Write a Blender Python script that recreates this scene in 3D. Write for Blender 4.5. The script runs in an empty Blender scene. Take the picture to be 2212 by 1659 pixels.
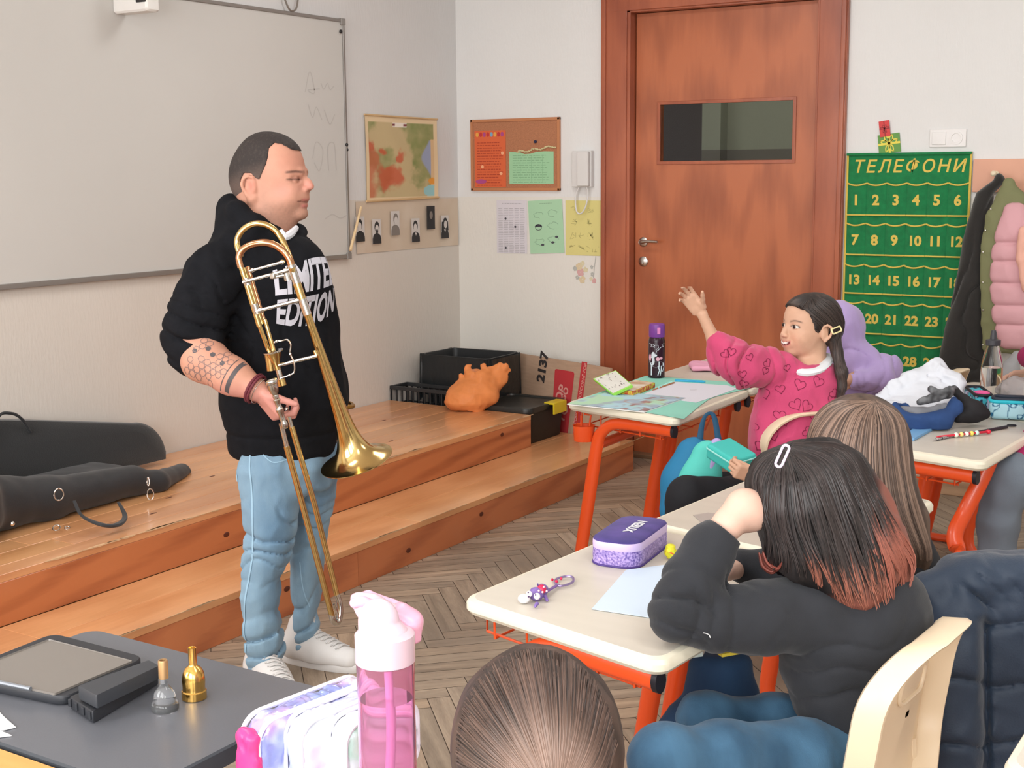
import bpy, bmesh, math, random
import numpy as np
from mathutils import Vector, Matrix
from mathutils.bvhtree import BVHTree
random.seed(7); rng = np.random.default_rng(7)
SC = bpy.context.scene
COL = SC.collection
PI = math.pi

# ------------------------------------------------------------------ camera
FPX = 2852.44; PCX, PCY = 1106.0, 829.5
MC = np.array([[0.846358009, 0.532551641, -0.008177395],
               [-0.077134789, 0.137749064, 0.987459072],
               [-0.526999378, 0.835113133, -0.157663282]])      # rows: right, up, forward
CAM = np.array([4.39004893, -6.38811137, 1.55])
cd = bpy.data.cameras.new('camera'); cam = bpy.data.objects.new('camera', cd); COL.objects.link(cam)
cd.sensor_fit = 'HORIZONTAL'; cd.sensor_width = 36.0; cd.lens = 36.0*FPX/2212.0; cd.clip_start = 0.05; cd.clip_end = 60
R = Matrix(((MC[0][0], MC[1][0], -MC[2][0]), (MC[0][1], MC[1][1], -MC[2][1]), (MC[0][2], MC[1][2], -MC[2][2])))
cam.matrix_world = Matrix.Translation(Vector(CAM)) @ R.to_4x4()
SC.camera = cam
cd.dof.use_dof = False

# ------------------------------------------------------------------ light
SC.view_settings.view_transform = 'Standard'; SC.view_settings.look = 'None'
SC.view_settings.gamma = 1.0; SC.view_settings.use_curve_mapping = False
SC.view_settings.exposure = 0.0
W = bpy.data.worlds.new('daylight'); SC.world = W; W.use_nodes = True
W.node_tree.nodes['Background'].inputs[0].default_value = (0.95, 0.97, 1.0, 1)
W.node_tree.nodes['Background'].inputs[1].default_value = 1.0
def area(name, loc, rot, sx, sy, power, col):
    l = bpy.data.lights.new(name, 'AREA'); l.shape = 'RECTANGLE'; l.size = sx; l.size_y = sy
    l.energy = power; l.color = col
    o = bpy.data.objects.new(name, l); COL.objects.link(o); o.location = loc; o.rotation_euler = rot
    return o
# daylight through the three windows behind the class; unseen ceiling lamps added as fill
WIN_X = [(0.5, 2.3), (2.9, 4.7), (5.3, 7.1)]
for (a, b) in WIN_X:
    area('window_daylight', ((a+b)/2, -7.55, 1.85), (math.radians(90), 0, 0), b-a, 1.7, 101, (0.985, 0.985, 0.985))
FILL_LAMPS = [(1.6, -1.9), (1.6, -4.8), (4.6, -1.9), (4.6, -4.8)]
for (x, y) in FILL_LAMPS:
    area('fill_light', (x, y, 3.0), (0, 0, 0), 1.1, 0.5, 19, (1.0, 0.99, 0.97))
# ------------------------------------------------------------------ helpers
def raydir(px, py):
    return MC.T @ np.array([px-PCX, PCY-py, FPX])
def onz(px, py, z):
    r = raydir(px, py); return Vector(CAM + (z-CAM[2])/r[2]*r)
def ony(px, py, y=0.0):
    r = raydir(px, py); return Vector(CAM + (y-CAM[1])/r[1]*r)
def onx(px, py, x=0.0):
    r = raydir(px, py); return Vector(CAM + (x-CAM[0])/r[0]*r)
def at(px, py, Z):
    return Vector(CAM + raydir(px, py)*Z/FPX)
RIGHT = np.array([0.84636, 0.53255, 0.0]); RIGHT /= np.linalg.norm(RIGHT)
FWD = np.array([-RIGHT[1], RIGHT[0], 0.0])
UP = np.array([0, 0, 1.0])
class Fig:
    """upright plane facing the viewer's side through a floor point, used to set joints with a depth offset"""
    def __init__(s, base): s.b = np.array(base, float)
    def p(s, px, py, d=0.0):
        r = raydir(px, py); t = ((s.b-CAM)@FWD + d)/(r@FWD)
        return CAM + t*r
    def r(s, rpx, px=1106, py=830, d=0.0):
        q = s.p(px, py, d); return rpx*float(MC[2]@(q-CAM))/FPX
def lin(c):
    c = c/255.0
    return c/12.92 if c <= 0.04045 else ((c+0.055)/1.055)**2.4
def S(r, g, b, k=1.0): return (min(lin(r)*k, 1), min(lin(g)*k, 1), min(lin(b)*k, 1), 1.0)

MATS = {}
def mat(name, col=(0.8, 0.8, 0.8, 1), rough=0.6, metal=0.0, bump=0.0, bscale=40.0, var=0.0, vscale=8.0, stretch=(1, 1, 1),
        trans=0.0, ior=1.45, alpha=1.0, sheen=0.0, spec=0.5, sss=0.0, coat=0.0, col2=None, attr=None, emit=0.0, detail=4.0):
    """procedural principled material: noise varied colour, noise bump"""
    if name in MATS: return MATS[name]
    m = bpy.data.materials.new(name); m.use_nodes = True; nt = m.node_tree; N = nt.nodes; L = nt.links
    b = N['Principled BSDF']
    b.inputs['Base Color'].default_value = col; b.inputs['Roughness'].default_value = rough; b.inputs['Metallic'].default_value = metal
    b.inputs['Transmission Weight'].default_value = trans; b.inputs['IOR'].default_value = ior; b.inputs['Alpha'].default_value = alpha
    b.inputs['Specular IOR Level'].default_value = spec; b.inputs['Coat Weight'].default_value = coat
    if sheen: b.inputs['Sheen Weight'].default_value = sheen; b.inputs['Sheen Roughness'].default_value = 0.5
    if sss:
        b.inputs['Subsurface Weight'].default_value = sss; b.inputs['Subsurface Radius'].default_value = (1.0, 0.35, 0.2)
        b.inputs['Subsurface Scale'].default_value = 0.012
    if emit: b.inputs['Emission Color'].default_value = col; b.inputs['Emission Strength'].default_value = emit
    tc = N.new('ShaderNodeTexCoord'); mp = N.new('ShaderNodeMapping'); mp.inputs['Scale'].default_value = stretch
    L.new(tc.outputs['Object'], mp.inputs['Vector'])
    src = None
    if attr:
        a = N.new('ShaderNodeVertexColor'); a.layer_name = attr; src = a.outputs['Color']
    if var or col2:
        n = N.new('ShaderNodeTexNoise'); n.inputs['Scale'].default_value = vscale; n.inputs['Detail'].default_value = detail
        L.new(mp.outputs[0], n.inputs['Vector'])
        rp = N.new('ShaderNodeValToRGB'); L.new(n.outputs[0], rp.inputs[0])
        rp.color_ramp.elements[0].position = 0.33; rp.color_ramp.elements[1].position = 0.67
        if col2: c0, c1 = col, col2
        else:
            c0 = tuple(max(0, c*(1-var)) for c in col[:3])+(1,); c1 = tuple(min(1, c*(1+var)) for c in col[:3])+(1,)
        rp.color_ramp.elements[0].color = c0; rp.color_ramp.elements[1].color = c1
        if src is not None:
            mx = N.new('ShaderNodeMix'); mx.data_type = 'RGBA'; mx.blend_type = 'MULTIPLY'; mx.inputs[0].default_value = 1.0
            rp.color_ramp.elements[0].color = (1-var,)*3+(1,); rp.color_ramp.elements[1].color = (1, 1, 1, 1)
            L.new(src, mx.inputs[6]); L.new(rp.outputs[0], mx.inputs[7]); src = mx.outputs[2]
        else: src = rp.outputs[0]
    if src is not None: L.new(src, b.inputs['Base Color'])
    if bump:
        n2 = N.new('ShaderNodeTexNoise'); n2.inputs['Scale'].default_value = bscale; n2.inputs['Detail'].default_value = 5
        L.new(mp.outputs[0], n2.inputs['Vector'])
        bp = N.new('ShaderNodeBump'); bp.inputs['Strength'].default_value = 1.0; bp.inputs['Distance'].default_value = bump
        L.new(n2.outputs[0], bp.inputs['Height']); L.new(bp.outputs[0], b.inputs['Normal'])
    MATS[name] = m; return m

def tag(o, label=None, cat=None, group=None, kind=None):
    if label: o['label'] = label
    if cat: o['category'] = cat
    if group: o['group'] = group
    if kind: o['kind'] = kind
    return o
def empty(name, loc=(0, 0, 0), label=None, cat=None, group=None):
    o = bpy.data.objects.new(name, None); COL.objects.link(o); o.location = loc; o.empty_display_size = 0.05
    return tag(o, label, cat, group)
def mk(name, verts, faces, m, parent=None, smooth=True, mids=None, uvs=None, colors=None):
    me = bpy.data.meshes.new(name)
    me.from_pydata([tuple(map(float, v)) for v in verts], [], [tuple(map(int, f)) for f in faces])
    ms = m if isinstance(m, (list, tuple)) else [m]
    for x in ms: me.materials.append(x)
    if mids is not None: me.polygons.foreach_set('material_index', np.asarray(mids, dtype=np.int32))
    me.polygons.foreach_set('use_smooth', np.full(len(me.polygons), smooth, dtype=bool))
    if colors is not None:
        ca = me.color_attributes.new('Col', 'FLOAT_COLOR', 'POINT')
        ca.data.foreach_set('color', np.asarray(colors, dtype=np.float32).ravel())
    if uvs is not None:
        uv = me.uv_layers.new(name='UVMap'); li = np.zeros(len(me.loops), dtype=np.int32); me.loops.foreach_get('vertex_index', li)
        uv.data.foreach_set('uv', np.asarray(uvs, dtype=np.float32)[li].ravel())
    me.validate(); me.update()
    o = bpy.data.objects.new(name, me); COL.objects.link(o)
    if parent is not None: put(o, parent)
    return o
def put(o, parent):
    """parent with the geometry (given in world space) kept in place"""
    o.parent = parent
    if parent.type == 'EMPTY' or True:
        bpy_m = world(parent); o.matrix_parent_inverse = bpy_m.inverted()
def world(o):
    m = o.matrix_basis.copy()
    if o.parent is not None: m = world(o.parent) @ o.matrix_parent_inverse @ m
    return m
class MB:
    """collects shapes into one mesh; mi = material slot"""
    def __init__(s): s.v = []; s.f = []; s.m = []; s.mi = 0
    def add(s, vs, fs, mi=None):
        k = len(s.v); s.v += [tuple(map(float, v)) for v in vs]; s.f += [tuple(i+k for i in f) for f in fs]
        s.m += [s.mi if mi is None else mi]*len(fs); return s
    def box(s, c, size, rot=None, bev=0.0, mi=None):
        bm = bmesh.new(); bmesh.ops.create_cube(bm, size=1.0)
        for v in bm.verts: v.co = Vector((v.co.x*size[0], v.co.y*size[1], v.co.z*size[2]))
        if bev > 0: bmesh.ops.bevel(bm, geom=list(bm.edges), offset=min(bev, min(size)*0.49), segments=3, affect='EDGES', profile=0.7)
        M3 = rot if rot is not None else Matrix.Identity(3); c = Vector(c)
        s.add([M3 @ v.co + c for v in bm.verts], [[v.index for v in f.verts] for f in bm.faces], mi); bm.free(); return s
    def bb(s, x0, x1, y0, y1, z0, z1, bev=0.0, mi=None):
        return s.box(((x0+x1)/2, (y0+y1)/2, (z0+z1)/2), (abs(x1-x0), abs(y1-y0), abs(z1-z0)), None, bev, mi)
    def tube(s, pts, rad, n=10, closed=False, cap=True, mi=None, flat=None, smoothn=0):
        pts = [np.array(p, float) for p in pts]
        if not hasattr(rad, '__len__'): rad = [rad]*len(pts)
        if smoothn: pts, rad = spline(pts, rad, smoothn, closed)
        k = len(pts); T = []
        for i in range(k):
            a = pts[i-1] if (i > 0 or closed) else pts[i]; b = pts[(i+1) % k] if (i < k-1 or closed) else pts[i]
            t = b-a; T.append(t/(np.linalg.norm(t)+1e-12))
        ref = np.array([0, 0, 1.0]) if abs(T[0][2]) < 0.9 else np.array([1.0, 0, 0])
        if flat is not None: ref = np.array(flat[0], float)
        u = np.cross(T[0], ref); u /= np.linalg.norm(u)+1e-12; vs = []
        fr = 1.0 if flat is None else flat[1]
        for i in range(k):
            if flat is not None: u = np.cross(T[i], ref)
            u = u - T[i]*(u@T[i]); u /= np.linalg.norm(u)+1e-12; w = np.cross(T[i], u)
            for j in range(n):
                a = 2*PI*j/n; vs.append(pts[i] + rad[i]*(u*math.cos(a) + w*math.sin(a)*fr))
        fs = []
        for i in range(k if closed else k-1):
            for j in range(n):
                a = i*n+j; b = i*n+(j+1) % n; i2 = (i+1) % k; fs.append((a, b, i2*n+(j+1) % n, i2*n+j))
        if cap and not closed:
            fs.append(tuple(range(n))[::-1]); fs.append(tuple((k-1)*n+j for j in range(n)))
        return s.add(vs, fs, mi)
    def lathe(s, base, axis, prof, n=28, mi=None, cap=True, mis=None):
        """prof: list of (radius, height along axis)"""
        ax = np.array(axis, float); ax /= np.linalg.norm(ax); base = np.array(base, float)
        ref = np.array([0, 0, 1.0]) if abs(ax[2]) < 0.9 else np.array([1.0, 0, 0])
        u = np.cross(ax, ref); u /= np.linalg.norm(u); w = np.cross(ax, u); vs = []
        for (r, h) in prof:
            for j in range(n):
                a = 2*PI*j/n; vs.append(base+ax*h+(u*math.cos(a)+w*math.sin(a))*r)
        for i in range(len(prof)-1):
            pass
        fs = []; 
        for i in range(len(prof)-1):
            for j in range(n): fs.append((i*n+j, i*n+(j+1) % n, (i+1)*n+(j+1) % n, (i+1)*n+j))
        if cap:
            if prof[0][0] > 1e-5: fs.append(tuple(range(n))[::-1])
            if prof[-1][0] > 1e-5: fs.append(tuple((len(prof)-1)*n+j for j in range(n)))
        return s.add(vs, fs, mi)
    def ball(s, c, r, n=14, mi=None, rot=None):
        if not hasattr(r, '__len__'): r = (r, r, r)
        vs = []; fs = []; m = n//2
        for i in range(m+1):
            th = PI*i/m
            for j in range(n):
                ph = 2*PI*j/n; v = Vector((r[0]*math.sin(th)*math.cos(ph), r[1]*math.sin(th)*math.sin(ph), r[2]*math.cos(th)))
                vs.append((rot @ v if rot is not None else v)+Vector(c))
        for i in range(m):
            for j in range(n): fs.append((i*n+j, (i+1)*n+j, (i+1)*n+(j+1) % n, i*n+(j+1) % n))
        return s.add(vs, fs, mi)
    def poly(s, pts, mi=None): return s.add(pts, [tuple(range(len(pts)))], mi)
    def prism(s, pts, d, mi=None):
        """pts: flat outline (3D), extruded by vector d"""
        n = len(pts); d = np.array(d, float); pts = [np.array(p, float) for p in pts]
        fs = [tuple(range(n))[::-1], tuple(range(n, 2*n))]+[(i, (i+1) % n, n+(i+1) % n, n+i) for i in range(n)]
        return s.add(pts+[p+d for p in pts], fs, mi)
    def grid(s, P, mi=None, thick=0.0, closed_u=False):
        """P: array (a,b,3) of points; with thick a solid sheet"""
        P = np.asarray(P, float); a, b = P.shape[:2]; vs = P.reshape(-1, 3); fs = []
        for i in range(a if closed_u else a-1):
            for j in range(b-1):
                i2 = (i+1) % a; fs.append((i*b+j, i2*b+j, i2*b+j+1, i*b+j+1))
        if not thick: return s.add(vs, fs, mi)
        du = np.gradient(P, axis=0); dv = np.gradient(P, axis=1); nn = np.cross(du, dv); nn /= np.linalg.norm(nn, axis=2, keepdims=True)+1e-12
        Q = P - nn*thick; m = a*b; vs2 = np.concatenate([vs, Q.reshape(-1, 3)])
        fs2 = fs+[tuple(m+i for i in f[::-1]) for f in fs]
        rim = []
        if not closed_u:
            rim += [[(0*b+j, 0*b+j+1) for j in range(b-1)], [((a-1)*b+j+1, (a-1)*b+j) for j in range(b-1)]]
        rim += [[(((i+1) % a)*b, i*b) for i in range(a if closed_u else a-1)], [(i*b+b-1, ((i+1) % a)*b+b-1) for i in range(a if closed_u else a-1)]]
        for e in rim:
            for (i, j) in e: fs2.append((i, j, m+j, m+i))
        return s.add(vs2, fs2, mi)
    def build(s, name, m, parent=None, smooth=True, sharp=None, fix=True):
        me = bpy.data.meshes.new(name); me.from_pydata(s.v, [], s.f)
        for x in (m if isinstance(m, (list, tuple)) else [m]): me.materials.append(x)
        me.polygons.foreach_set('material_index', np.asarray(s.m, dtype=np.int32))
        if fix:
            bm = bmesh.new(); bm.from_mesh(me); bmesh.ops.recalc_face_normals(bm, faces=bm.faces); bm.to_mesh(me); bm.free()
        me.polygons.foreach_set('use_smooth', np.full(len(me.polygons), smooth, dtype=bool)); me.update()
        if smooth: 
            try: me.set_sharp_from_angle(angle=math.radians(35 if sharp is None else sharp))
            except Exception: pass
        o = bpy.data.objects.new(name, me); COL.objects.link(o)
        if parent is not None: put(o, parent)
        return o
def spline(pts, rad, n, closed=False):
    """Catmull-Rom resample"""
    P = [np.array(p, float) for p in pts]; k = len(P); out = []; ro = []
    segs = k if closed else k-1
    for i in range(segs):
        p0 = P[(i-1) % k] if (closed or i > 0) else 2*P[0]-P[1]; p1 = P[i % k]; p2 = P[(i+1) % k]
        p3 = P[(i+2) % k] if (closed or i < k-2) else 2*P[-1]-P[-2]
        for j in range(n):
            t = j/n; t2 = t*t; t3 = t2*t
            out.append(0.5*((2*p1)+(-p0+p2)*t+(2*p0-5*p1+4*p2-p3)*t2+(-p0+3*p1-3*p2+p3)*t3))
            ro.append(rad[i % k]*(1-t)+rad[(i+1) % k]*t)
    if not closed: out.append(P[-1]); ro.append(rad[-1])
    return out, ro
def rrect(w, h, r, n=6):
    """rounded rectangle outline, centred"""
    o = []
    for (sx, sy, a0) in ((1, 1, 0), (-1, 1, 90), (-1, -1, 180), (1, -1, 270)):
        for i in range(n+1):
            a = math.radians(a0+90*i/n); o.append((sx*(w/2-r)+r*math.cos(a), sy*(h/2-r)+r*math.sin(a)))
    return o
def rotm(x=0, y=0, z=0):
    return Matrix.Rotation(z, 3, 'Z') @ Matrix.Rotation(y, 3, 'Y') @ Matrix.Rotation(x, 3, 'X')

# vectorised value noise
def _h(ix, iy, iz):
    n = (ix*374761393 + iy*668265263 + iz*2147483647) & 0xffffffff
    n = ((n ^ (n >> 13))*1274126177) & 0xffffffff
    return ((n ^ (n >> 16)) & 0xffff)/65535.0
def vnoise(P, seed=0):
    P = np.asarray(P, float)+seed*17.31+100.0; i = np.floor(P).astype(np.int64); f = P-i; f = f*f*(3-2*f)
    x, y, z = i[..., 0], i[..., 1], i[..., 2]; fx, fy, fz = f[..., 0], f[..., 1], f[..., 2]; r = 0
    for dx in (0, 1):
        for dy in (0, 1):
            for dz in (0, 1):
                r = r + _h(x+dx, y+dy, z+dz)*(fx if dx else 1-fx)*(fy if dy else 1-fy)*(fz if dz else 1-fz)
    return r*2-1
def fbm(P, o=3, seed=0):
    r = 0; a = 1.0
    for k in range(o): r = r+a*vnoise(np.asarray(P)*(2**k), seed+k); a *= 0.5
    return r

# ------------------------------------------------------------------ organic modelling on a signed distance grid
class Field:
    def __init__(s, lo, hi, h):
        s.lo = np.array(lo, float); s.h = h; s.n = np.ceil((np.array(hi)-s.lo)/h).astype(int)+1
        s.d = np.full(s.n, 9.0, dtype=np.float32)
    def _sub(s, lo, hi):
        a = np.maximum(np.floor((lo-s.lo)/s.h).astype(int), 0); b = np.minimum(np.ceil((hi-s.lo)/s.h).astype(int)+1, s.n)
        if np.any(b <= a): return None, None
        ax = [s.lo[i]+s.h*np.arange(a[i], b[i]) for i in range(3)]
        P = np.stack(np.meshgrid(*ax, indexing='ij'), -1)
        return (slice(a[0], b[0]), slice(a[1], b[1]), slice(a[2], b[2])), P
    def op(s, fn, lo, hi, k, mode):
        m = k+2.5*s.h; sl, P = s._sub(np.array(lo)-m, np.array(hi)+m)
        if sl is None: return s
        e = fn(P).astype(np.float32); d = s.d[sl]
        if mode == 'add':
            if k > 0: q = np.clip(0.5+0.5*(d-e)/k, 0, 1); s.d[sl] = d*(1-q)+e*q-k*q*(1-q)
            else: s.d[sl] = np.minimum(d, e)
        else:
            if k > 0: q = np.clip(0.5-0.5*(d+e)/k, 0, 1); s.d[sl] = d*(1-q)-e*q+k*q*(1-q)
            else: s.d[sl] = np.maximum(d, -e)
        return s
    def cap(s, a, b, ra, rb=None, k=0.01, mode='add', flat=None):
        a = np.array(a, float); b = np.array(b, float); rb = ra if rb is None else rb; ba = b-a; L = ba@ba+1e-12
        rm = max(ra, rb); fd = None
        if flat is not None: fd = np.array(flat[0], float); fd /= np.linalg.norm(fd); fr = flat[1]; rm = max(rm, rm*fr)
        def fn(P):
            q = P-a; 
            if fd is not None: q = q+np.multiply.outer(q@fd, fd)*(1/fr-1)
            bb = ba if fd is None else ba+fd*(ba@fd)*(1/fr-1)
            t = np.clip(q@bb/(bb@bb+1e-12), 0, 1)
            d = np.linalg.norm(q-t[..., None]*bb, axis=-1)-(ra+(rb-ra)*t)
            return d if fd is None else d*min(1, fr)
        return s.op(fn, np.minimum(a, b)-rm, np.maximum(a, b)+rm, k, mode)
    def chain(s, pts, rad, k=0.01, mode='add', flat=None):
        if not hasattr(rad, '__len__'): rad = [rad]*len(pts)
        for i in range(len(pts)-1): s.cap(pts[i], pts[i+1], rad[i], rad[i+1], k, mode, flat)
        return s
    def ell(s, c, rad, k=0.01, rot=None, mode='add'):
        c = np.array(c, float); rad = np.array(rad, float); Rm = np.eye(3) if rot is None else np.array(rot)   # columns = axes
        def fn(P):
            q = (P-c)@Rm; k0 = np.linalg.norm(q/rad, axis=-1); k1 = np.linalg.norm(q/(rad*rad), axis=-1)
            return k0*(k0-1)/(k1+1e-9)
        ext = np.abs(Rm)@rad
        return s.op(fn, c-ext, c+ext, k, mode)
    def box(s, c, half, rd=0.005, k=0.005, rot=None, mode='add'):
        c = np.array(c, float); half = np.array(half, float); Rm = np.eye(3) if rot is None else np.array(rot)
        def fn(P):
            q = np.abs((P-c)@Rm)-(half-rd)
            return np.linalg.norm(np.maximum(q, 0), axis=-1)+np.minimum(q.max(-1), 0)-rd
        ext = np.abs(Rm)@half
        return s.op(fn, c-ext, c+ext, k, mode)
    def loft(s, rings, k=0.02, mode='add'):
        """rings: (centre, half width vector a, half width vector b) stacked roughly along z"""
        C = np.array([r[0] for r in rings], float); A = np.array([r[1] for r in rings], float); B = np.array([r[2] for r in rings], float)
        o = np.argsort(C[:, 2]); C, A, B = C[o], A[o], B[o]
        ra = np.linalg.norm(A, axis=1); rb = np.linalg.norm(B, axis=1); Ah = A/ra[:, None]; Bh = B/rb[:, None]; z = C[:, 2]
        def fn(P):
            pz = np.clip(P[..., 2], z[0], z[-1])
            def I(v): return np.interp(pz, z, v)
            c = np.stack([I(C[:, i]) for i in range(3)], -1); c[..., 2] = pz
            a = np.stack([I(Ah[:, i]) for i in range(3)], -1); b = np.stack([I(Bh[:, i]) for i in range(3)], -1)
            q = P-c; x = (q*a).sum(-1); y = (q*b).sum(-1); w = P[..., 2]-pz; r1 = I(ra); r2 = I(rb)
            k0 = np.sqrt((x/r1)**2+(y/r2)**2); k1 = np.sqrt((x/r1**2)**2+(y/r2**2)**2)
            d = k0*(k0-1)/(k1+1e-9)
            d = np.where(k0 < 0.15, -np.minimum(r1, r2), d)
            rr = 0.03
            return np.minimum(np.maximum(d+rr, np.abs(w)*1.0-0.0), 0)+np.sqrt(np.maximum(d+rr, 0)**2+w**2)-rr
        m = max(ra.max(), rb.max())
        return s.op(fn, C.min(0)-m, C.max(0)+m, k, mode)
    def slab(s, c, hx, hz, hy, Rr, r, rot, k=0.0):
        """upright plate with big rounded corners: rot columns = (length, thickness, up)"""
        c = np.array(c, float); Rm = np.array(rot)
        def fn(P):
            q = (P-c)@Rm; a = np.abs(q[..., 0])-(hx-Rr); b = np.abs(q[..., 2])-(hz-Rr)
            d2 = np.sqrt(np.maximum(a, 0)**2+np.maximum(b, 0)**2)+np.minimum(np.maximum(a, b), 0)-Rr; y = np.abs(q[..., 1])-hy
            return np.sqrt(np.maximum(d2+r, 0)**2+np.maximum(y+r, 0)**2)+np.minimum(np.maximum(d2+r, y+r), 0)-r
        ext = np.abs(Rm)@np.array([hx, hy, hz]); return s.op(fn, c-ext, c+ext, k, 'add')
    def disp(s, fn, band=0.03):
        """add fn(points) to the distances near the surface"""
        i = np.argwhere(np.abs(s.d) < band)
        P = s.lo+i*s.h; s.d[i[:, 0], i[:, 1], i[:, 2]] += fn(P).astype(np.float32); return s
    def cut(s, p, n):
        """keep the half space behind plane p,n"""
        n = np.array(n, float); n /= np.linalg.norm(n); p = np.array(p, float)
        ax = [s.lo[i]+s.h*np.arange(s.n[i]) for i in range(3)]
        e = (ax[0]-p[0])[:, None, None]*n[0]+(ax[1]-p[1])[None, :, None]*n[1]+(ax[2]-p[2])[None, None, :]*n[2]
        s.d = np.maximum(s.d, e.astype(np.float32)); return s
    def mesh(s):
        d = s.d.copy(); d[0] = 1; d[-1] = 1; d[:, 0] = 1; d[:, -1] = 1; d[:, :, 0] = 1; d[:, :, -1] = 1
        ins = d < 0; n = d.shape
        c = ins[:-1, :-1, :-1].astype(np.int8)
        for a in (0, 1):
            for b in (0, 1):
                for e in (0, 1):
                    if a+b+e: c = c+ins[a:n[0]-1+a, b:n[1]-1+b, e:n[2]-1+e]
        act = np.argwhere((c > 0) & (c < 8)); idx = np.full(c.shape, -1, dtype=np.int64); idx[act[:, 0], act[:, 1], act[:, 2]] = np.arange(len(act))
        acc = np.zeros((len(act), 3)); cnt = np.zeros(len(act))
        cs = [(a, b, e) for a in (0, 1) for b in (0, 1) for e in (0, 1)]
        for p in cs:
            for ax in range(3):
                if p[ax] == 1: continue
                q = list(p); q[ax] = 1
                d0 = d[act[:, 0]+p[0], act[:, 1]+p[1], act[:, 2]+p[2]]; d1 = d[act[:, 0]+q[0], act[:, 1]+q[1], act[:, 2]+q[2]]
                x = (d0 < 0) != (d1 < 0); t = np.where(x, d0/(d0-d1+1e-12*(d0 == d1)), 0)
                pt = np.array(p, float)[None]+np.eye(3)[ax][None]*t[:, None]
                acc[x] += pt[x]; cnt[x] += 1
        V = s.lo+s.h*(act+acc/cnt[:, None]); F = []
        for ax in range(3):
            b, e = (ax+1) % 3, (ax+2) % 3
            sl0 = [slice(None)]*3; sl1 = [slice(None)]*3; sl0[ax] = slice(0, -1); sl1[ax] = slice(1, None)
            x = ins[tuple(sl0)] != ins[tuple(sl1)]; ii = np.argwhere(x)
            ii = ii[(ii[:, b] > 0) & (ii[:, e] > 0)]
            sg = ins[ii[:, 0], ii[:, 1], ii[:, 2]]
            def cell(db, de):
                k = ii.copy(); k[:, b] -= db; k[:, e] -= de; return idx[k[:, 0], k[:, 1], k[:, 2]]
            q = np.stack([cell(1, 1), cell(0, 1), cell(0, 0), cell(1, 0)], 1)
            q[~sg] = q[~sg][:, ::-1]; F.append(q)
        F = np.concatenate(F); F = F[(F >= 0).all(1)]
        return V, F
    def build(s, name, m, parent=None, relax=2, color=None, matfn=None):
        V, F = s.mesh()
        # light Laplacian relax
        e = np.concatenate([F[:, [0, 1]], F[:, [1, 2]], F[:, [2, 3]], F[:, [3, 0]]])
        for _ in range(relax):
            A = np.zeros_like(V); n = np.zeros(len(V))
            np.add.at(A, e[:, 0], V[e[:, 1]]); np.add.at(A, e[:, 1], V[e[:, 0]]); np.add.at(n, e[:, 0], 1); np.add.at(n, e[:, 1], 1)
            V = V*0.5+0.5*A/np.maximum(n, 1)[:, None]
        me = bpy.data.meshes.new(name); me.vertices.add(len(V)); me.vertices.foreach_set('co', V.astype(np.float32).ravel())
        me.loops.add(F.size); me.loops.foreach_set('vertex_index', F.astype(np.int32).ravel())
        me.polygons.add(len(F)); me.polygons.foreach_set('loop_start', np.arange(0, F.size, 4, dtype=np.int32))
        me.polygons.foreach_set('loop_total', np.full(len(F), 4, dtype=np.int32))
        me.update(calc_edges=True)
        for x in (m if isinstance(m, (list, tuple)) else [m]): me.materials.append(x)
        me.polygons.foreach_set('use_smooth', np.ones(len(F), dtype=bool))
        if color is not None:
            ca = me.color_attributes.new('Col', 'FLOAT_COLOR', 'POINT'); c = color(V)
            ca.data.foreach_set('color', np.concatenate([c, np.ones((len(c), 1))], 1).astype(np.float32).ravel())
        if matfn is not None: me.polygons.foreach_set('material_index', matfn(V[F].mean(1)).astype(np.int32))
        o = bpy.data.objects.new(name, me); COL.objects.link(o)
        if parent is not None: put(o, parent)
        return o

# ------------------------------------------------------------------ writing and flat shapes laid on surfaces
def text2d(txt, size=1.0, bold=0.0, sub=0, space=1.0, shear=0.0):
    """flat text as (verts (n,2), faces), centred"""
    cu = bpy.data.curves.new('t', 'FONT'); cu.body = txt; cu.size = size; cu.offset = bold; cu.align_x = 'CENTER'; cu.align_y = 'CENTER'
    cu.space_character = space; cu.shear = shear; cu.resolution_u = 3
    o = bpy.data.objects.new('t', cu); COL.objects.link(o); bpy.context.view_layer.update()
    me = bpy.data.meshes.new_from_object(o.evaluated_get(bpy.context.evaluated_depsgraph_get()))
    bm = bmesh.new(); bm.from_mesh(me); bmesh.ops.triangulate(bm, faces=bm.faces)
    for _ in range(sub):
        bmesh.ops.subdivide_edges(bm, edges=bm.edges, cuts=1, use_grid_fill=True)
    v = [(p.co.x, p.co.y) for p in bm.verts]; bm.verts.index_update(); f = [[q.index for q in p.verts] for p in bm.faces]; bm.free()
    bpy.data.objects.remove(o); bpy.data.curves.remove(cu); bpy.data.meshes.remove(me)
    return v, f
def ribbon2d(pts, w, closed=False):
    P = [np.array(p, float) for p in pts]; k = len(P); v = []; f = []
    for i in range(k):
        a = P[(i-1) % k] if (closed or i > 0) else P[i]; b = P[(i+1) % k] if (closed or i < k-1) else P[i]
        t = b-a; t /= np.linalg.norm(t)+1e-12; n = np.array([-t[1], t[0]])*w/2; v += [tuple(P[i]+n), tuple(P[i]-n)]
    for i in range(k if closed else k-1):
        j = (i+1) % k; f.append((2*i, 2*i+1, 2*j+1, 2*j))
    return v, f
def place2d(mb, vf, o, u, v, off=0.0, mi=None):
    """put flat shape on a plane: origin o, unit axes u, v"""
    o = np.array(o, float); u = np.array(u, float); v = np.array(v, float); n = np.cross(u, v)
    mb.add([o+u*p[0]+v*p[1]+n*off for p in vf[0]], vf[1], mi)
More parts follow.
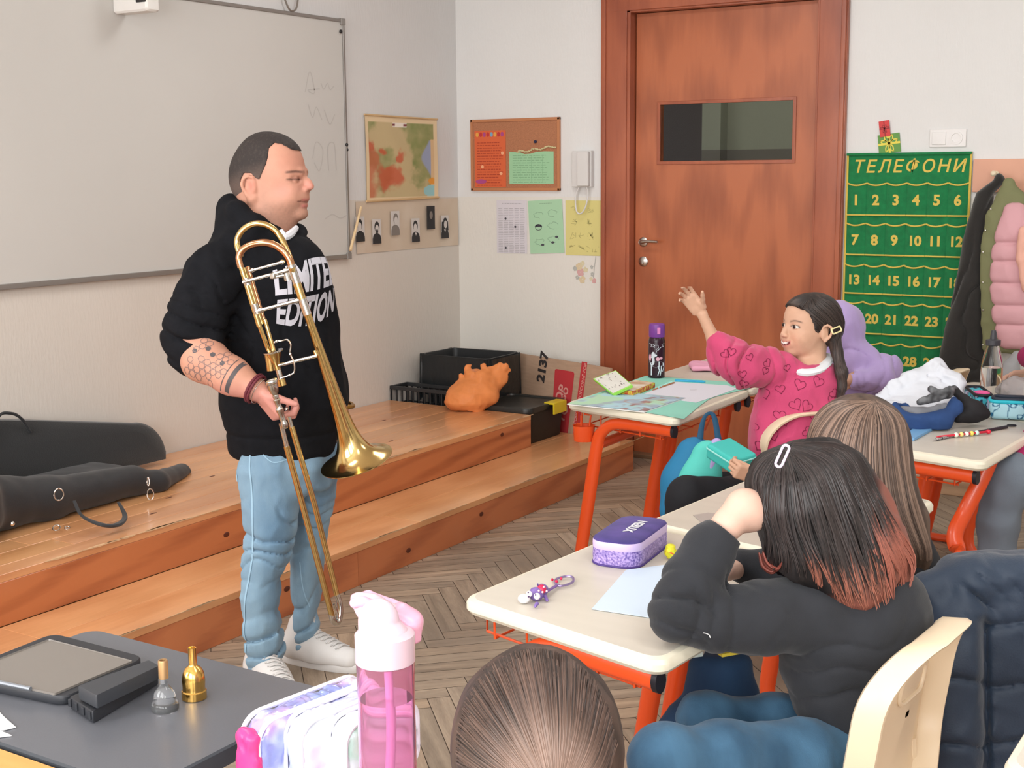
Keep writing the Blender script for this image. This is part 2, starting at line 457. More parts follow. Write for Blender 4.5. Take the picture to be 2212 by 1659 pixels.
def onto(ob, vf, o, u, v, m, off=0.0012, far=0.3):
    """lay a flat shape onto the curved mesh ob (cast along -normal) and merge it into ob as printed surface"""
    me = ob.data; o = np.array(o, float); u = np.array(u, float); v = np.array(v, float); u /= np.linalg.norm(u); v /= np.linalg.norm(v)
    n = np.cross(u, v); n /= np.linalg.norm(n)
    key = 'bvh'
    if ob.name not in _BVH:
        vs = [x.co.copy() for x in me.vertices]; ps = [tuple(p.vertices) for p in me.polygons]; _BVH[ob.name] = BVHTree.FromPolygons(vs, ps)
    t = _BVH[ob.name]; out = []; ok = []
    for p in vf[0]:
        q = Vector(o+u*p[0]+v*p[1]+n*far); h = t.ray_cast(q, Vector(-n), far*2)
        if h[0] is None: out.append(None)
        else: out.append(h[0]+(h[1]*off if h[1].dot(Vector(n)) > 0 else Vector(n)*off))
    fs = [f for f in vf[1] if all(out[i] is not None for i in f)]
    if not fs: return
    fs = [f for f in fs if max((out[f[i]]-out[f[i-1]]).length for i in range(len(f))) < 3.0*max(np.linalg.norm(np.array(vf[0][f[i]])-np.array(vf[0][f[i-1]])) for i in range(len(f)))+0.004]
    DEC.setdefault(ob.name, []).append(([x if x is not None else Vector(o) for x in out], fs, m))
_BVH = {}; DEC = {}
def flush(ob):
    """join collected printed shapes into the mesh itself"""
    L = DEC.pop(ob.name, []); _BVH.pop(ob.name, None)
    if not L: return
    me = ob.data; bm = bmesh.new(); bm.from_mesh(me)
    for (vs, fs, m) in L:
        if m.name not in [x.name for x in me.materials]: me.materials.append(m)
        mi = [x.name for x in me.materials].index(m.name); used = sorted({i for f in fs for i in f}); mp = {i: bm.verts.new(vs[i]) for i in used}
        for f in fs:
            try: q = bm.faces.new([mp[i] for i in f]); q.material_index = mi; q.smooth = True
            except ValueError: pass
    bm.to_mesh(me); bm.free(); me.update()
# ------------------------------------------------------------------ wood and wall materials
def wood(name, c1, c2, along='Y', grain=9.0, rough=0.35, coat=0.0, ring=0.5, bump=0.0006, uv=False, tint=None, c3=None, spec=0.5):
    if name in MATS: return MATS[name]
    m = bpy.data.materials.new(name); m.use_nodes = True; nt = m.node_tree; N = nt.nodes; L = nt.links; b = N['Principled BSDF']
    b.inputs['Roughness'].default_value = rough; b.inputs['Coat Weight'].default_value = coat; b.inputs['Coat Roughness'].default_value = 0.15
    b.inputs['Specular IOR Level'].default_value = spec
    tc = N.new('ShaderNodeTexCoord'); mp = N.new('ShaderNodeMapping')
    sc = {'X': (0.12, 1, 1), 'Y': (1, 0.12, 1), 'Z': (1, 1, 0.12)}[along]; mp.inputs['Scale'].default_value = sc
    L.new(tc.outputs['UV' if uv else 'Object'], mp.inputs[0])
    n1 = N.new('ShaderNodeTexNoise'); n1.inputs['Scale'].default_value = grain; n1.inputs['Detail'].default_value = 6; n1.inputs['Distortion'].default_value = 0.6
    L.new(mp.outputs[0], n1.inputs['Vector'])
    wv = N.new('ShaderNodeTexWave'); wv.wave_type = 'RINGS'; wv.inputs['Scale'].default_value = 5.5; wv.inputs['Distortion'].default_value = 5.0
    wv.inputs['Detail'].default_value = 2.5; wv.inputs['Detail Scale'].default_value = 1.2; L.new(mp.outputs[0], wv.inputs['Vector'])
    n2 = N.new('ShaderNodeTexNoise'); n2.inputs['Scale'].default_value = grain*9; n2.inputs['Detail'].default_value = 3; L.new(mp.outputs[0], n2.inputs['Vector'])
    ma = N.new('ShaderNodeMath'); ma.operation = 'MULTIPLY'; ma.inputs[1].default_value = ring; L.new(wv.outputs[0], ma.inputs[0])
    mb = N.new('ShaderNodeMath'); mb.operation = 'ADD'; L.new(n1.outputs[0], mb.inputs[0]); L.new(ma.outputs[0], mb.inputs[1])
    mc = N.new('ShaderNodeMath'); mc.operation = 'MULTIPLY_ADD'; mc.inputs[1].default_value = 0.35; L.new(n2.outputs[0], mc.inputs[0]); L.new(mb.outputs[0], mc.inputs[2])
    rp = N.new('ShaderNodeValToRGB'); rp.color_ramp.elements[0].position = 0.42; rp.color_ramp.elements[1].position = 0.42+0.5+ring*0.5
    rp.color_ramp.elements[0].color = c1; rp.color_ramp.elements[1].color = c2; L.new(mc.outputs[0], rp.inputs[0]); out = rp.outputs[0]
    if tint:
        a = N.new('ShaderNodeVertexColor'); a.layer_name = tint; mx = N.new('ShaderNodeMix'); mx.data_type = 'RGBA'; mx.blend_type = 'MULTIPLY'
        mx.inputs[0].default_value = 1.0; L.new(out, mx.inputs[6]); L.new(a.outputs[0], mx.inputs[7]); out = mx.outputs[2]
    if c3:
        n3 = N.new('ShaderNodeTexNoise'); n3.inputs['Scale'].default_value = 1.3; n3.inputs['Detail'].default_value = 5; L.new(tc.outputs['Object'], n3.inputs['Vector'])
        r3 = N.new('ShaderNodeValToRGB'); r3.color_ramp.elements[0].position = 0.5; r3.color_ramp.elements[1].position = 0.72; L.new(n3.outputs[0], r3.inputs[0])
        mx = N.new('ShaderNodeMix'); mx.data_type = 'RGBA'; mx.inputs[7].default_value = c3; L.new(r3.outputs[0], mx.inputs[0]); L.new(out, mx.inputs[6]); out = mx.outputs[2]
    L.new(out, b.inputs['Base Color'])
    bp = N.new('ShaderNodeBump'); bp.inputs['Distance'].default_value = bump; L.new(mc.outputs[0], bp.inputs['Height']); L.new(bp.outputs[0], b.inputs['Normal'])
    MATS[name] = m; return m
def wallmat(name, up, lo, split=1.418):
    m = bpy.data.materials.new(name); m.use_nodes = True; nt = m.node_tree; N = nt.nodes; L = nt.links; b = N['Principled BSDF']
    b.inputs['Roughness'].default_value = 0.75; b.inputs['Specular IOR Level'].default_value = 0.25
    g = N.new('ShaderNodeNewGeometry'); sx = N.new('ShaderNodeSeparateXYZ'); L.new(g.outputs['Position'], sx.inputs[0])
    n = N.new('ShaderNodeTexNoise'); n.inputs['Scale'].default_value = 2.0; n.inputs['Detail'].default_value = 6; L.new(g.outputs['Position'], n.inputs['Vector'])
    st = N.new('ShaderNodeMath'); st.operation = 'GREATER_THAN'; st.inputs[1].default_value = split; L.new(sx.outputs[2], st.inputs[0])
    mx = N.new('ShaderNodeMix'); mx.data_type = 'RGBA'; mx.inputs[6].default_value = lo; mx.inputs[7].default_value = up; L.new(st.outputs[0], mx.inputs[0])
    m2 = N.new('ShaderNodeMix'); m2.data_type = 'RGBA'; m2.blend_type = 'MULTIPLY'; m2.inputs[7].default_value = (0.93, 0.925, 0.915, 1)
    L.new(n.outputs[0], m2.inputs[0]); L.new(mx.outputs[2], m2.inputs[6]); L.new(m2.outputs[2], b.inputs['Base Color'])
    mp = N.new('ShaderNodeMapping'); mp.inputs['Scale'].default_value = (1, 1, 0.25); L.new(g.outputs['Position'], mp.inputs[0])
    n2 = N.new('ShaderNodeTexNoise'); n2.inputs['Scale'].default_value = 90; n2.inputs['Detail'].default_value = 4; L.new(mp.outputs[0], n2.inputs['Vector'])
    bp = N.new('ShaderNodeBump'); bp.inputs['Distance'].default_value = 0.0012; L.new(n2.outputs[0], bp.inputs['Height']); L.new(bp.outputs[0], b.inputs['Normal'])
    MATS[name] = m; return m

RX, RY, RZ = 7.4, -7.4, 3.05
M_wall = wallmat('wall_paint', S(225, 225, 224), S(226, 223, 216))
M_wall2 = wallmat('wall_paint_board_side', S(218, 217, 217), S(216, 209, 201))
M_ceil = mat('ceiling_paint', S(232, 230, 226), 0.8)
def structure(o): o['kind'] = 'structure'; return o
# floor: herringbone parquet
def parquet():
    L_, w_ = 0.42, 0.07; v = []; f = []; uv = []; col = []; c45 = math.cos(PI/4)
    def rect(x, y, a, b):
        # rectangle in rotated lattice space
        k = len(v); g = 0.0012; t = random.random(); shade = 0.78+0.32*t; warm = random.uniform(-0.03, 0.05)
        u0 = random.uniform(0, 50); v0 = random.uniform(0, 50); long_x = a > b
        for (p, q) in ((x+g, y+g), (x+a-g, y+g), (x+a-g, y+b-g), (x+g, y+b-g)):
            X = (p-q)*c45; Y = (p+q)*c45; v.append((X+3.7, Y-3.7, 0))
            lu, lv = (p-x, q-y) if long_x else (q-y, p-x)
            uv.append((u0+lu, v0+lv)); col.append((shade*(1+warm), shade, shade*(1-warm), 1))
        f.append((k, k+1, k+2, k+3))
    n = int(L_/w_)   # 6
    for i in range(-130, 130):
        for j in range(-24, 25):
            x = i*w_+j*L_; y = i*w_-j*L_
            for (xx, yy, a, b) in ((x, y, L_, w_), (x, y+w_, w_, L_)):
                cx_, cy_ = xx+a/2, yy+b/2; X = (cx_-cy_)*c45+3.7; Y = (cx_+cy_)*c45-3.7
                if -0.3 < X < RX+0.3 and RY-0.3 < Y < 0.3: rect(xx, yy, a, b)
    return v, f, uv, col
v, f, uv, col = parquet()
M_parq = wood('parquet_oak', S(132, 116, 100), S(182, 162, 140), 'X', 26.0, 0.42, 0.0, 0.1, 0.0008, True, 'Col', c3=S(126, 113, 100), spec=0.4)
fl = mk('floor', v, f, M_parq, None, False, None, uv, col); structure(fl)
k = MB(); k.bb(-0.3, RX+0.3, RY-0.3, 0.3, -0.1, -0.002); structure(k.build('trim_1', mat('parquet_gap', S(78, 64, 54), 0.8), None, False))
# walls
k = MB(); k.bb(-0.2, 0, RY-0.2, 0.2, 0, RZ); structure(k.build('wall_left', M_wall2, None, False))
HX0, HX1, HZ = 1.035, 2.205, 2.43     # door opening
k = MB(); k.bb(0, HX0, 0, 0.2, 0, RZ); k.bb(HX1, RX, 0, 0.2, 0, RZ); k.bb(HX0, HX1, 0, 0.2, HZ, RZ)
structure(k.build('wall_front', M_wall, None, False))
k = MB(); k.bb(RX, RX+0.2, RY-0.2, 0.2, 0, RZ); structure(k.build('wall_right', M_wall, None, False))
k = MB(); k.bb(-0.2, RX+0.2, RY-0.2, RY, 0, 1.0); k.bb(-0.2, RX+0.2, RY-0.2, RY, 2.7, RZ)
xs = [-0.2]+[q for ab in WIN_X for q in ab]+[RX+0.2]
for i in range(0, len(xs), 2): k.bb(xs[i], xs[i+1], RY-0.2, RY, 1.0, 2.7)
structure(k.build('wall_back', M_wall, None, False))
for i, (a, b) in enumerate(WIN_X):
    k = MB()
    for (x0, x1, z0, z1) in ((a, b, 1.0, 1.06), (a, b, 2.64, 2.7), (a, a+0.06, 1.0, 2.7), (b-0.06, b, 1.0, 2.7), ((a+b)/2-0.04, (a+b)/2+0.04, 1.0, 2.7)):
        k.bb(x0, x1, RY-0.12, RY-0.06, z0, z1, 0.006)
    structure(k.build('window_%d' % (i+1), mat('window_frame_paint', S(240, 240, 238), 0.4), None, False))
k = MB(); k.bb(-0.2, RX+0.2, RY-0.2, 0.2, RZ, RZ+0.1); structure(k.build('ceiling', M_ceil, None, False))
k = MB(); k.bb(2.33, RX, -0.028, 0, 0.0, 0.075, 0.006); structure(k.build('baseboard_front', wood('baseboard_wood', S(150, 118, 92), S(186, 152, 120), 'X', 14, 0.5), None, False))
for (x, y) in FILL_LAMPS:
    r = empty('fill_lamp', (x, y, 3.04), 'added fill lamp, a flat white ceiling panel above the classroom', 'lamp', 'ceiling lamps')
    k = MB(); k.bb(x-0.6, x+0.6, y-0.29, y+0.29, 3.005, 3.045, 0.005); k.build('housing', mat('lamp_white', S(240, 240, 240), 0.5), r)

# door with its frame, leaf and glazed opening
M_door = wood('door_veneer', S(146, 76, 45), S(182, 103, 64), 'Z', 5.0, 0.34, 0.25, 0.35, 0.0003)
M_frame = wood('door_frame_wood', S(138, 68, 44), S(172, 94, 62), 'Z', 6.0, 0.35, 0.25, 0.2, 0.0004)
dr = empty('door_1', (1.6, 0, 0)); structure(dr)
LX0, LX1, LZ = 1.128, 2.132, 2.372
k = MB()
k.bb(0.952, 1.105, -0.028, 0.001, 0, 2.52, 0.006); k.bb(2.150, 2.292, -0.028, 0.001, 0, 2.52, 0.006); k.bb(0.952, 2.292, -0.0285, 0.001, LZ+0.012, 2.52, 0.006)
k.bb(0.958, 0.985, -0.04, -0.02, 0, 2.52, 0.006); k.bb(2.262, 2.286, -0.04, -0.02, 0, 2.52, 0.006)
k.bb(1.036, 1.122, -0.018, 0.19, 0, HZ, 0.003); k.bb(2.138, 2.204, -0.018, 0.19, 0, HZ, 0.003); k.bb(1.037, 2.203, -0.018, 0.19, LZ+0.003, HZ-0.001, 0.003)
k.build('door_frame', M_frame, dr)
k = MB(); GX0, GX1, GZ0, GZ1 = 1.268, 2.006, 1.602, 1.902; y0, y1 = 0.045, 0.09
k.bb(LX0, GX0, y0, y1, 0.012, LZ); k.bb(GX1, LX1, y0, y1, 0.012, LZ); k.bb(GX0, GX1, y0, y1, 0.012, GZ0); k.bb(GX0, GX1, y0, y1, GZ1, LZ)
leaf = k.build('door_leaf', M_door, dr, False)
k = MB(); k.bb(1.123, 2.137, -0.02, 0.19, 0.0, 0.022, 0.004); k.build('threshold', wood('threshold_wood', S(90, 66, 50), S(120, 90, 66), 'X', 8, 0.5), dr)
k = MB(); w = 0.014
for (a, b, c, d) in ((GX0-w, GX0+0.004, GZ0-w, GZ1+w), (GX1-0.004, GX1+w, GZ0-w, GZ1+w), (GX0, GX1, GZ0-w, GZ0+0.004), (GX0, GX1, GZ1-0.004, GZ1+w)): k.bb(a, b, 0.038, 0.05, c, d, 0.003)
k.build('glazing_bead', M_frame, dr)
k = MB(); k.bb(GX0, GX1, 0.062, 0.066, GZ0, GZ1); k.build('glass_pane', mat('door_glass', S(250, 252, 250), 0.03, trans=1.0, ior=1.15), dr, False)
M_steel = mat('brushed_steel', S(190, 186, 180), 0.28, 1.0)
hx, hz = 1.178, 1.178
k = MB(); k.lathe((hx, 0.045, hz), (0, -1, 0), [(0.026, 0), (0.026, 0.006), (0.022, 0.009), (0.01, 0.01), (0.01, 0.045)], 20)
k.tube([(hx, 0.004, hz), (hx+0.02, -0.004, hz+0.003), (hx+0.05, -0.006, hz+0.006), (hx+0.105, -0.004, hz+0.004)], [0.009, 0.009, 0.008, 0.007], 10, smoothn=4)
k.build('door_handle', M_steel, dr)
k = MB(); k.lathe((hx, 0.045, hz-0.105), (0, -1, 0), [(0.027, 0), (0.027, 0.006), (0.02, 0.010), (0.0, 0.011)], 20); k.bb(hx-0.004, hx+0.004, 0.03, 0.034, hz-0.12, hz-0.1, 0.001)
k.build('lock_rosette', M_steel, dr)
# corridor beyond the door
k = MB(); k.bb(-1.6, 0.30, 2.4, 2.5, 0, 3); k.bb(0.50, 0.64, 2.3, 2.5, 0, 3); k.bb(0.64, 3.4, 2.42, 2.5, 0, 3); k.bb(-1.6, -1.5, 0.2, 2.5, 0, 3); k.bb(3.3, 3.4, 0.2, 2.5, 0, 3)
structure(k.build('wall_corridor', wallmat('corridor_paint', S(170, 172, 150), S(128, 122, 110), 1.70), None, False))
k = MB(); k.bb(-1.6, 3.4, 0.2, 2.5, -0.1, 0.0); k.bb(-1.6, 3.4, 0.2, 3.4, 3.0, 3.1); structure(k.build('floor_corridor', mat('corridor_floor', S(90, 84, 76), 0.6), None, False))
k = MB(); k.bb(-0.3, 0.50, 2.30, 2.36, 0, 2.6); structure(k.build('door_2', mat('dark_brown_door', S(64, 48, 40), 0.4), None, False))
k = MB(); k.bb(0.02, 0.07, 2.27, 2.30, 0, 2.6); k.bb(0.13, 0.17, 2.27, 2.30, 0, 2.6); structure(k.build('trim_2', mat('corridor_trim', S(150, 134, 122), 0.5), None, False))
area('corridor_light', (1.2, 1.3, 2.9), (0, 0, 0), 0.8, 0.3, 8, (1, 0.97, 0.9))

# ------------------------------------------------------------------ wooden stage with two steps
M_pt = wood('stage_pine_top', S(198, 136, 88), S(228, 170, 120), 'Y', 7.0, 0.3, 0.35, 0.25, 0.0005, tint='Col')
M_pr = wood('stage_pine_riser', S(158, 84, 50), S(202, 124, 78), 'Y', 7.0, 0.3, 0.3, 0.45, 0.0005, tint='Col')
M_bare = mat('worn_bare_wood', S(214, 178, 138), 0.7, var=0.1, vscale=60)
M_knot = mat('wood_knot', S(88, 40, 24), 0.5)
def boards(name, quads, parent, m):
    k = MB(); cols = []
    for (x0, x1, y0, y1, z0, z1) in quads:
        n0 = len(k.v); k.bb(x0, x1, y0, y1, z0, z1, 0.0025); t = random.uniform(0.86, 1.08); cols += [(t, t*random.uniform(.95, 1), t*random.uniform(.92, 1), 1)]*(len(k.v)-n0)
    o = k.build(name, m, parent); ca = o.data.color_attributes.new('Col', 'FLOAT_COLOR', 'POINT'); ca.data.foreach_set('color', np.array(cols, dtype=np.float32).ravel()); return o
st = empty('wooden_stage', (0.65, -3.5, 0), 'long two-step varnished pine stage along the whiteboard wall with worn chipped edges', 'stage')
TX, TZ, TE = 0.918, 0.325, -0.705; SX, SZ, SE = 1.302, 0.16, -0.30
q = []; x = 0.004
while x < TX-0.03:
    w = min(0.118, TX-x); y = RY+0.01
    while y < TE:
        l = min(random.uniform(1.6, 3.2), TE-y)
        if TE-(y+l) < 0.4: l = TE-y
        q.append((x, x+w-0.0015, y, y+l-0.001, TZ-0.025, TZ)); y += l
    x += w
boards('platform_top', q, st, M_pt)
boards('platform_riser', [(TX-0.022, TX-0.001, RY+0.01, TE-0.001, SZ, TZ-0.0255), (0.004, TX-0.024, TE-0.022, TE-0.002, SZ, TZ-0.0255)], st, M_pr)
q = []
for (a, b) in ((0.004, 0.3), (0.3, 0.6), (0.6, 0.92)): q.append((a, b-0.0015, TE-0.12, SE, SZ-0.025, SZ))
q += [(0.92, 1.115, RY+0.01, -3.9, SZ-0.025, SZ), (0.92, 1.115, -3.899, SE, SZ-0.025, SZ), (1.1165, SX, RY+0.01, -2.2, SZ-0.025, SZ), (1.1165, SX, -2.199, SE, SZ-0.025, SZ)]
boards('step_tread', q, st, M_pt)
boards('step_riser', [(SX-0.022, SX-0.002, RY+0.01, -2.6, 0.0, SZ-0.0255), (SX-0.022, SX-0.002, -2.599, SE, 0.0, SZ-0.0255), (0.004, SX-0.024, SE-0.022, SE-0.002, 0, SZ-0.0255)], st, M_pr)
k = MB(); 
def chips(x, z, y0, y1, n, wmax):
    for i in range(n):
        y = random.uniform(y0, y1); L_ = random.uniform(0.03, 0.26); m = 7; w = random.uniform(0.3, 1)*wmax
        P = [(y+L_*j/(m-1), w*(1-abs(2*j/(m-1)-1))**0.6*random.uniform(0.5, 1)) for j in range(m)]
        top = [(x-p[1], p[0], z+0.0012) for p in P]; ed = [(x+0.0012, p[0], z+0.0012) for p in P]; lo = [(x+0.0014, p[0], z-p[1]*0.45) for p in P]
        k = MB()
        for j in range(m-1): k.add([top[j], top[j+1], ed[j+1], ed[j], lo[j], lo[j+1]], [(0, 1, 2, 3), (3, 2, 5, 4)])
        k.build('worn_edge', M_bare, st, False)
chips(TX, TZ, -4.6, TE-0.05, 26, 0.012); chips(TX, TZ, -3.75, -3.05, 5, 0.02); chips(SX, SZ, -4.2, SE-0.05, 34, 0.007)
k = MB()
for (p, a) in (((0.917, -0.98, 0.27), 1), ((0.917, -2.9, 0.22), 1), ((1.301, -1.75, 0.09), 1), ((1.301, -2.28, 0.06), 1), ((1.301, -3.0, 0.1), 1)):
    k = MB(); k.ball(p, (0.0025, 0.016, 0.010), 12); k.build('knot', M_knot, st)
for p in ((0.75, -3.1), (0.62, -2.9), (0.5, -2.55), (0.8, -2.2), (0.7, -1.6), (0.35, -1.2)):
    k = MB(); k.ball((p[0], p[1], TZ+0.0), (0.006, 0.018, 0.0012), 12); k.build('knot', M_knot, st)
# ------------------------------------------------------------------ things on the walls
X_, Y_, Z_ = np.array([1, 0, 0.]), np.array([0, 1, 0.]), np.array([0, 0, 1.])
M_alu = mat('anodised_aluminium', S(150, 146, 142), 0.4, 0.6)
M_board = mat('whiteboard_enamel', S(200, 198, 194), 0.32, var=0.02, vscale=1.5)
wb = empty('whiteboard', (0, -2.53, 1.12), 'large magnetic whiteboard in a thin grey aluminium frame on the left wall', 'whiteboard')
BY0, BY1, BZ0, BZ1 = -4.03, -1.03, 1.122, 2.322
k = MB(); k.bb(0.006, 0.022, BY0+0.01, BY1-0.01, BZ0+0.01, BZ1-0.01); k.build('board_surface', M_board, wb, False)
k = MB()
for (a, b, c, d) in ((BY0, BY1, BZ0, BZ0+0.022), (BY0, BY1, BZ1-0.016, BZ1), (BY0, BY0+0.016, BZ0, BZ1), (BY1-0.016, BY1, BZ0, BZ1)): k.bb(0.002, 0.03, a, b, c, d, 0.004)
k.build('board_frame', M_alu, wb)
k = MB(); k.bb(0.0, 0.034, BY1-0.03, BY1+0.004, BZ1-0.03, BZ1+0.004, 0.006); k.build('frame_corner', mat('grey_plastic', S(140, 136, 132), 0.5), wb); k = MB(); k.bb(0.0, 0.034, BY1-0.03, BY1+0.004, BZ0-0.004, BZ0+0.03, 0.006); k.build('frame_corner', mat('grey_plastic', S(140, 136, 132), 0.5), wb)
def pen(pts, w=0.006):   # faint marker writing left on the board
    k = MB()
    P, _ = spline([(p[0], p[1], 0) for p in pts], [1]*len(pts), 5); place2d(k, ribbon2d([(q[0], q[1]) for q in P], w), (0.0222, -1.32, 1.95), Y_, Z_, 0.0006); k.build('marker_trace', mat('erased_marker', S(188, 185, 181), 0.6), wb, False)
pen([(-0.02, 0), (0.02, 0.1), (0.05, 0.0), (0.0, 0.01), (0.09, 0.02)]); pen([(0.1, 0.05), (0.12, 0.02), (0.15, 0.05), (0.17, 0.02), (0.2, 0.04)])
pen([(0.0, -0.06), (0.03, -0.12), (0.06, -0.07), (0.1, -0.13)]); pen([(0.12, -0.08), (0.16, -0.15), (0.2, -0.1)])
pen([(0.02, -0.32), (0.05, -0.24), (0.1, -0.28), (0.07, -0.38), (0.03, -0.34)]); pen([(0.14, -0.38), (0.14, -0.26), (0.19, -0.25), (0.2, -0.38)])
pen([(0.1, -0.62), (0.16, -0.6), (0.22, -0.62), (0.28, -0.605)])
def tg(name, mb, m, label, cat, group=None, smooth=True, sharp=None):
    o = mb.build(name, m, None, smooth, sharp); return tag(o, label, cat, group)
k = MB(); k.ball((0.028, -1.06, 2.26), (0.006, 0.010, 0.010)); tg('board_magnet', k, mat('black_plastic', S(34, 33, 34), 0.4), 'tiny dark magnet in the upper right corner of the whiteboard', 'magnet')
k = MB(); k.ball((0.03, -1.04, 1.70), (0.008, 0.008, 0.01)); k.ball((0.03, -1.035, 1.675), (0.006, 0.006, 0.007)); tg('board_magnet', k, MATS['black_plastic'], 'tiny dark magnet halfway down the right edge of the whiteboard', 'magnet')
# projector arm end (white) over the board
r = empty('wall_camera', (0.15, -2.3, 2.3), 'small white device with a black lens above the whiteboard', 'camera')
p = onx(297, 20, 0.16); 
k = MB(); k.box((0.12, p.y+0.03, p.z+0.06), (0.2, 0.075, 0.14), None, 0.02); k.bb(0.002, 0.05, p.y-0.02, p.y+0.08, p.z+0.05, p.z+0.12, 0.01); k.build('housing', mat('white_plastic', S(226, 224, 220), 0.35), r)
k = MB(); k.box((0.19, p.y-0.008, p.z+0.075), (0.05, 0.012, 0.1), None, 0.005); k.lathe((0.218, p.y+0.03, p.z+0.06), (1, 0, 0), [(0.022, 0), (0.022, 0.008), (0.015, 0.01), (0, 0.006)]); k.build('lens', MATS['black_plastic'], r)
k = MB(); c = onx(627, 0, 0.02); k.tube([(0.02, c.y-0.062, c.z+0.12), (0.022, c.y-0.058, c.z+0.04), (0.03, c.y-0.03, c.z-0.035), (0.03, c.y, c.z-0.052), (0.03, c.y+0.032, c.z-0.032), (0.022, c.y+0.058, c.z+0.04), (0.02, c.y+0.066, c.z+0.12)], 0.0045, 8, smoothn=5)
tg('cable_loop', k, mat('grey_cable', S(120, 112, 104), 0.5), 'thin grey cable looping down over the top edge of the whiteboard', 'cable')

def sheet_col(name, o, u, v, w, h, n, fn, label, cat, group=None, curl=0.0, rough=0.55, thick=0.001, parent=None, bump=0.0):
    """printed paper: n columns, colour from fn(s,t) with s,t in 0..1"""
    o = np.array(o, float); u = np.array(u, float); v = np.array(v, float); nn = np.cross(u, v); m = max(2, int(n*h/w)); 
    s, t = np.meshgrid(np.linspace(0, 1, n), np.linspace(0, 1, m), indexing='ij')
    off = thick+curl*((np.abs(s-0.5)*2)**4*0.5+0.3*np.sin(s*7+t*3)**2)
    P = o+u*(s[..., None]*w)+v*(t[..., None]*h)+nn*off[..., None]
    C = fn(s, t); C = np.concatenate([C, np.ones(C.shape[:2]+(1,))], -1).reshape(-1, 4)
    k = MB(); k.grid(P); nv = len(k.v)
    Q = o+u*(s[..., None]*w)+v*(t[..., None]*h)+nn*(off-thick*0.8)[..., None]; k.grid(Q[:, ::-1])
    o_ = mk(name, k.v, k.f, mat('printed_paper_%.2f' % rough, rough=rough, attr='Col'), parent, True, None, None, np.concatenate([C, C.reshape(n, m, 4)[:, ::-1].reshape(-1, 4)]))
    if label: tag(o_, label, cat, group)
    return o_
def C3(r, g, b): return np.array(S(r, g, b)[:3])
def mixc(c, col, w): return c*(1-w[..., None])+col*w[..., None]
def sm(x, a, b): 
    q = np.clip((x-a)/(b-a), 0, 1); return q*q*(3-2*q)
def map_fn(s, t):
    P = np.stack([s*4, t*4, s*0], -1); n = fbm(P, 5, 3); n2 = fbm(P*2.3, 4, 9)
    c = np.broadcast_to(C3(196, 176, 134), s.shape+(3,)).copy()
    c = mixc(c, C3(126, 138, 82), sm(n+0.9*sm(t, 0.5, 0.9)+0.5*sm(s, 0.4, 0.8)-0.15, 0.0, 0.7)*(.75+.25*n2))
    rd = sm(-(np.abs((t-0.58)+(s-0.2)*0.35)-0.05)*9+n2, 0.2, 0.9)*sm(0.62-s, 0, .15)+sm(1-((s-0.32)/0.24)**2-((t-0.27)/0.2)**2+0.5*n2, 0.2, 0.9)+sm(0.14-s+0.1*n, 0, .08)*sm(0.8-t, 0, .2)*0.8
    c = mixc(c, C3(196, 84, 56), np.clip(rd, 0, 1)*0.85)
    c = mixc(c, C3(150, 160, 186), sm(s-(0.84+0.05*np.sin(t*9)-0.12*(1-t)*0)+0.05*np.exp(-((t-.5)/.12)**2), 0.02, 0.05)*(t < 0.72))
    c = mixc(c, C3(214, 182, 140), ((s > 0.9) & (t < 0.74)).astype(float))
    c = mixc(c, C3(150, 196, 200), (((s-0.9)/0.1)**2+((t-0.1)/0.07)**2 < 1).astype(float)); c = mixc(c, C3(222, 150, 60), (((s-0.92)/0.05)**2+((t-0.22)/0.04)**2 < 1).astype(float))
    br = ((s < 0.045) | (s > 0.945) | (t < 0.04) | (t > 0.925)).astype(float); c = mixc(c, C3(226, 202, 164), br)
    c = mixc(c, C3(236, 226, 214), ((np.abs(s-0.47) < 0.1) & (np.abs(t-0.90) < 0.03)).astype(float)); c = mixc(c, C3(120, 40, 50), ((np.abs(np.abs(s-0.47)-0.08) < 0.02) & (np.abs(t-0.90) < 0.014)).astype(float))
    return c
mp_ = empty('wall_map', (0, -0.54, 1.41), 'physical relief map in green and red tones hanging right of the whiteboard', 'map')
sheet_col('map_sheet', (0.003, -0.862, 1.412), Y_, Z_, 0.645, 0.445, 110, map_fn, None, None, curl=0.012, parent=mp_)
k = MB(); k.tube([(0.012, -0.868, 1.410), (0.012, -0.212, 1.418)], 0.006, 8); k.build('hanging_rod', mat('pale_wood_rod', S(206, 172, 126), 0.5), mp_); k = MB(); k.tube([(0.012, -0.868, 1.858), (0.012, -0.212, 1.852)], 0.005, 8); k.build('hanging_rod', mat('pale_wood_rod', S(206, 172, 126), 0.5), mp_)
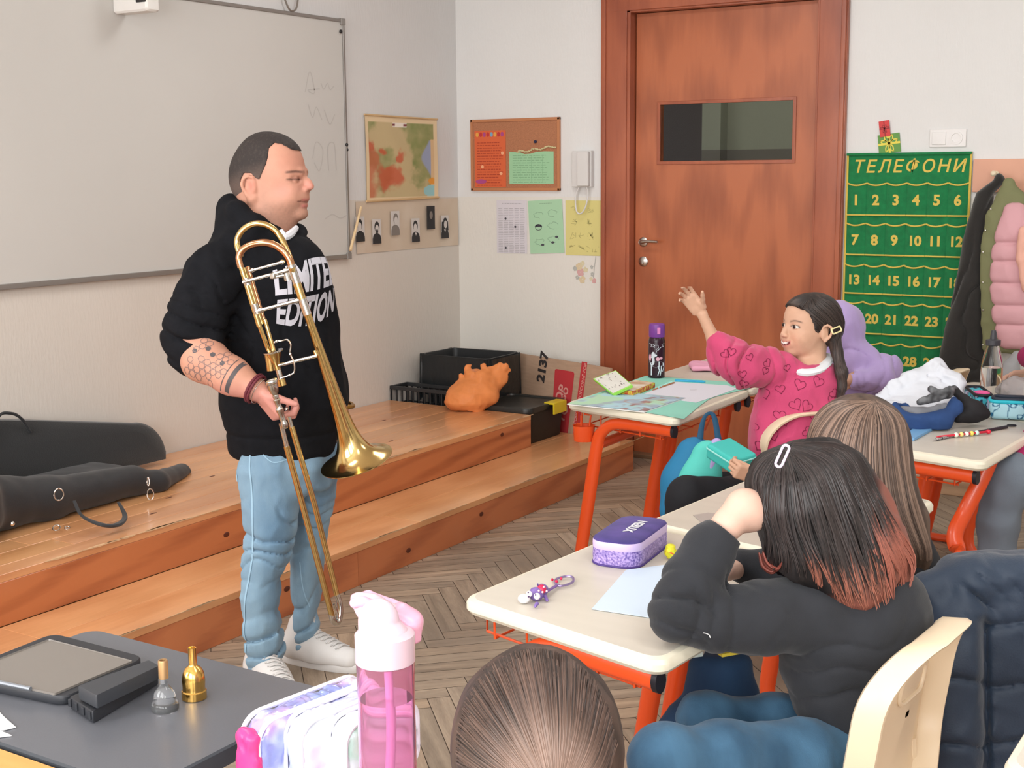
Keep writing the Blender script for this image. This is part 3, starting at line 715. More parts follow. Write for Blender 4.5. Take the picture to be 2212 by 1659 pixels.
# portrait strip
strip = sheet_col('portrait_banner', (0.001, -0.95, 1.139), Y_, Z_, 0.935, 0.272, 24, lambda s, t: mixc(np.broadcast_to(C3(206, 188, 168), s.shape+(3,)).copy(), C3(212, 196, 178), sm(fbm(np.stack([s*8, t*3, s*0], -1)), 0, .6)), 'long beige paper banner of portraits under the map', 'banner', curl=0.006)
M_ink = mat('print_black', S(44, 42, 44), 0.6); M_ppr = mat('print_white', S(208, 202, 198), 0.6); M_grey = mat('print_grey', S(128, 120, 114), 0.6)
def ell2(cx_, cy_, a, b, n=18, a0=0, a1=360):
    p = [(cx_+a*math.cos(math.radians(a0+(a1-a0)*i/n)), cy_+b*math.sin(math.radians(a0+(a1-a0)*i/n))) for i in range(n+(0 if a1-a0 == 360 else 1))]
    return p, [tuple(range(len(p)))]
ports = [(777, 495, 0, 'leftmost portrait on the beige banner, behind the wooden pointer'), (813, 500, 1, 'portrait of a bearded man in dark coat, second on the beige banner'), (853, 482, 2, 'small sepia portrait, third on the beige banner'),
         (897, 497, 3, 'portrait in three-quarter view, fourth on the beige banner'), (930, 470, 4, 'very dark portrait card hanging higher than the others on the banner'), (960, 490, 5, 'portrait with long dark hair at the right end of the banner')]
for (px, py, i, lb) in ports:
    c = onx(px, py, 0.012); k = MB(); o = (0.0155+0.0, c.y, c.z); w, h = (0.075, 0.13)
    f0 = lambda z: (o[0]+z, o[1], o[2])
    k.bb(o[0]-0.001, o[0], c.y-w/2, c.y+w/2, c.z-h/2, c.z+h/2, mi=0 if i != 4 else 1)
    place2d(k, ([(-w/2, -h/2), (w/2, -h/2), (w*.48, -h*.3), (w*.38, -h*.16), (w*.15, -h*.08), (-w*.12, -h*.06), (-w*.4, -h*.14), (-w*.5, -h*.3)], [tuple(range(8))]), f0(0.0006), Y_, Z_, mi=2 if i == 2 else 1)
    place2d(k, ell2(0.003*(i % 3-1), 0.024, 0.021, 0.029), f0(0.0009), Y_, Z_, mi=2 if i == 2 else 1)
    if i == 5: place2d(k, ([(-.03, .03), (-.034, -.02), (.034, -.02), (.03, .03)], [(0, 1, 2, 3)]), f0(0.0010), Y_, Z_, mi=1)
    place2d(k, ell2(0.005*(i % 3-1), 0.014, 0.0155, 0.022), f0(0.0012), Y_, Z_, mi=0 if i != 4 else 2)
    if i in (1,): place2d(k, ell2(0, 0.0, 0.010, 0.012), f0(0.0014), Y_, Z_, mi=1)
    if i in (3, 5): place2d(k, ([(-0.010, -h*0.10), (0.008, -h*0.12), (0, -h*0.24)], [(0, 1, 2)]), f0(0.0014), Y_, Z_, mi=0)
    tg('portrait_print', k, [M_ppr, M_ink, M_grey], lb, 'portrait', 'portraits on the beige banner', False)
k = MB(); a = onx(780, 447, 0.03); b = onx(757, 541, 0.06); k.tube([a, b], [0.0065, 0.008], 8); tg('wooden_pointer', k, mat('pointer_wood', S(222, 194, 152), 0.5), 'pale wooden pointer stick leaning beside the whiteboard edge', 'stick')

# cork board and its two papers
c0, c1 = ony(1019, 259), ony(1212, 412)
cb = empty('cork_board', ((c0.x+c1.x)/2, 0, c1.z), 'cork notice board with wooden frame on the door wall', 'notice board')
k = MB(); k.bb(c0.x+.01, c1.x-.01, -0.012, -0.001, c1.z+.01, c0.z-.01); k.build('cork_panel', mat('cork', S(172, 116, 84), 0.85, var=0.14, vscale=160, bump=0.0008, bscale=200), cb, False)
k = MB()
for (a, b, c, d) in ((c0.x, c1.x, c1.z, c1.z+.016), (c0.x, c1.x, c0.z-.016, c0.z), (c0.x, c0.x+.016, c1.z, c0.z), (c1.x-.016, c1.x, c1.z, c0.z)): k.bb(a, b, -0.018, -0.001, c, d, 0.003)
k.build('board_frame', mat('cork_board_frame', S(186, 124, 84), 0.5), cb)
def lines2d(k, o, u, v, w, h, rows, x0=0.08, x1=0.92, lw=0.35, mi=1, jit=0.25, off=0.0008, skip=0.0, seed=1):
    """rows of short word-like dashes"""
    rd = random.Random(seed); st_ = h/rows
    for i in range(rows):
        x = x0*w; y = (i+0.5)*st_; end = w*(x1-rd.random()*jit*0.6)
        while x < end:
            l = rd.uniform(0.03, 0.12)*w
            if rd.random() > skip: place2d(k, ([(x, y), (min(x+l, end), y), (min(x+l, end), y+st_*lw), (x, y+st_*lw)], [(0, 1, 2, 3)]), o, u, v, off, mi)
            x += l+0.02*w
nx = -X_
a = ony(1025, 283, -0.014); b = ony(1093, 404, -0.014); w, h = b.x-a.x, a.z-b.z; o = (a.x, -0.014, b.z)
k = MB(); k.bb(a.x, b.x, -0.0145, -0.0125, b.z, a.z); lines2d(k, (a.x, -0.0145, b.z), X_, Z_, w, h*0.8, 17, mi=1, seed=3, off=0.0008)
for i, cc in enumerate((2, 3, 4, 3, 5, 2, 3, 4)): place2d(k, ell2(w*(0.09+i*0.115), h*0.93, w*0.05, w*0.065, 10), (a.x, -0.0145, b.z), X_, Z_, 0.001, cc)
for (q, r_) in ((0.9, 0.6), (0.25, 0.36), (0.85, 0.24)): place2d(k, ell2(w*q, h*r_, w*0.05, w*0.045, 10), (a.x, -0.0145, b.z), X_, Z_, 0.0012, 6)
place2d(k, ell2(w*0.2, h*0.1, w*0.18, w*0.06, 14), (a.x, -0.0145, b.z), X_, Z_, 0.0012, 4)
tg('orange_poster', k, [mat('paper_orange', S(214, 100, 58), 0.6), mat('poster_text_dark_orange', S(176, 66, 40), 0.6), mat('dot_yellow', S(226, 160, 70), 0.6), mat('dot_red', S(190, 50, 50), 0.6), mat('dot_purple', S(170, 70, 130), 0.6), mat('dot_blue', S(120, 160, 190), 0.6), mat('dot_peach', S(236, 170, 130), 0.6)],
   'tall orange notice with rows of text pinned at the left of the cork board', 'poster', smooth=False)
a = ony(1100, 328, -0.014); b = ony(1196, 397, -0.014); w, h = b.x-a.x, a.z-b.z
k = MB(); out = [(0, 0), (w, 0), (w, h*0.99), (w*0.8, h), (w*0.62, h*.985), (w*0.48, h*0.93), (w*0.35, h*0.92), (w*0.25, h*0.98), (0.0, h)]
k.prism([(a.x+p[0], -0.0145, b.z+p[1]) for p in out], (0, 0.002, 0)); lines2d(k, (a.x, -0.0145, b.z), X_, Z_, w, h*0.9, 12, mi=1, seed=5)
for j in range(1, 4): place2d(k, ([(w*j/4, 0.01), (w*j/4+.002, 0.01), (w*j/4+.002, h*.9), (w*j/4, h*.9)], [(0, 1, 2, 3)]), (a.x, -0.0145, b.z), X_, Z_, 0.0009, 1)
tg('green_timetable', k, [mat('paper_mint', S(156, 202, 160), 0.6), mat('timetable_print', S(136, 182, 142), 0.6)], 'mint green printed timetable sheet pinned on the cork board', 'timetable', smooth=False)
k = MB(); g0 = ony(1118, 330, -0.014)
for i in range(26): k.ball((g0.x+0.012*i*0.82+random.uniform(-.004, .004), -0.02, g0.z+0.006*math.sin(i*.7)+0.004*random.random()+(0.0012*i)), (0.009, 0.004, 0.005), 6)
tg('paper_garland', k, mat('garland_cream', S(206, 196, 150), 0.7), 'thin cream garland along the top of the green timetable', 'garland')
q = ony(1158, 306, -0.014); k = MB(); k.lathe((q.x, -0.012, q.z), (0, -1, 0), [(0.006, 0), (0.004, 0.006), (0.009, 0.012), (0.007, 0.016)], 12); tg('push_pin', k, mat('pin_navy', S(40, 40, 70), 0.4), 'dark push pin in the middle of the bare cork', 'pin')
# three papers below
def paper(name, tl, br, col, lab, seed, kind, tilt=0.0, z=0.001):
    a, b = ony(*tl), ony(*br); w, h = b.x-a.x, a.z-b.z; k = MB(); u = np.array([math.cos(tilt), 0, math.sin(tilt)]); v = np.array([-math.sin(tilt), 0, math.cos(tilt)]); o = np.array([a.x, -z, b.z])
    k.prism([o, o+u*w, o+u*w+v*h, o+v*h], (0, -0.0015, 0)); o2 = o+np.array([0, -0.0015, 0])
    if kind == 'text':
        for c in range(5): lines2d(k, o2+u*w*(0.06+0.18*c), u, v, w*0.16, h*0.85, 26, 0, 1, 0.45, 1, 0.3, seed=seed+c)
        lines2d(k, o2+u*w*0.12+v*h*0.9, u, v, w*0.8, h*0.05, 1, seed=seed)
        for (q, r_) in ((0.3, 0.65), (0.62, 0.5), (0.3, 0.1)): place2d(k, ell2(w*q, h*r_, w*0.035, w*0.035, 8), o2, u, v, 0.0012, 2)
    elif kind == 'draw':
        rd = random.Random(seed)
        for (cx_, cy_) in ((.28, .72), (.7, .74), (.7, .52), (.3, .22), (.7, .25)):
            p = [(w*(cx_+0.16*math.cos(t)*(0.6+0.5*rd.random())), h*(cy_+0.07*math.sin(t)*(0.5+0.6*rd.random()))) for t in np.linspace(0, 5.2, 14)]; place2d(k, ribbon2d(p, 0.0035), o2, u, v, 0.001, 1)
        place2d(k, ell2(w*.28, h*.5, w*.11, h*.055, 16, 0, 180), o2, u, v, 0.001, 2); place2d(k, ribbon2d(ell2(w*.28, h*.49, w*.09, h*.05)[0], 0.003, True), o2, u, v, 0.001, 2)
        for (q, r_) in ((.38, .16), (.8, .3), (.68, .2)): place2d(k, ell2(w*q, h*r_, w*.05, w*.03, 8), o2, u, v, 0.0012, 2)
        lines2d(k, o2+v*h*.91+u*w*.3, u, v, w*.5, h*.04, 1, seed=seed)
    else:
        rd = random.Random(seed)
        for (cx_, cy_, n) in ((.25, .85, 4), (.72, .82, 4), (.25, .6, 5), (.7, .6, 6), (.2, .36, 5), (.45, .36, 4), (.72, .36, 9), (.2, .13, 4), (.45, .13, 4), (.68, .13, 4), (.85, .13, 4)):
            for _ in range(n):
                place2d(k, ribbon2d([(w*(cx_+rd.uniform(-.1, .1)), h*(cy_+rd.uniform(-.07, .07))) for _ in range(2)], 0.003), o2, u, v, 0.001, 1)
    tg(name, k, [mat('paper_'+name, col, 0.65), mat('print_on_'+name, tuple(c*0.72 for c in col[:3])+(1,), 0.65), mat('print_dark', S(70, 70, 78), 0.6)], lab, 'paper', 'papers under the cork board', False)
paper('white_handout', (1073, 432), (1139, 548), S(214, 210, 216), 'white sheet with five columns of text, left of the three papers under the cork board', 4, 'text')
paper('green_handout', (1146, 434), (1220, 550), S(168, 208, 172), 'green sheet with small drawings, middle of the three papers under the cork board', 5, 'draw', 0.05, 0.003)
paper('yellow_handout', (1222, 433), (1298, 553), S(214, 204, 132), 'yellow sheet with small drawings beside the door frame', 6, 'x', 0.0)
# intercom handset
a, b = ony(1236, 326, -0.03), ony(1278, 404, -0.03)
ic = empty('intercom', ((a.x+b.x)/2, 0, b.z), 'white wall intercom handset with a hanging cord beside the door', 'intercom')
k = MB(); k.bb(a.x, b.x, -0.035, -0.001, b.z, a.z, 0.006); k.build('base', mat('intercom_white', S(214, 212, 210), 0.4), ic)
k = MB(); k.bb(a.x+.045, b.x-.006, -0.062, -0.036, b.z+.004, a.z-.004, 0.01); k.build('handset', MATS['intercom_white'], ic)
k = MB(); xc = (a.x+b.x)/2-0.005; k.tube([(xc-0.012, -0.02, b.z+.01), (xc-0.034, -0.03, b.z-.05), (xc-0.022, -0.04, b.z-.13), (xc+0.006, -0.04, b.z-.142), (xc+0.036, -0.04, b.z-.10), (xc+0.042, -0.03, b.z-.03), (xc+0.03, -0.03, b.z+.01)], 0.0042, 8, smoothn=6); k.build('cord', MATS['intercom_white'], ic)
# flower sticker
q = ony(1258, 588); k = MB(); rd = random.Random(3)
for (dx, dz, r_, mi) in ((-.02, .03, .02, 1), (.0, .05, .014, 2), (-.01, .0, .022, 0), (.02, .015, .015, 2), (.0, -.04, .02, 1), (-.03, -.03, .012, 3), (.06, .03, .010, 3), (.065, -.01, .012, 3), (.075, -.045, .014, 0), (.055, -.035, .01, 2), (-.045, .02, .014, 3)):
    for pt in range(5):
        an = pt*72+rd.uniform(0, 40); place2d(k, ell2(dx+r_*.6*math.cos(math.radians(an)), dz+r_*.6*math.sin(math.radians(an)), r_*.5, r_*.5, 8), (q.x, -0.0012, q.z), X_, Z_, 0.0002*pt, mi)
k2 = ribbon2d([(.07, -.03), (.075, .02), (.085, .09)], 0.004); place2d(k, k2, (q.x, -0.0012, q.z), X_, Z_, 0.0006, 3)
tg('flower_sticker', k, [mat('petal_pink', S(210, 164, 162), 0.7), mat('petal_cream', S(214, 196, 162), 0.7), mat('petal_yellow', S(212, 202, 168), 0.7), mat('leaf_grey', S(178, 178, 172), 0.7)], 'faded floral wall sticker below the yellow sheet', 'sticker', smooth=False)

# green phone organiser
M_felt = mat('green_felt', S(20, 118, 66), 0.9, var=0.12, vscale=40, bump=0.0006, bscale=300, sheen=0.2)
M_yel = mat('yellow_trim', S(214, 186, 84), 0.7); 
PX0, PX1 = 2.302, 2.892; PZ1 = 1.632; zz = lambda py: ony(1835, py).z
PZ0 = zz(832)
ph = empty('phone_organiser', ((PX0+PX1)/2, 0, PZ0), 'green felt wall organiser with thirty numbered phone pockets and yellow trim', 'organiser')
k = MB(); k.bb(PX0, PX1, -0.009, -0.003, PZ0, PZ1, 0.001); k.bb(PX0, PX1, -0.022, -0.003, PZ1-0.012, PZ1+0.0, 0.004)
k.tube([(PX0+0.004, -0.0105, PZ0), (PX0+0.004, -0.0105, PZ1)], 0.0055, 6, mi=1); k.tube([(PX1-0.004, -0.0105, PZ0), (PX1-0.004, -0.0105, PZ1)], 0.0055, 6, mi=1)
hdr = text2d('ТЕЛЕФОНИ', 0.083, 0.0012, 0, 1.22, 0.2); place2d(k, hdr, ((PX0+PX1)/2, -0.009, (PZ1+zz(396))/2+0.004), X_, Z_, 0.0012, 1)
k.build('felt_backing', [M_felt, M_yel], ph, False)
rows = [(396, 464), (482, 549), (570, 632), (650, 717), (736, 803)]; cw = (PX1-PX0-0.012)/6; num = 1
for (pt, pb) in rows:
    zt, zb = zz(pt), zz(pb)
    for c in range(6):
        xa = PX0+0.006+c*cw; n = 9; P = np.zeros((n, 6, 3))
        for i in range(n):
            s = i/(n-1)
            for j in range(6):
                t = j/5; bulge = 0.014*math.sin(PI*s)**0.7*(0.55+0.45*t)
                P[i, j] = (xa+0.0015+s*(cw-0.003), -0.0095-bulge-0.0006, zb+(zt-zb-0.010*math.sin(PI*s))*t)
        k = MB(); k.grid(P, 0, 0.0015)
        k.tube([P[i, 5]+np.array([0, -0.0005, 0]) for i in range(n)], 0.0042, 6, mi=1); k.tube([P[i, 0]+np.array([0, -0.001, 0]) for i in range(n)], 0.0042, 6, mi=1)
        tv, tf = text2d(str(num), 0.068 if num < 10 else 0.064, 0.0026)
        cx_ = xa+cw/2; cz_ = (zt+zb)/2-0.006
        k.add([(cx_+p[0], -0.0095-0.014*max(0.01, math.sin(PI*min(max((cw/2+p[0])/cw, 0), 1)))**0.7*(0.55+0.45*(cz_+p[1]-zb)/(zt-zb))-0.0024, cz_+p[1]) for p in tv], tf, 1)
        k.build('pocket', [M_felt, M_yel], ph, True); num += 1
# paper gifts above
def gift(pxc, pyc, w, h, rot, m, mr, lab, y):
    c = ony(pxc, pyc, y); k = MB(); u = np.array([math.cos(rot), 0, math.sin(rot)]); v = np.array([-math.sin(rot), 0, math.cos(rot)]); o = np.array([c.x, y, c.z])
    k.prism([o-u*w/2-v*h/2, o+u*w/2-v*h/2, o+u*w/2+v*h/2, o-u*w/2+v*h/2], (0, -0.002, 0)); o2 = o+np.array([0, -0.002, 0])
    place2d(k, ribbon2d([(-w/2, 0), (w/2, 0)], w*.1), o2, u, v, 0.0008, 1); place2d(k, ribbon2d([(0, -h/2), (0, h/2)], w*.1), o2, u, v, 0.0009, 1)
    for an in (20, 65, 115, 160, 245, 295):
        a_ = math.radians(an); L_ = w*.42 if an < 180 else w*.4
        p = [(L_*t*math.cos(a_)+s*L_*.2*math.sin(PI*t)*-math.sin(a_), L_*t*math.sin(a_)+s*L_*.2*math.sin(PI*t)*math.cos(a_)) for s, ts in ((1, np.linspace(0, 1, 6)), (-1, np.linspace(1, 0, 6))) for t in ts]
        place2d(k, ribbon2d(p, w*.05), o2, u, v, 0.0012, 1)
    return tg('paper_gift', k, [m, mr], lab, 'decoration', 'paper gifts above the organiser', False)
gift(1921, 310, 0.105, 0.09, 0.12, mat('card_green', S(98, 150, 74), 0.6), mat('ribbon_yellow', S(226, 210, 80), 0.5), 'green paper gift with a yellow bow above the phone organiser', -0.004)
gift(1911, 278, 0.05, 0.075, 0.14, mat('card_red', S(206, 66, 66), 0.6), mat('ribbon_dark_red', S(150, 40, 44), 0.5), 'small red paper gift on top of the green paper gift', -0.008)
# switch and socket
a, b = ony(2010, 280), ony(2087, 317); sk = empty('wall_socket', ((a.x+b.x)/2, 0, b.z), 'white double plate with light switch and socket above the organiser', 'socket')
k = MB(); k.bb(a.x, b.x, -0.009, -0.001, b.z, a.z, 0.003); k.build('cover_plate', mat('socket_white', S(224, 222, 220), 0.35), sk)
k = MB(); xm = (a.x+b.x)/2; k.bb(a.x+.012, xm-.008, -0.014, -0.008, b.z+.012, a.z-.012, 0.002); k.build('switch_rocker', MATS['socket_white'], sk)
k = MB(); k.lathe((b.x-.045, -0.008, (a.z+b.z)/2), (0, -1, 0), [(0.03, 0), (0.03, 0.004), (0.021, 0.004), (0.019, -0.004), (0, -0.004)], 24)
for s in (-1, 1): k.lathe((b.x-.045+s*.009, -0.003, (a.z+b.z)/2), (0, -1, 0), [(0.003, 0), (0.003, 0.0015)], 8, mi=1)
k.build('socket_insert', [MATS['socket_white'], MATS['black_plastic']], sk)
# coat rack and coats
rk = empty('coat_rack', (3.5, 0, 1.446), 'salmon coloured coat rack board on the wall behind the coats', 'coat rack')
k = MB(); k.bb(2.900, 4.9, -0.018, -0.001, 1.446, 1.596, 0.003); k.build('rack_board', mat('salmon_board', S(214, 160, 134), 0.5, var=0.04, vscale=6), rk)
for i in range(7):
    x = 3.01+i*0.17*1.0 if i else 2.97; x = 3.005+0.16*i; z = 1.53
    k = MB(); k.lathe((x, -0.018, z), (0, -1, 0), [(0.012, 0), (0.012, 0.004), (0.005, 0.008), (0.005, 0.045), (0.012, 0.052), (0.013, 0.062), (0.007, 0.068), (0.0, 0.069)], 14); k.build('hook', mat('rack_hook_cream', S(222, 206, 176), 0.35), rk)
# ------------------------------------------------------------------ corner of the stage: crate, bin, storage box, carton, bag
M_blk = mat('black_plastic_matte', S(38, 40, 42), 0.45, bump=0.0004, bscale=60)
cr = empty('plastic_crate', (0.15, -0.62, SZ), 'low black plastic crate with slotted sides in the corner behind the stage', 'crate')
k = MB(); x0, x1, y0, y1, z0, z1 = 0.01, 0.50, -0.695, -0.545, SZ, 0.405
k.bb(x0, x1, y0, y1, z0, z0+0.012); k.bb(x0-.004, x1+.004, y0-.004, y0+.012, z1-.02, z1, .003); k.bb(x0-.004, x1+.004, y1-.012, y1+.004, z1-.02, z1, .003)
k.bb(x0-.004, x0+.012, y0, y1, z1-.02, z1, .003); k.bb(x1-.012, x1+.004, y0, y1, z1-.02, z1, .003)
for yy in (y0+.002, y1-.006):
    n = 13
    for i in range(n+1): xx = x0+(x1-x0)*i/n; k.bb(xx-.004, xx+.004, yy, yy+.005, z0, z1-.01)
    for zz_ in (z0+.07, z0+.14): k.bb(x0, x1, yy, yy+.005, zz_-.004, zz_+.004)
for xx in (x0+.001, x1-.006):
    for i in range(4): yy = y0+(y1-y0)*i/3; k.bb(xx, xx+.005, yy-.004, yy+.004, z0, z1-.01)
    for zz_ in (z0+.07, z0+.14): k.bb(xx, xx+.005, y0, y1, zz_-.004, zz_+.004)
k.build('crate_body', M_blk, cr, False)
bn = empty('waste_bin', (0.32, -0.38, SZ), 'black square bin lined with a shiny black bag in the corner', 'bin')
k = MB(); P = []
for (s, z) in ((0.86, SZ), (0.87, SZ+.01), (1.0, 0.545), (1.03, 0.55), (1.03, 0.565), (0.985, 0.565), (0.96, 0.53), (0.85, SZ+0.02), (0.2, SZ+0.018)):
    P.append([(0.315+a*s, -0.365+b*s, z) for (a, b) in rrect(0.43, 0.30, 0.03, 5)])
P = np.array(P).transpose(1, 0, 2); k.grid(P, closed_u=True); k.build('bin_body', M_blk, bn)
k = MB(); n = 96; rows_ = 14; P = np.zeros((n, rows_, 3)); base = rrect(0.46, 0.325, 0.035, 23)
base = [base[int(i*len(base)/n)] for i in range(n)]
for i in range(n):
    for j in range(rows_):
        t = j/(rows_-1)
        if t < 0.2: s = 0.93+0.1*t/0.2; z = 0.50+0.072*t/0.2
        else: s = 1.035+0.02*math.sin(i*0.9)*t+0.02*math.sin(i*2.3+1)*t; z = 0.573-(t-0.2)*(0.30+0.03*math.sin(i*.35))
        P[i, j] = (0.315+base[i][0]*s, -0.365+base[i][1]*s*(1.0), z+0.004*math.sin(i*1.7))
k.grid(P, closed_u=True); k.build('bin_liner', mat('bag_black_film', S(30, 34, 36), 0.22, bump=0.006, bscale=18, stretch=(1, 1, 0.3)), bn)
sb = empty('storage_box', (0.7, -0.5, SZ), 'black lidded storage box with a yellow clip at the end of the stage', 'box')
x0, x1, y0, y1 = 0.53, 0.900, -0.70+0.008, -0.31
k = MB(); P = []
for (s, z) in ((0.9, SZ), (0.91, SZ+.005), (0.985, 0.325), (0.985, 0.33), (0.5, 0.33)): P.append([((x0+x1)/2+a*s, (y0+y1)/2+b*s, z) for (a, b) in rrect(x1-x0, y1-y0, 0.04, 5)])
k.grid(np.array(P).transpose(1, 0, 2), closed_u=True); k.build('box_body', mat('black_box', S(30, 31, 30), 0.5), sb)
k = MB(); P = []
for (s, z) in ((0.99, 0.322), (1.035, 0.325), (1.04, 0.342), (1.02, 0.352), (0.9, 0.353), (0.88, 0.345), (0.02, 0.344)): P.append([((x0+x1)/2+a*s, (y0+y1)/2+b*s, z) for (a, b) in rrect(x1-x0, y1-y0, 0.045, 5)])
k.grid(np.array(P).transpose(1, 0, 2), closed_u=True); k.build('box_lid', mat('black_lid', S(40, 40, 38), 0.35), sb)
k = MB(); k.box((0.905, -0.44, 0.352), (0.06, 0.13, 0.010), None, 0.004); k.box((0.934, -0.44, 0.326), (0.010, 0.13, 0.06), None, 0.004); 
k.build('yellow_clip', mat('clip_yellow', S(214, 192, 40), 0.35), sb)
# carton leaning by the wall (flat folded)
ct = empty('flattened_carton', (0.9, -0.28, SZ), 'flattened brown cardboard carton with red print and 2137 standing against the door wall', 'cardboard')
A0 = np.array([0.46, -0.16, SZ]); A1 = np.array([1.262, -0.40, SZ]); T0 = np.array([0.462, -0.115, 0.548]); T1 = np.array([1.19, -0.355, 0.545])
M_card = mat('cardboard', S(178, 148, 124), 0.8, var=0.06, vscale=12, bump=0.0006, bscale=25, stretch=(1, 1, 6))
nrm = np.cross(A1-A0, T0-A0); nrm /= np.linalg.norm(nrm)     # faces the room
def onp(px, py):
    r = raydir(px, py); return CAM+r*(((A0-CAM)@nrm)/(r@nrm))
T0 = onp(1115, 762); T1 = onp(1318, 795)
k = MB(); k.prism([A0, A1, T1, T0], -nrm*0.016); k.build('carton_panel', M_card, ct, False)
cu_ = (A1-A0)/np.linalg.norm(A1-A0); cw_ = np.linalg.norm(A1-A0); cv_ = np.cross(nrm, cu_); chh = 0.385
M_cred = mat('carton_red', S(186, 52, 58), 0.7); M_cblk = mat('carton_black', S(50, 44, 44), 0.7); M_cpk = mat('carton_pink', S(214, 150, 140), 0.7)
k = MB(); o = A0+nrm*0.0004
def P2(px, py):     # photo point on the carton face to (s,t)
    r = raydir(px, py); t = ((A0-CAM)@nrm)/(r@nrm); q = CAM+t*r-A0; return (q@cu_, q@cv_)
rp = [P2(*p) for p in ((1199, 799), (1202, 797), (1238, 803), (1241, 807), (1226, 943), (1190, 938))]
place2d(k, (rp, [tuple(range(6))]), o, cu_, cv_, 0.0006, 0)
rp = [P2(*p) for p in ((1257, 781), (1269, 783), (1249, 947), (1236, 945))]; place2d(k, (rp, [(0, 1, 2, 3)]), o, cu_, cv_, 0.0006, 0)
def rtext(txt, size, s, t, ang, mi, bold=0.002):
    tv, tf = text2d(txt, size, bold); c, s_ = math.cos(ang), math.sin(ang); place2d(k, ([(s+a*c-b*s_, t+a*s_+b*c) for a, b in tv], tf), o, cu_, cv_, 0.0012, mi)
q = P2(1173, 793); rtext('2137', 0.085, q[0], q[1], math.radians(84), 1, 0.004)
q = P2(1209, 858); rtext('POP', 0.075, q[0], q[1]+.0, math.radians(70), 2); q = P2(1218, 885); rtext('TO', 0.075, q[0], q[1]-.02, math.radians(70), 2); q = P2(1222, 852); rtext('GO', 0.05, q[0]-.005, q[1]+0.0, math.radians(70), 2)
for (px, py, t) in ((1264, 795, 'POP'), (1257, 838, 'POPCORN'), (1247, 890, 'POPCORN'), (1241, 935, 'TO')): q = P2(px, py); rtext(t, 0.028, q[0], q[1], math.radians(80), 2, 0.0006)
for (px, py) in ((1259, 810), (1246, 918)): q = P2(px, py); place2d(k, ell2(q[0], q[1], .006, .006, 10), o, cu_, cv_, 0.0012, 2)
k.build('carton_print', [M_cred, M_cblk, M_cpk], ct, False)
# orange carrier bag on the stage end
ob = Field((0.28, -0.98, TZ-0.01), (0.92, -0.40, TZ+0.40), 0.005)
Zb = 6.93; bp = lambda px, py, d=0.0: np.array(at(px, py, Zb+d))
ob.loft([(bp(1012, 882), RIGHT*0.085, FWD*0.07), (bp(1010, 868), RIGHT*0.118, FWD*0.09), (bp(1014, 845), RIGHT*0.118, FWD*0.09), (bp(1022, 825), RIGHT*0.095, FWD*0.07), (bp(1030, 812), RIGHT*0.07, FWD*0.05)], 0.01)
ob.ell(bp(995, 868), (0.075, 0.07, 0.045), 0.03); ob.ell(bp(1050, 855), (0.07, 0.06, 0.06), 0.03)
ob.chain([bp(1040, 835), bp(1070, 815, .02), bp(1095, 798, .02)], [0.05, 0.042, 0.026], 0.03, flat=(FWD, 0.6)); ob.chain([bp(1062, 810, .02), bp(1085, 793, .02)], [0.03, 0.022], 0.02, flat=(FWD, 0.6))
lp = [bp(996, 838), bp(1001, 812), bp(1010, 792), bp(1025, 782), bp(1041, 792), bp(1049, 812), bp(1043, 836)]
ob.chain(lp, [0.018, 0.013, 0.010, 0.009, 0.010, 0.013, 0.02], 0.006, flat=(FWD, 0.5))
ob.cut((0, 0, TZ+0.001), (0, 0, -1))
ob.disp(lambda P: 0.014*(1-np.abs(fbm(P*np.array([10, 10, 8]), 2, 2)))**3-0.008+0.004*np.abs(vnoise(P*30, 5)), 0.02)
M_bag = mat('orange_film', S(236, 148, 88), 0.25, trans=0.15, ior=1.2, bump=0.002, bscale=30, var=0.12, vscale=9)
o_ = ob.build('carrier_bag', M_bag, None, 1); tag(o_, 'crumpled orange plastic carrier bag on the far end of the stage', 'bag')

# ------------------------------------------------------------------ open trombone case
M_case = mat('case_nylon', S(36, 37, 40), 0.6, bump=0.0006, bscale=400, sheen=0.15); M_plush = mat('case_plush', S(22, 24, 26), 0.85, sheen=0.4, bump=0.0008, bscale=200)
M_chr = mat('chrome', S(225, 222, 218), 0.12, 1.0)
tc_ = empty('trombone_case', (0.42, -3.2, TZ), 'open black soft instrument case lying on the left of the stage', 'case')
F_ = Field((0.05, -4.15, TZ-0.01), (0.85, -2.35, TZ+0.34), 0.007)
F_.box((0.40, -3.80, TZ+0.13), (0.22, 0.20, 0.13), 0.09, 0.03)
F_.chain([(0.44, -3.75, TZ+0.125), (0.47, -3.35, TZ+0.074), (0.475, -2.95, TZ+0.062)], [0.125, 0.074, 0.060], 0.05)
F_.chain([(0.475, -2.97, TZ+0.06), at(338, 1042, 5.2), at(392, 1023, 5.5)], [0.055, 0.046, 0.043], 0.02)
F_.box((0.25, -3.3, TZ+0.045), (0.2, 0.45, 0.045), 0.03, 0.03)
F_.cut((0, 0, TZ+0.001), (0, 0, -1)); F_.disp(lambda P: 0.003*fbm(P*12, 2, 4), 0.02)
F_.build('case_body', M_case, tc_, 1)
k = MB(); out = []; W0, W1, Hh = -4.1, -2.475, 0.275
o2 = [(W0, 0.0), (W1-0.01, 0.0), (W1, .03)]+[(W1-0.13+0.13*math.cos(a), 0.045+0.13*math.sin(a)) for a in np.linspace(0, PI/2, 9)]+[(-3.2, .285), (W0, .43)]
lay = []
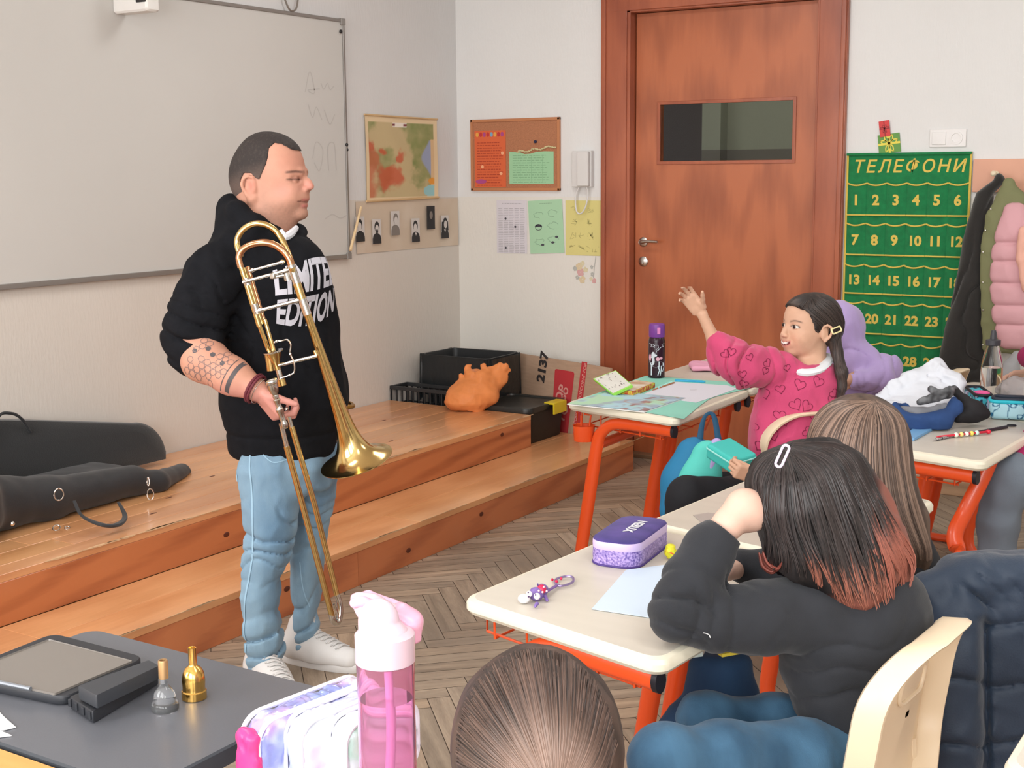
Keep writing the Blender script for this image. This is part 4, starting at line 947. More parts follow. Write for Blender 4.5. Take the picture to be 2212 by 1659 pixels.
for (ins, dep) in ((0.10, 0.012), (0.03, 0.016), (0.004, 0.03), (0.0, 0.05), (0.01, 0.062), (0.05, 0.066)):
    cy_, cz_ = (W0+W1)/2, Hh/2; row = []
    for (a, b) in o2:
        sa = 1-ins/0.8; sb_ = 1-2*ins/Hh*0.9; A_ = cy_+(a-cy_)*sa; B_ = cz_+(b-cz_)*sb_
        row.append((0.20-dep-B_*0.28, A_, TZ+0.022+B_))
    lay.append(row)
k.grid(np.array(lay).transpose(1, 0, 2), closed_u=True); n_ = len(o2)
k.add(lay[0], [tuple(range(n_))]); k.add(lay[-1], [tuple(range(n_))])
k.build('case_lid', M_plush, tc_)
k = MB(); k.tube([onx(-25, 985, .14), onx(-5, 903, .13), onx(24, 893, .13), onx(48, 906, .13), onx(66, 934, .13)], 0.006, 8, smoothn=6); k.build('carry_strap', M_case, tc_)
k = MB(); pts = [at(p[0], p[1], p[2]) for p in ((160, 1082, 4.62), (178, 1115, 4.58), (222, 1134, 4.56), (255, 1133, 4.6), (270, 1115, 4.68), (256, 1085, 4.76))]; k.tube(pts, [0.006, .007, .013, .015, .009, .006], 8, smoothn=5, flat=((0, 0, 1), 0.5)); k.build('carry_handle', M_case, tc_)
def ring3(c, n, r, t, st=1.0):
    c = np.array(c); n = np.array(n, float); n /= np.linalg.norm(n); a = np.cross(n, UP); a /= np.linalg.norm(a); b = np.cross(n, a)
    return [c+a*r*math.cos(x)+b*r*st*math.sin(x) for x in np.linspace(0, 2*PI, 20, endpoint=False)]
for (px, py, Zd, r, nn_, st) in ((127, 1068, 4.50, .016, (1, -.4, 0), 1.3), (325, 1068, 4.99, .012, (.8, -.6, 0.1), 1.8), (320, 1040, 4.97, .004, (1, -1, 0), 4), (122, 1140, 4.60, .012, (.2, -.2, 1), 1.6), (145, 1140, 4.66, .008, (.2, -.2, 1), 1.2)):
    k = MB(); c = at(px, py, Zd); k.tube(ring3(c, nn_, r, .002, st), 0.0022, 8, closed=True); k.build('metal_ring', M_chr, tc_)
k = MB(); c = at(27, 1131, 4.40); k.ball(c, (0.008, 0.008, 0.008)); k.build('metal_stud', M_chr, tc_)
k = MB(); c = at(404, 1018, 5.58); k.ball(c, 0.005); k.build('tip_stud', M_chr, tc_)

# ------------------------------------------------------------------ pupil desks
M_top = mat('desk_laminate', S(202, 195, 182), 0.34, var=0.03, vscale=3, stretch=(1, 8, 1)); M_edge = mat('desk_edge_cream', S(226, 220, 200), 0.35)
M_or = mat('orange_lacquer', S(232, 84, 34), 0.32, coat=0.2); M_cap = mat('end_cap_black', S(28, 28, 36), 0.45)
DH = 0.72
def desk(o, u, v, lab, cat='desk', arcs=(True, True), tray=True, group='pupil desks', L=0.7, Wd=0.5):
    o = np.array([o[0], o[1], 0.0]); u = np.array([u[0], u[1], 0.])/Wd; v = np.array([v[0], v[1], 0.])/L
    T = lambda x, y, z: o+u*x+v*y+UP*z
    c = T(Wd/2, L/2, 0); r = empty('pupil_desk', c, lab, cat, group)
    k = MB(); lay = []
    for (ins, z) in ((0.2, DH), (0.014, DH), (0.004, DH-.003), (0.0, DH-.010), (0.0, DH-.022), (0.006, DH-.030), (0.03, DH-.031), (.2, DH-.031)):
        lay.append([T(Wd/2+a*(Wd-2*ins)/Wd, L/2+b*(L-2*ins)/L, z) for (a, b) in rrect(Wd, L, 0.035, 6)])
    A_ = np.array(lay).transpose(1, 0, 2); n = len(lay[0])
    k.grid(A_[:, :2], 0, closed_u=True); k.add(lay[0], [tuple(range(n))], 0); k.grid(A_[:, 1:], 1, closed_u=True); k.add(lay[-1], [tuple(range(n))[::-1]], 1)
    k.build('desk_top', [M_top, M_edge], r)
    for y in (0.05, L-0.055):
        k = MB(); P_ = [(0.46, DH-.058), (0.36, DH-.058), (0.25, DH-.060), (0.19, DH-.069), (0.145, DH-.10), (0.12, DH-.15), (0.085, 0.38), (0.045, 0.16), (0.04, 0.09), (0.06, 0.045), (0.11, 0.03), (0.46, 0.03)]
        P3 = [T(a, y, b) for a, b in P_]; k.tube(P3, [0.0205]*4+[.022, .025, .026, .025, .024, .022, .02, .02], 12, smoothn=5, flat=(v, 0.62)); k.build('leg_frame', M_or, r)
        k = MB(); k.tube([T(.458, y, DH-.058), T(.470, y, DH-.058)], 0.0225, 12, flat=(v, 0.66)); k.build('end_cap', M_cap, r)
        k = MB(); k.tube([T(.455, y, .03), T(.47, y, .03)], 0.0215, 12, flat=(v, 0.66)); k.build('foot_cap', M_cap, r)
    k = MB(); k.tube([T(.13, 0.05, DH-.15), T(.13, L-.055, DH-.15)], 0.018, 10); k.build('cross_bar', M_or, r)
    if tray:
        k = MB()
        for a in (0.03, 0.12, 0.21, 0.30, .39): k.tube([T(a, .08, DH-.05), T(a, .08, DH-.10), T(a, L-.08, DH-.10), T(a, L-.08, DH-.05)], 0.0028, 6)
        for b in (.09, L/2, L-.09): k.tube([T(.0, b, DH-.045), T(.0, b, DH-.095), T(.40, b, DH-.10)], 0.0028, 6)
        k.tube([T(.0, .09, DH-.047), T(.0, L-.09, DH-.047)], .0035, 6)
        k.build('book_rack', M_or, r)
    return r, T
dA, TA = desk((2.955, -4.315), (.497, -.117), (.052, .682), 'cream topped desk with orange frame nearest in the middle, where the black-haired child leans')
dB, TB = desk((3.009, -3.612), (.497, -.115), (.052, .682), 'cream topped desk of the long brown-haired child, joined behind the nearest middle desk')
d2, T2 = desk((2.009, -2.246), (.498, -.11), (-.012, .69), 'cream topped desk under the teal paper and school things')
d2b, T2b = desk((1.995, -1.550), (.498, -.11), (-.01, .69), 'cream topped desk by the door with the pink folder on it')
d3, T3 = desk((3.06, -2.42), (.498, -.12), (.05, .69), 'cream topped desk holding the pile of white and navy clothes')
d3b, T3b = desk((3.112, -1.722), (.498, -.12), (.05, .69), 'cream topped desk behind the clothes pile near the coats')
dE, TE_ = desk((4.033, -4.545), (.498, -.11), (.01, .69), 'cream topped desk corner at the lower right of the photo')
k = MB(); k.tube([at(2140, 990, 4.02), at(2118, 1040, 4.02), at(2085, 1105, 4.02), at(2064, 1150, 4.0), at(2068, 1185, 3.98), at(2095, 1225, 3.95), onz(2150, 1290, .03)], [.026]*7, 12, smoothn=6, flat=(FWD, .7)); k.build('bent_leg', M_or, d3)
# cup hook on teal desk frame
k = MB(); c = T2(0.06, 0.045, DH-.10); P = []
for (rr, z) in ((0.042, -0.045), (0.044, -0.04), (0.047, 0.012), (0.050, 0.014), (0.046, 0.012), (0.042, -0.036), (0.01, -0.04)):
    P.append([c+RIGHT*a*rr/0.05+FWD*b*rr/0.05+UP*z for (a, b) in rrect(0.085, 0.07, 0.033, 5)])
k.grid(np.array(P).transpose(1, 0, 2), closed_u=True); k.build('side_cup', M_or, d2)
k = MB(); k.tube([c+UP*.01+RIGHT*.02, c+UP*.05+RIGHT*.025, c+UP*.055], .004, 8); k.tube([c+UP*.01-RIGHT*.01, c+UP*.05-RIGHT*.01], .004, 8); k.build('cup_bracket', M_or, d2)

# ------------------------------------------------------------------ chairs (built once, then copied)
M_chair = mat('chair_cream', S(232, 212, 182), 0.38)
def chair_proto():
    r = empty('pupil_chair', (0, 0, 0)); S_ = 0.42
    # local: sitter faces -x, back at +x
    def bp_(y, z, d):
        t = (z-0.44)/0.32; x = 0.170+0.035*t+0.01*t*t; x -= 0.05*(y/0.2)**2; x += 0.01*max(0, t-0.75)**1.5*6
        return (x+d, y, z)
    ol = rrect(0.365, 0.325, 0.12, 10); lay = []
    for (ins, d) in ((0.19, 0.0), (0.10, 0.0), (0.03, 0.001), (0.010, 0.005), (0.0, 0.014), (-0.006, 0.056), (-0.002, 0.066), (0.005, 0.064), (0.011, 0.052), (0.015, 0.018), (0.04, 0.011), (0.10, 0.010), (0.19, 0.009)):
        lay.append([bp_(a*(1-ins/0.2), 0.595+b*(1-ins/0.1675*0.85), d) for a, b in ol])
    k = MB(); k.grid(np.array(lay).transpose(1, 0, 2), closed_u=True); 
    ring = [bp_(a, 0.655+b, 0.011) for a, b in rrect(0.12, 0.055, 0.022, 5)]; k.tube(ring, 0.0045, 8, closed=True)
    b_ = k.build('chair_back', M_chair, r); 
    lay = []
    for (ins, z) in ((0.17, 0.438), (0.03, 0.445), (0.008, 0.442), (0.0, 0.432), (0.004, 0.424), (0.02, 0.428), (0.17, 0.426)):
        lay.append([(-0.02+a*(1-ins/0.19), b*(1-ins/0.2), z+0.012*((b/0.2)**2)-0.02*max(0, (-a-0.1))/0.1) for a, b in rrect(0.38, 0.39, 0.07, 8)])
    k = MB(); k.grid(np.array(lay).transpose(1, 0, 2), closed_u=True); k.build('seat', M_chair, r)
    k = MB()
    for s in (-1, 1): k = MB(); k.tube([(0.12, s*0.12, 0.42), (0.160, s*0.12, 0.450), (0.166, s*0.12, 0.50)], [.018, .016, .010], 8, smoothn=4); k.build('back_bracket', M_chair, r)
    for s in (-1, 1):
        k = MB(); k.tube([(0.14, s*0.15, 0.415), (-0.02, s*0.155, 0.413), (-0.10, s*0.16, 0.38), (-0.13, s*0.165, 0.24), (-0.15, s*0.17, 0.08), (-0.12, s*0.172, 0.025), (-0.04, s*0.172, 0.018), (0.22, s*0.172, 0.018)], 0.0165, 10, smoothn=5); k.build('leg_frame', M_or, r)
    k = MB(); k.tube([(0.04, -0.155, 0.41), (0.04, 0.155, 0.41)], 0.012, 8); k.build('cross_bar', M_or, r)
    return r
def copy_tree(o, parent=None):
    c = o.copy(); COL.objects.link(c)
    if parent is not None: c.parent = parent
    for ch in [x for x in bpy.data.objects if x.parent == o]: copy_tree(ch, c)
    return c
ch0 = chair_proto(); first = True
def chair(x, y, rz, lab, s=1.0):
    global first
    c = ch0 if first else copy_tree(ch0); first = False
    c.location = (x, y, 0); c.rotation_euler = (0, 0, rz); c.scale = (s, s, s); tag(c, lab, 'chair', 'pupil chairs'); return c
chair(3.595, -4.12, math.radians(-4), 'cream plastic chair of the black-haired child, nearest to the viewer')
chair(3.70, -3.42, math.radians(-4), 'cream plastic chair hidden under the navy quilted coat')
cb = at(1752, 915, 4.45); chair(cb.x-.2*math.cos(math.radians(-38)), cb.y-.2*math.sin(math.radians(-38)), math.radians(-38), 'cream plastic chair behind the child in the pink heart sweater')
chair(2.86, -1.02, math.radians(-6), 'cream plastic chair under the lilac-hooded child')
chair(3.93, -2.0, math.radians(-6), 'cream plastic chair of the child in magenta at the right edge')
# ------------------------------------------------------------------ dark desk and wooden desk at lower left
M_dark = mat('dark_grey_top', S(94, 96, 102), 0.28, var=0.03, vscale=400, detail=2); M_dside = mat('dark_side', S(56, 60, 66), 0.5)
td = empty('grey_table', (2.8, -5.06, 0), 'dark grey topped table in the lower left holding tablet and mouthpieces', 'table')
TT = 0.74
def slab(k, x0, x1, y0, y1, z0, z1, r, b, mi=0, mi2=1):
    lay = []
    for (ins, z) in ((0.1, z1), (b, z1), (0.0, z1-b), (0, z0+.002), (.003, z0), (.1, z0)): lay.append([((x0+x1)/2+a*((x1-x0)-2*ins)/(x1-x0), (y0+y1)/2+c*((y1-y0)-2*ins)/(y1-y0), z) for (a, c) in rrect(x1-x0, y1-y0, r, 6)])
    A_ = np.array(lay).transpose(1, 0, 2); n = len(lay[0]); k.grid(A_[:, :2], mi, closed_u=True); k.add(lay[0], [tuple(range(n))], mi); k.grid(A_[:, 1:], mi2, closed_u=True); k.add(lay[-1], [tuple(range(n))[::-1]], mi2)

k = MB(); slab(k, 2.515, 3.085, -5.256, -4.852, TT-.03, TT, 0.03, 0.003); k.build('table_top', [M_dark, M_dside], td)
for (x, y) in ((2.56, -4.9), (3.04, -4.9), (2.56, -5.21), (3.04, -5.21)):
    k = MB(); k.bb(x-.02, x+.02, y-.02, y+.02, 0, TT-.03, .004); k.build('leg', M_dside, td)
wt = empty('wooden_desk', (2.4, -5.55, 0), 'beech wooden desk with pale edge in the bottom left corner', 'desk')
k = MB(); slab(k, 1.9, 2.98, -5.96, -5.262, TT-.032, TT-.002, 0.01, 0.004); k.build('desk_top', [wood('beech_top', S(206, 138, 70), S(228, 164, 96), 'X', 8, 0.4, ring=0.1), mat('pale_edge_band', S(214, 204, 186), 0.5)], wt)
for (x, y) in ((1.95, -5.3), (2.93, -5.3), (1.95, -5.9), (2.93, -5.9)):
    k = MB(); k.bb(x-.025, x+.025, y-.025, y+.025, 0, TT-.033, .004); k.build('leg', MATS['pale_edge_band'], wt)
# tablet
tb = empty('tablet', (2.55, -5.07, TT), 'dark tablet in a black rugged case lying on the grey table', 'tablet')
q = [np.array(onz(*p, TT+.012)) for p in ((-110, 1462), (115, 1372), (315, 1424), (140, 1513))]
def quad_slab(k, q, z0, z1, rr, ins=0.0, mi=0):
    q = [np.array(p) for p in q]; out = []; c = sum(q)/4; q = [p+(c-p)/np.linalg.norm(c-p)*ins for p in q]
    for i in range(4):
        p, a, b = q[i], q[i-1], q[(i+1) % 4]; da = (a-p)/np.linalg.norm(a-p); db = (b-p)/np.linalg.norm(b-p)
        for t in np.linspace(0, 1, 6): out.append((1-t)**2*(p+da*rr)+2*t*(1-t)*p+t*t*(p+db*rr))
    n = len(out); lay = []
    for (s, z) in ((0.9, z0), (0.99, z0+.001), (1.0, z0+.004), (1.0, z1-.003), (0.985, z1), (0.0, z1)): lay.append([(c[0]+(p[0]-c[0])*s, c[1]+(p[1]-c[1])*s, z) for p in out])
    k.grid(np.array(lay).transpose(1, 0, 2), mi, closed_u=True); k.add(lay[0], [tuple(range(n))[::-1]], mi)
M_rub = mat('rubber_black', S(40, 42, 47), 0.5)
k = MB(); quad_slab(k, q, TT+.0005, TT+.016, .025); k.build('tablet_case', M_rub, tb)
k = MB(); qs = [np.array(onz(*p, TT+.017)) for p in ((-85, 1458), (106, 1383), (287, 1430), (118, 1501))]; quad_slab(k, qs, TT+.0155, TT+.0175, .004); k.build('screen', mat('tablet_screen', S(118, 112, 106), 0.22, spec=0.6), tb)
k = MB(); a_, b_ = np.array(onz(-40, 1466, TT+.02)), np.array(onz(66, 1488, TT+.02)); k.tube([a_, b_], 0.0035, 8); k.build('stylus', mat('stylus_grey', S(120, 124, 130), 0.3, 0.3), tb)
# stacked black power bank/box
bx = empty('charger_box', (2.85, -5.03, TT), 'black hinged gadget case beside the tablet on the grey table', 'gadget')
q1 = [np.array(onz(*p, TT+.018)) for p in ((150, 1508), (310, 1437), (342, 1456), (200, 1540))]
k = MB(); quad_slab(k, q1, TT+.0005, TT+.020, .003); k.build('lower_half', M_rub, bx)
q2 = [np.array(onz(*p, TT+.042)) for p in ((168, 1484), (322, 1428), (345, 1440), (208, 1505))]
k = MB(); quad_slab(k, q2, TT+.022, TT+.044, .003); k.build('upper_half', mat('rubber_dark_grey', S(54, 57, 62), 0.45), bx)
k = MB(); 
for t in np.linspace(0.05, .9, 4): p = q1[0]*(1-t)+q1[3]*t; k.box((p[0], p[1], TT+.012), (.006, .006, .012), None, .001)
k.build('hinge', M_rub, bx)
# mouthpieces standing rim down
def mouth(px, py, H, name, lab, m1, m2, sc):
    c = onz(px, py, TT); r = empty(name, c, lab, 'mouthpiece', 'brass mouthpieces on the grey table'); return r, c
r, c = mouth(420, 1508, .09, 'gold_mouthpiece', 'gold trombone mouthpiece standing rim down on the grey table', 0, 0, 1)
M_gold = mat('gold_plate', S(222, 176, 96), 0.2, 1.0)
sc = 1.0
k = MB(); k.lathe(c, (0, 0, 1), [(0.0175, 0.0), (0.0195, 0.001), (0.0195, 0.013), (0.0178, 0.0145), (0.0175, 0.018), (0.0182, 0.03), (0.0165, 0.042), (0.012, 0.050), (0.0072, 0.0535), (0.0062, 0.056), (0.0067, 0.083), (0.0055, 0.0833), (0.0045, 0.078)], 32); k.build('cup_and_shank', M_gold, r)
r, c = mouth(357, 1533, .09, 'clear_mouthpiece', 'clear plastic mouthpiece with brass sleeve standing beside the tablet', 0, 0, 1)
M_clear = mat('clear_plastic', (0.96, 0.98, 1, 1), 0.05, trans=0.92, ior=1.42)
k = MB(); k.lathe(c, (0, 0, 1), [(0.0165, 0.0), (0.0205, 0.001), (0.0213, 0.007), (0.0195, 0.012), (0.016, 0.0135), (0.0168, 0.019), (0.0155, 0.028), (0.010, 0.036), (0.0068, 0.040), (0.0065, 0.052)], 32); k.build('clear_cup', M_clear, r)
k = MB(); k.lathe(c, (0, 0, 1), [(0.0074, 0.051), (0.0074, 0.078), (0.0068, 0.080), (0.005, 0.080), (0.005, 0.06)], 24); k.build('brass_sleeve', mat('brass_satin', S(196, 158, 112), 0.4, 0.7), r)
k = MB(); q = [np.array(onz(*p, TT+.001)) for p in ((-40, 1500), (12, 1553), (34, 1572), (0, 1580), (25, 1590), (-50, 1600))]; k.prism(q, (0, 0, 0.0015))
tg('paper_sheet', k, mat('white_paper', S(236, 236, 234), 0.6), 'corner of white paper on the grey table at the left edge', 'paper', smooth=False)

# ------------------------------------------------------------------ near desk with holographic pencil case and pink bottle
dN, TN = desk((3.105, -5.83), (.50, -.03), (.03, .70), 'cream topped desk in the foreground under the shiny pencil case and pink bottle')
M_pk = mat('pink_tritan', (0.97, 0.60, 0.78, 1), 0.05, trans=0.93, ior=1.2); M_lidp = mat('lid_white_pink', S(218, 190, 202), 0.3); M_lidd = mat('lid_pink', S(244, 178, 204), 0.3)
bc = at(841, 1784, 1.70); bc = Vector((bc.x, bc.y, DH)); Zb_ = 1.70
bt = empty('pink_bottle', bc, 'tall translucent pink drinking bottle with white and pink flip lid in the foreground', 'bottle')
R0 = 0.0368; hb = lambda py: float(at(841, py, 1.70).z-DH)
k = MB(); k.lathe(bc, (0, 0, 1), [(R0-.006, 0.0), (R0, 0.006), (R0, hb(1560)), (R0-.001, hb(1500)), (R0, hb(1410)), (R0-.002, hb(1395)), (R0-.004, hb(1395)), (R0-.003, hb(1415)), (R0-.003, 0.008), (0.0, 0.006)], 48); k.build('bottle_body', M_pk, bt)
k = MB(); k.lathe(bc+Vector((0, 0, 0.0075)), (0, 0, 1), [(0.0, 0.0), (R0-.0036, 0.0), (R0-.0036, hb(1488)-.0075), (0.0, hb(1488)-.0075)], 40); k.build('water', mat('pink_drink', (0.95, 0.84, 0.95, 1), 0.02, trans=0.97, ior=1.15), bt)
k = MB(); k.tube([bc+Vector((0.004, 0, 0.012)), bc+Vector((0.002, 0.0, .06)), bc+Vector((0.006, 0, .14)), bc+Vector((0.004, 0, hb(1410)))], 0.0055, 12, smoothn=6); k.build('straw', mat('straw_lilac', S(232, 190, 228), 0.3), bt)
zt = hb(1408); k = MB()
k.lathe(bc+Vector((0, 0, zt)), (0, 0, 1), [(R0-.002, 0), (R0+.001, 0.002), (R0+.001, hb(1345)-zt), (R0-.003, hb(1338)-zt), (R0-.012, hb(1335)-zt), (0, hb(1335)-zt)], 48); k.build('lid_collar', M_lidp, bt)
FL = Field(np.array(bc)+np.array([-.08, -.08, zt-.002]), np.array(bc)+np.array([.08, .08, hb(1270)+.02]), 0.0018)
bp2 = lambda px, py, d=0: np.array(at(px, py, 1.70+d))
FL.loft([(np.array(bc)+UP*(zt+.018), RIGHT*.034, FWD*.034), (np.array(bc)+UP*hb(1360)+RIGHT*-.001, RIGHT*.034, FWD*.033), (np.array(bc)+UP*hb(1335)+RIGHT*-.002, RIGHT*.031, FWD*.027), (np.array(bc)+UP*hb(1316)-RIGHT*.007, RIGHT*.026, FWD*.021)], .006)
FL.chain([bp2(845, 1340), bp2(800, 1314), bp2(775, 1297)], [.022, .018, .011], .008, flat=(FWD, .85))
FL.build('spout_housing', M_lidp, bt, 2)
FL = Field(np.array(bc)+np.array([-.09, -.09, zt-.002]), np.array(bc)+np.array([.09, .09, hb(1270)+.02]), 0.0018)
FL.chain([bp2(766, 1303, -.010), bp2(784, 1299, -.017), bp2(845, 1324, -.020), bp2(878, 1346, -.014)], [.006, .0065, .007, .008], .003)
FL.chain([bp2(766, 1303, -.010), bp2(768, 1292, .004), bp2(796, 1285, .014), bp2(848, 1305, .016), bp2(884, 1330, .012)], [.006, .006, .006, .0065, .008], .003)
FL.chain([bp2(866, 1328), bp2(888, 1345), bp2(894, 1374)], [.015, .015, .010], .006, flat=(FWD, 1.5))
FL.box(bp2(897, 1375, -.01), (.006, .007, .008), .002, .002)
FL.build('flip_handle', M_lidd, bt, 2)

# holographic pencil case
def holo(V):
    n = fbm(V*14, 4, 1); n2 = fbm(V*9+3, 4, 7); b = np.broadcast_to(C3(222, 232, 240), V.shape).copy()
    b = mixc(b, C3(186, 226, 214), sm(n, .0, .5)); b = mixc(b, C3(120, 130, 206), sm(n2, .25, .65)*.85); b = mixc(b, C3(206, 160, 214), sm(fbm(V*11-5, 3, 12), .2, .7)*.7); return mixc(b, C3(244, 246, 250), sm(fbm(V*20, 3, 21), .2, .8)*.6)
M_holo = mat('holographic_foil', rough=0.24, metal=0.15, attr='Col', bump=0.0025, bscale=45, coat=0.5)
M_pipe = mat('case_piping_white', S(232, 228, 242), 0.35); M_hot = mat('case_hot_pink', S(226, 60, 130), 0.35)
pc = empty('shiny_pencil_case', (3.2, -5.3, DH), 'large iridescent white, mint and violet pencil case beside the pink bottle', 'pencil case')
# three padded compartments stacked along the viewing direction: back high, front low; traced along its length
def comp(pxy, rad, name, m, thick=0.6, colf=None, h=0.003):
    P = [np.array(at(a, b, c)) for a, b, c in pxy]; lo = np.min(P, 0)-max(rad)-.03; hi = np.max(P, 0)+max(rad)+.03
    F = Field(lo, hi, h); return F, P
# body box oriented: long axis from lower left end to upper right end
e0 = np.array(at(560, 1537, 1.78)); e1 = np.array(at(778, 1455, 1.915)); zb = DH+.001
ax = e1-e0; ax[2] = 0; Lx = np.linalg.norm(ax); ax /= Lx; side = np.cross(UP, ax)
if side@FWD < 0: side = -side
cen = np.array([e0[0], e0[1], 0])
def cbox(s0, s1, d0, d1, z0, z1, rd, colf, name, m, slope=0.0):
    c = cen+ax*(s0+s1)/2+side*(d0+d1)/2+UP*(z0+z1)/2; half = (abs(s1-s0)/2, abs(d1-d0)/2, (z1-z0)/2); rot = np.stack([ax, side, UP], 1)
    ext = np.abs(rot)@np.array(half)+.015; F = Field(c-ext, c+ext, .0025); F.slab(c, half[0], half[2], half[1], rd, min(.012, half[1]*.9), rot)
    F.disp(lambda P: .005*np.abs(fbm((P@rot)*np.array([26, 40, 34]), 3, 3))+.002*np.abs(np.sin((P@rot)[:, 0]*110+5*fbm(P*20)))*sm(P[:, 2], z1-.04, z1-.01)-.0055, .02); return F.build(name, m, pc, 1, colf)
def edge_loop(s0, s1, d, z0, z1, r, rad, name, m):
    pts = [cen+ax*((s0+s1)/2+a)+side*d+UP*((z0+z1)/2+b) for a, b in rrect(s1-s0, z1-z0, r, 6)]; k = MB(); k.tube(pts, rad, 8, closed=True); k.build(name, m, pc)
H_ = .112; F = None
cbox(.062, .190, -.108, -.068, zb, DH+H_-.010, .028, holo, 'front_pocket', M_holo)
cbox(.020, .190, -.066, -.030, zb, DH+H_-.004, .030, holo, 'middle_pocket', M_holo)
cbox(-.022, .190, -.028, .010, zb, DH+H_, .032, holo, 'rear_pocket', M_holo)
edge_loop(.058, .192, -.106, zb+.004, DH+H_-.009, .028, .0042, 'front_piping', M_pipe); edge_loop(.060, .192, -.070, zb+.004, DH+H_-.007, .028, .0036, 'front_piping', M_pipe)
edge_loop(.017, .192, -.064, zb+.004, DH+H_-.003, .030, .0036, 'middle_piping', M_pipe); edge_loop(.017, .192, -.031, zb+.004, DH+H_-.001, .030, .0034, 'middle_piping', M_pipe)
edge_loop(-.024, .192, -.026, zb+.004, DH+H_+.001, .032, .0034, 'rear_piping', M_pipe); edge_loop(-.024, .192, .010, zb+.004, DH+H_+.001, .032, .0034, 'rear_piping', M_pipe)
cbox(-.036, -.018, -.028, .008, zb+.035, DH+H_-.012, .009, None, 'pink_end_panel', M_hot)
# ------------------------------------------------------------------ people: shared builders
def nz(v): v = np.array(v, float); return v/(np.linalg.norm(v)+1e-12)
def rotv(v, ax, a):
    ax = nz(ax); return v*math.cos(a)+np.cross(ax, v)*math.sin(a)+ax*(ax@v)*(1-math.cos(a))
def hand(F, W_, fdir, palm, L=0.18, curls=((20, 30, 20),)*4, thumb=None, right=True, splay=6, tcurl=10):
    """palm, four fingers with three bones each and a thumb; fdir = towards the fingers, palm = direction the palm faces"""
    f = nz(fdir); n = nz(np.array(palm)-f*(np.array(palm)@f)); s = np.cross(f, n)*(1 if right else -1)   # thumb side
    rot = np.stack([f, s, n], 1); W_ = np.array(W_, float)
    F.box(W_+f*0.27*L, (0.26*L, 0.20*L, 0.068*L), 0.06*L, 0.03*L, rot)
    F.cap(W_-f*0.05*L, W_+f*0.12*L, 0.13*L, 0.13*L, 0.04*L, flat=(n, 0.7))
    F.ell(W_+f*0.17*L+s*0.13*L+n*0.03*L, np.array([0.17, 0.085, 0.085])*L, 0.04*L, rot)
    offs = (0.155, 0.052, -0.052, -0.15); lens = (0.43, 0.47, 0.44, 0.35); tips = []
    for i in range(4):
        p = W_+f*(0.50-0.02*abs(i-1)-(0.03 if i == 3 else 0))*L+s*offs[i]*L; d = rotv(f, n, math.radians((1.5-i)*splay*(1 if right else -1)*1.0))
        if (d@s > 0) != (offs[i] > 0): d = rotv(f, n, -math.radians((1.5-i)*splay*(1 if right else -1)))
        ax = np.cross(d, n); c = curls[i % len(curls)]; a = 0; pts = [p-f*0.06*L, p]; r0 = (0.047 if i < 3 else 0.041)*L
        for j, q in enumerate((0.45, 0.30, 0.25)):
            a += math.radians(c[j]); dd = rotv(d, ax, a) if (rotv(d, ax, 0.1)@n) > (d@n) else rotv(d, ax, -a)
            p = p+dd*q*lens[i]*L; pts.append(p)
        F.chain(pts, [r0*1.05, r0*1.05, r0*0.98, r0*0.9, r0*0.72], 0.012*L); tips.append(p)
    t = nz(thumb) if thumb is not None else nz(s*0.75+f*0.6+n*0.25)
    b = W_+f*0.14*L+s*0.15*L+n*0.02*L; t2 = nz(t+f*math.radians(tcurl)); pts = [b, b+t*0.19*L, b+t*0.19*L+t2*0.15*L, b+t*0.19*L+t2*0.27*L]
    F.chain(pts, [0.075*L, 0.058*L, 0.052*L, 0.04*L], 0.02*L); tips.append(pts[-1]); return tips
def polysdf(X, Y, poly):
    """signed distance to a 2D polygon"""
    P = np.array(poly, float); n = len(P); d = np.full(X.shape, 1e9); ins = np.zeros(X.shape, bool)
    for i in range(n):
        a, b = P[i-1], P[i]; e = b-a; wx, wy = X-a[0], Y-a[1]; t = np.clip((wx*e[0]+wy*e[1])/(e@e), 0, 1)
        d = np.minimum(d, (wx-t*e[0])**2+(wy-t*e[1])**2)
        c = (a[1] > Y) != (b[1] > Y); ins ^= c & (X < (b[0]-a[0])*(Y-a[1])/(b[1]-a[1]+1e-12)+a[0])
    return np.sqrt(d)*np.where(ins, -1, 1)
def folds(P, o, d, amp, freq, seed=0, up=(0, 0, 1), warp=0.6):
    """creases running across direction d"""
    q = (P-np.array(o))@nz(d); w = fbm(P*6, 2, seed)*warp
    return amp*1.25*(1-np.abs(np.sin(q*freq+w*3)))**2.8*(0.62+0.5*vnoise(P*8, seed+5))
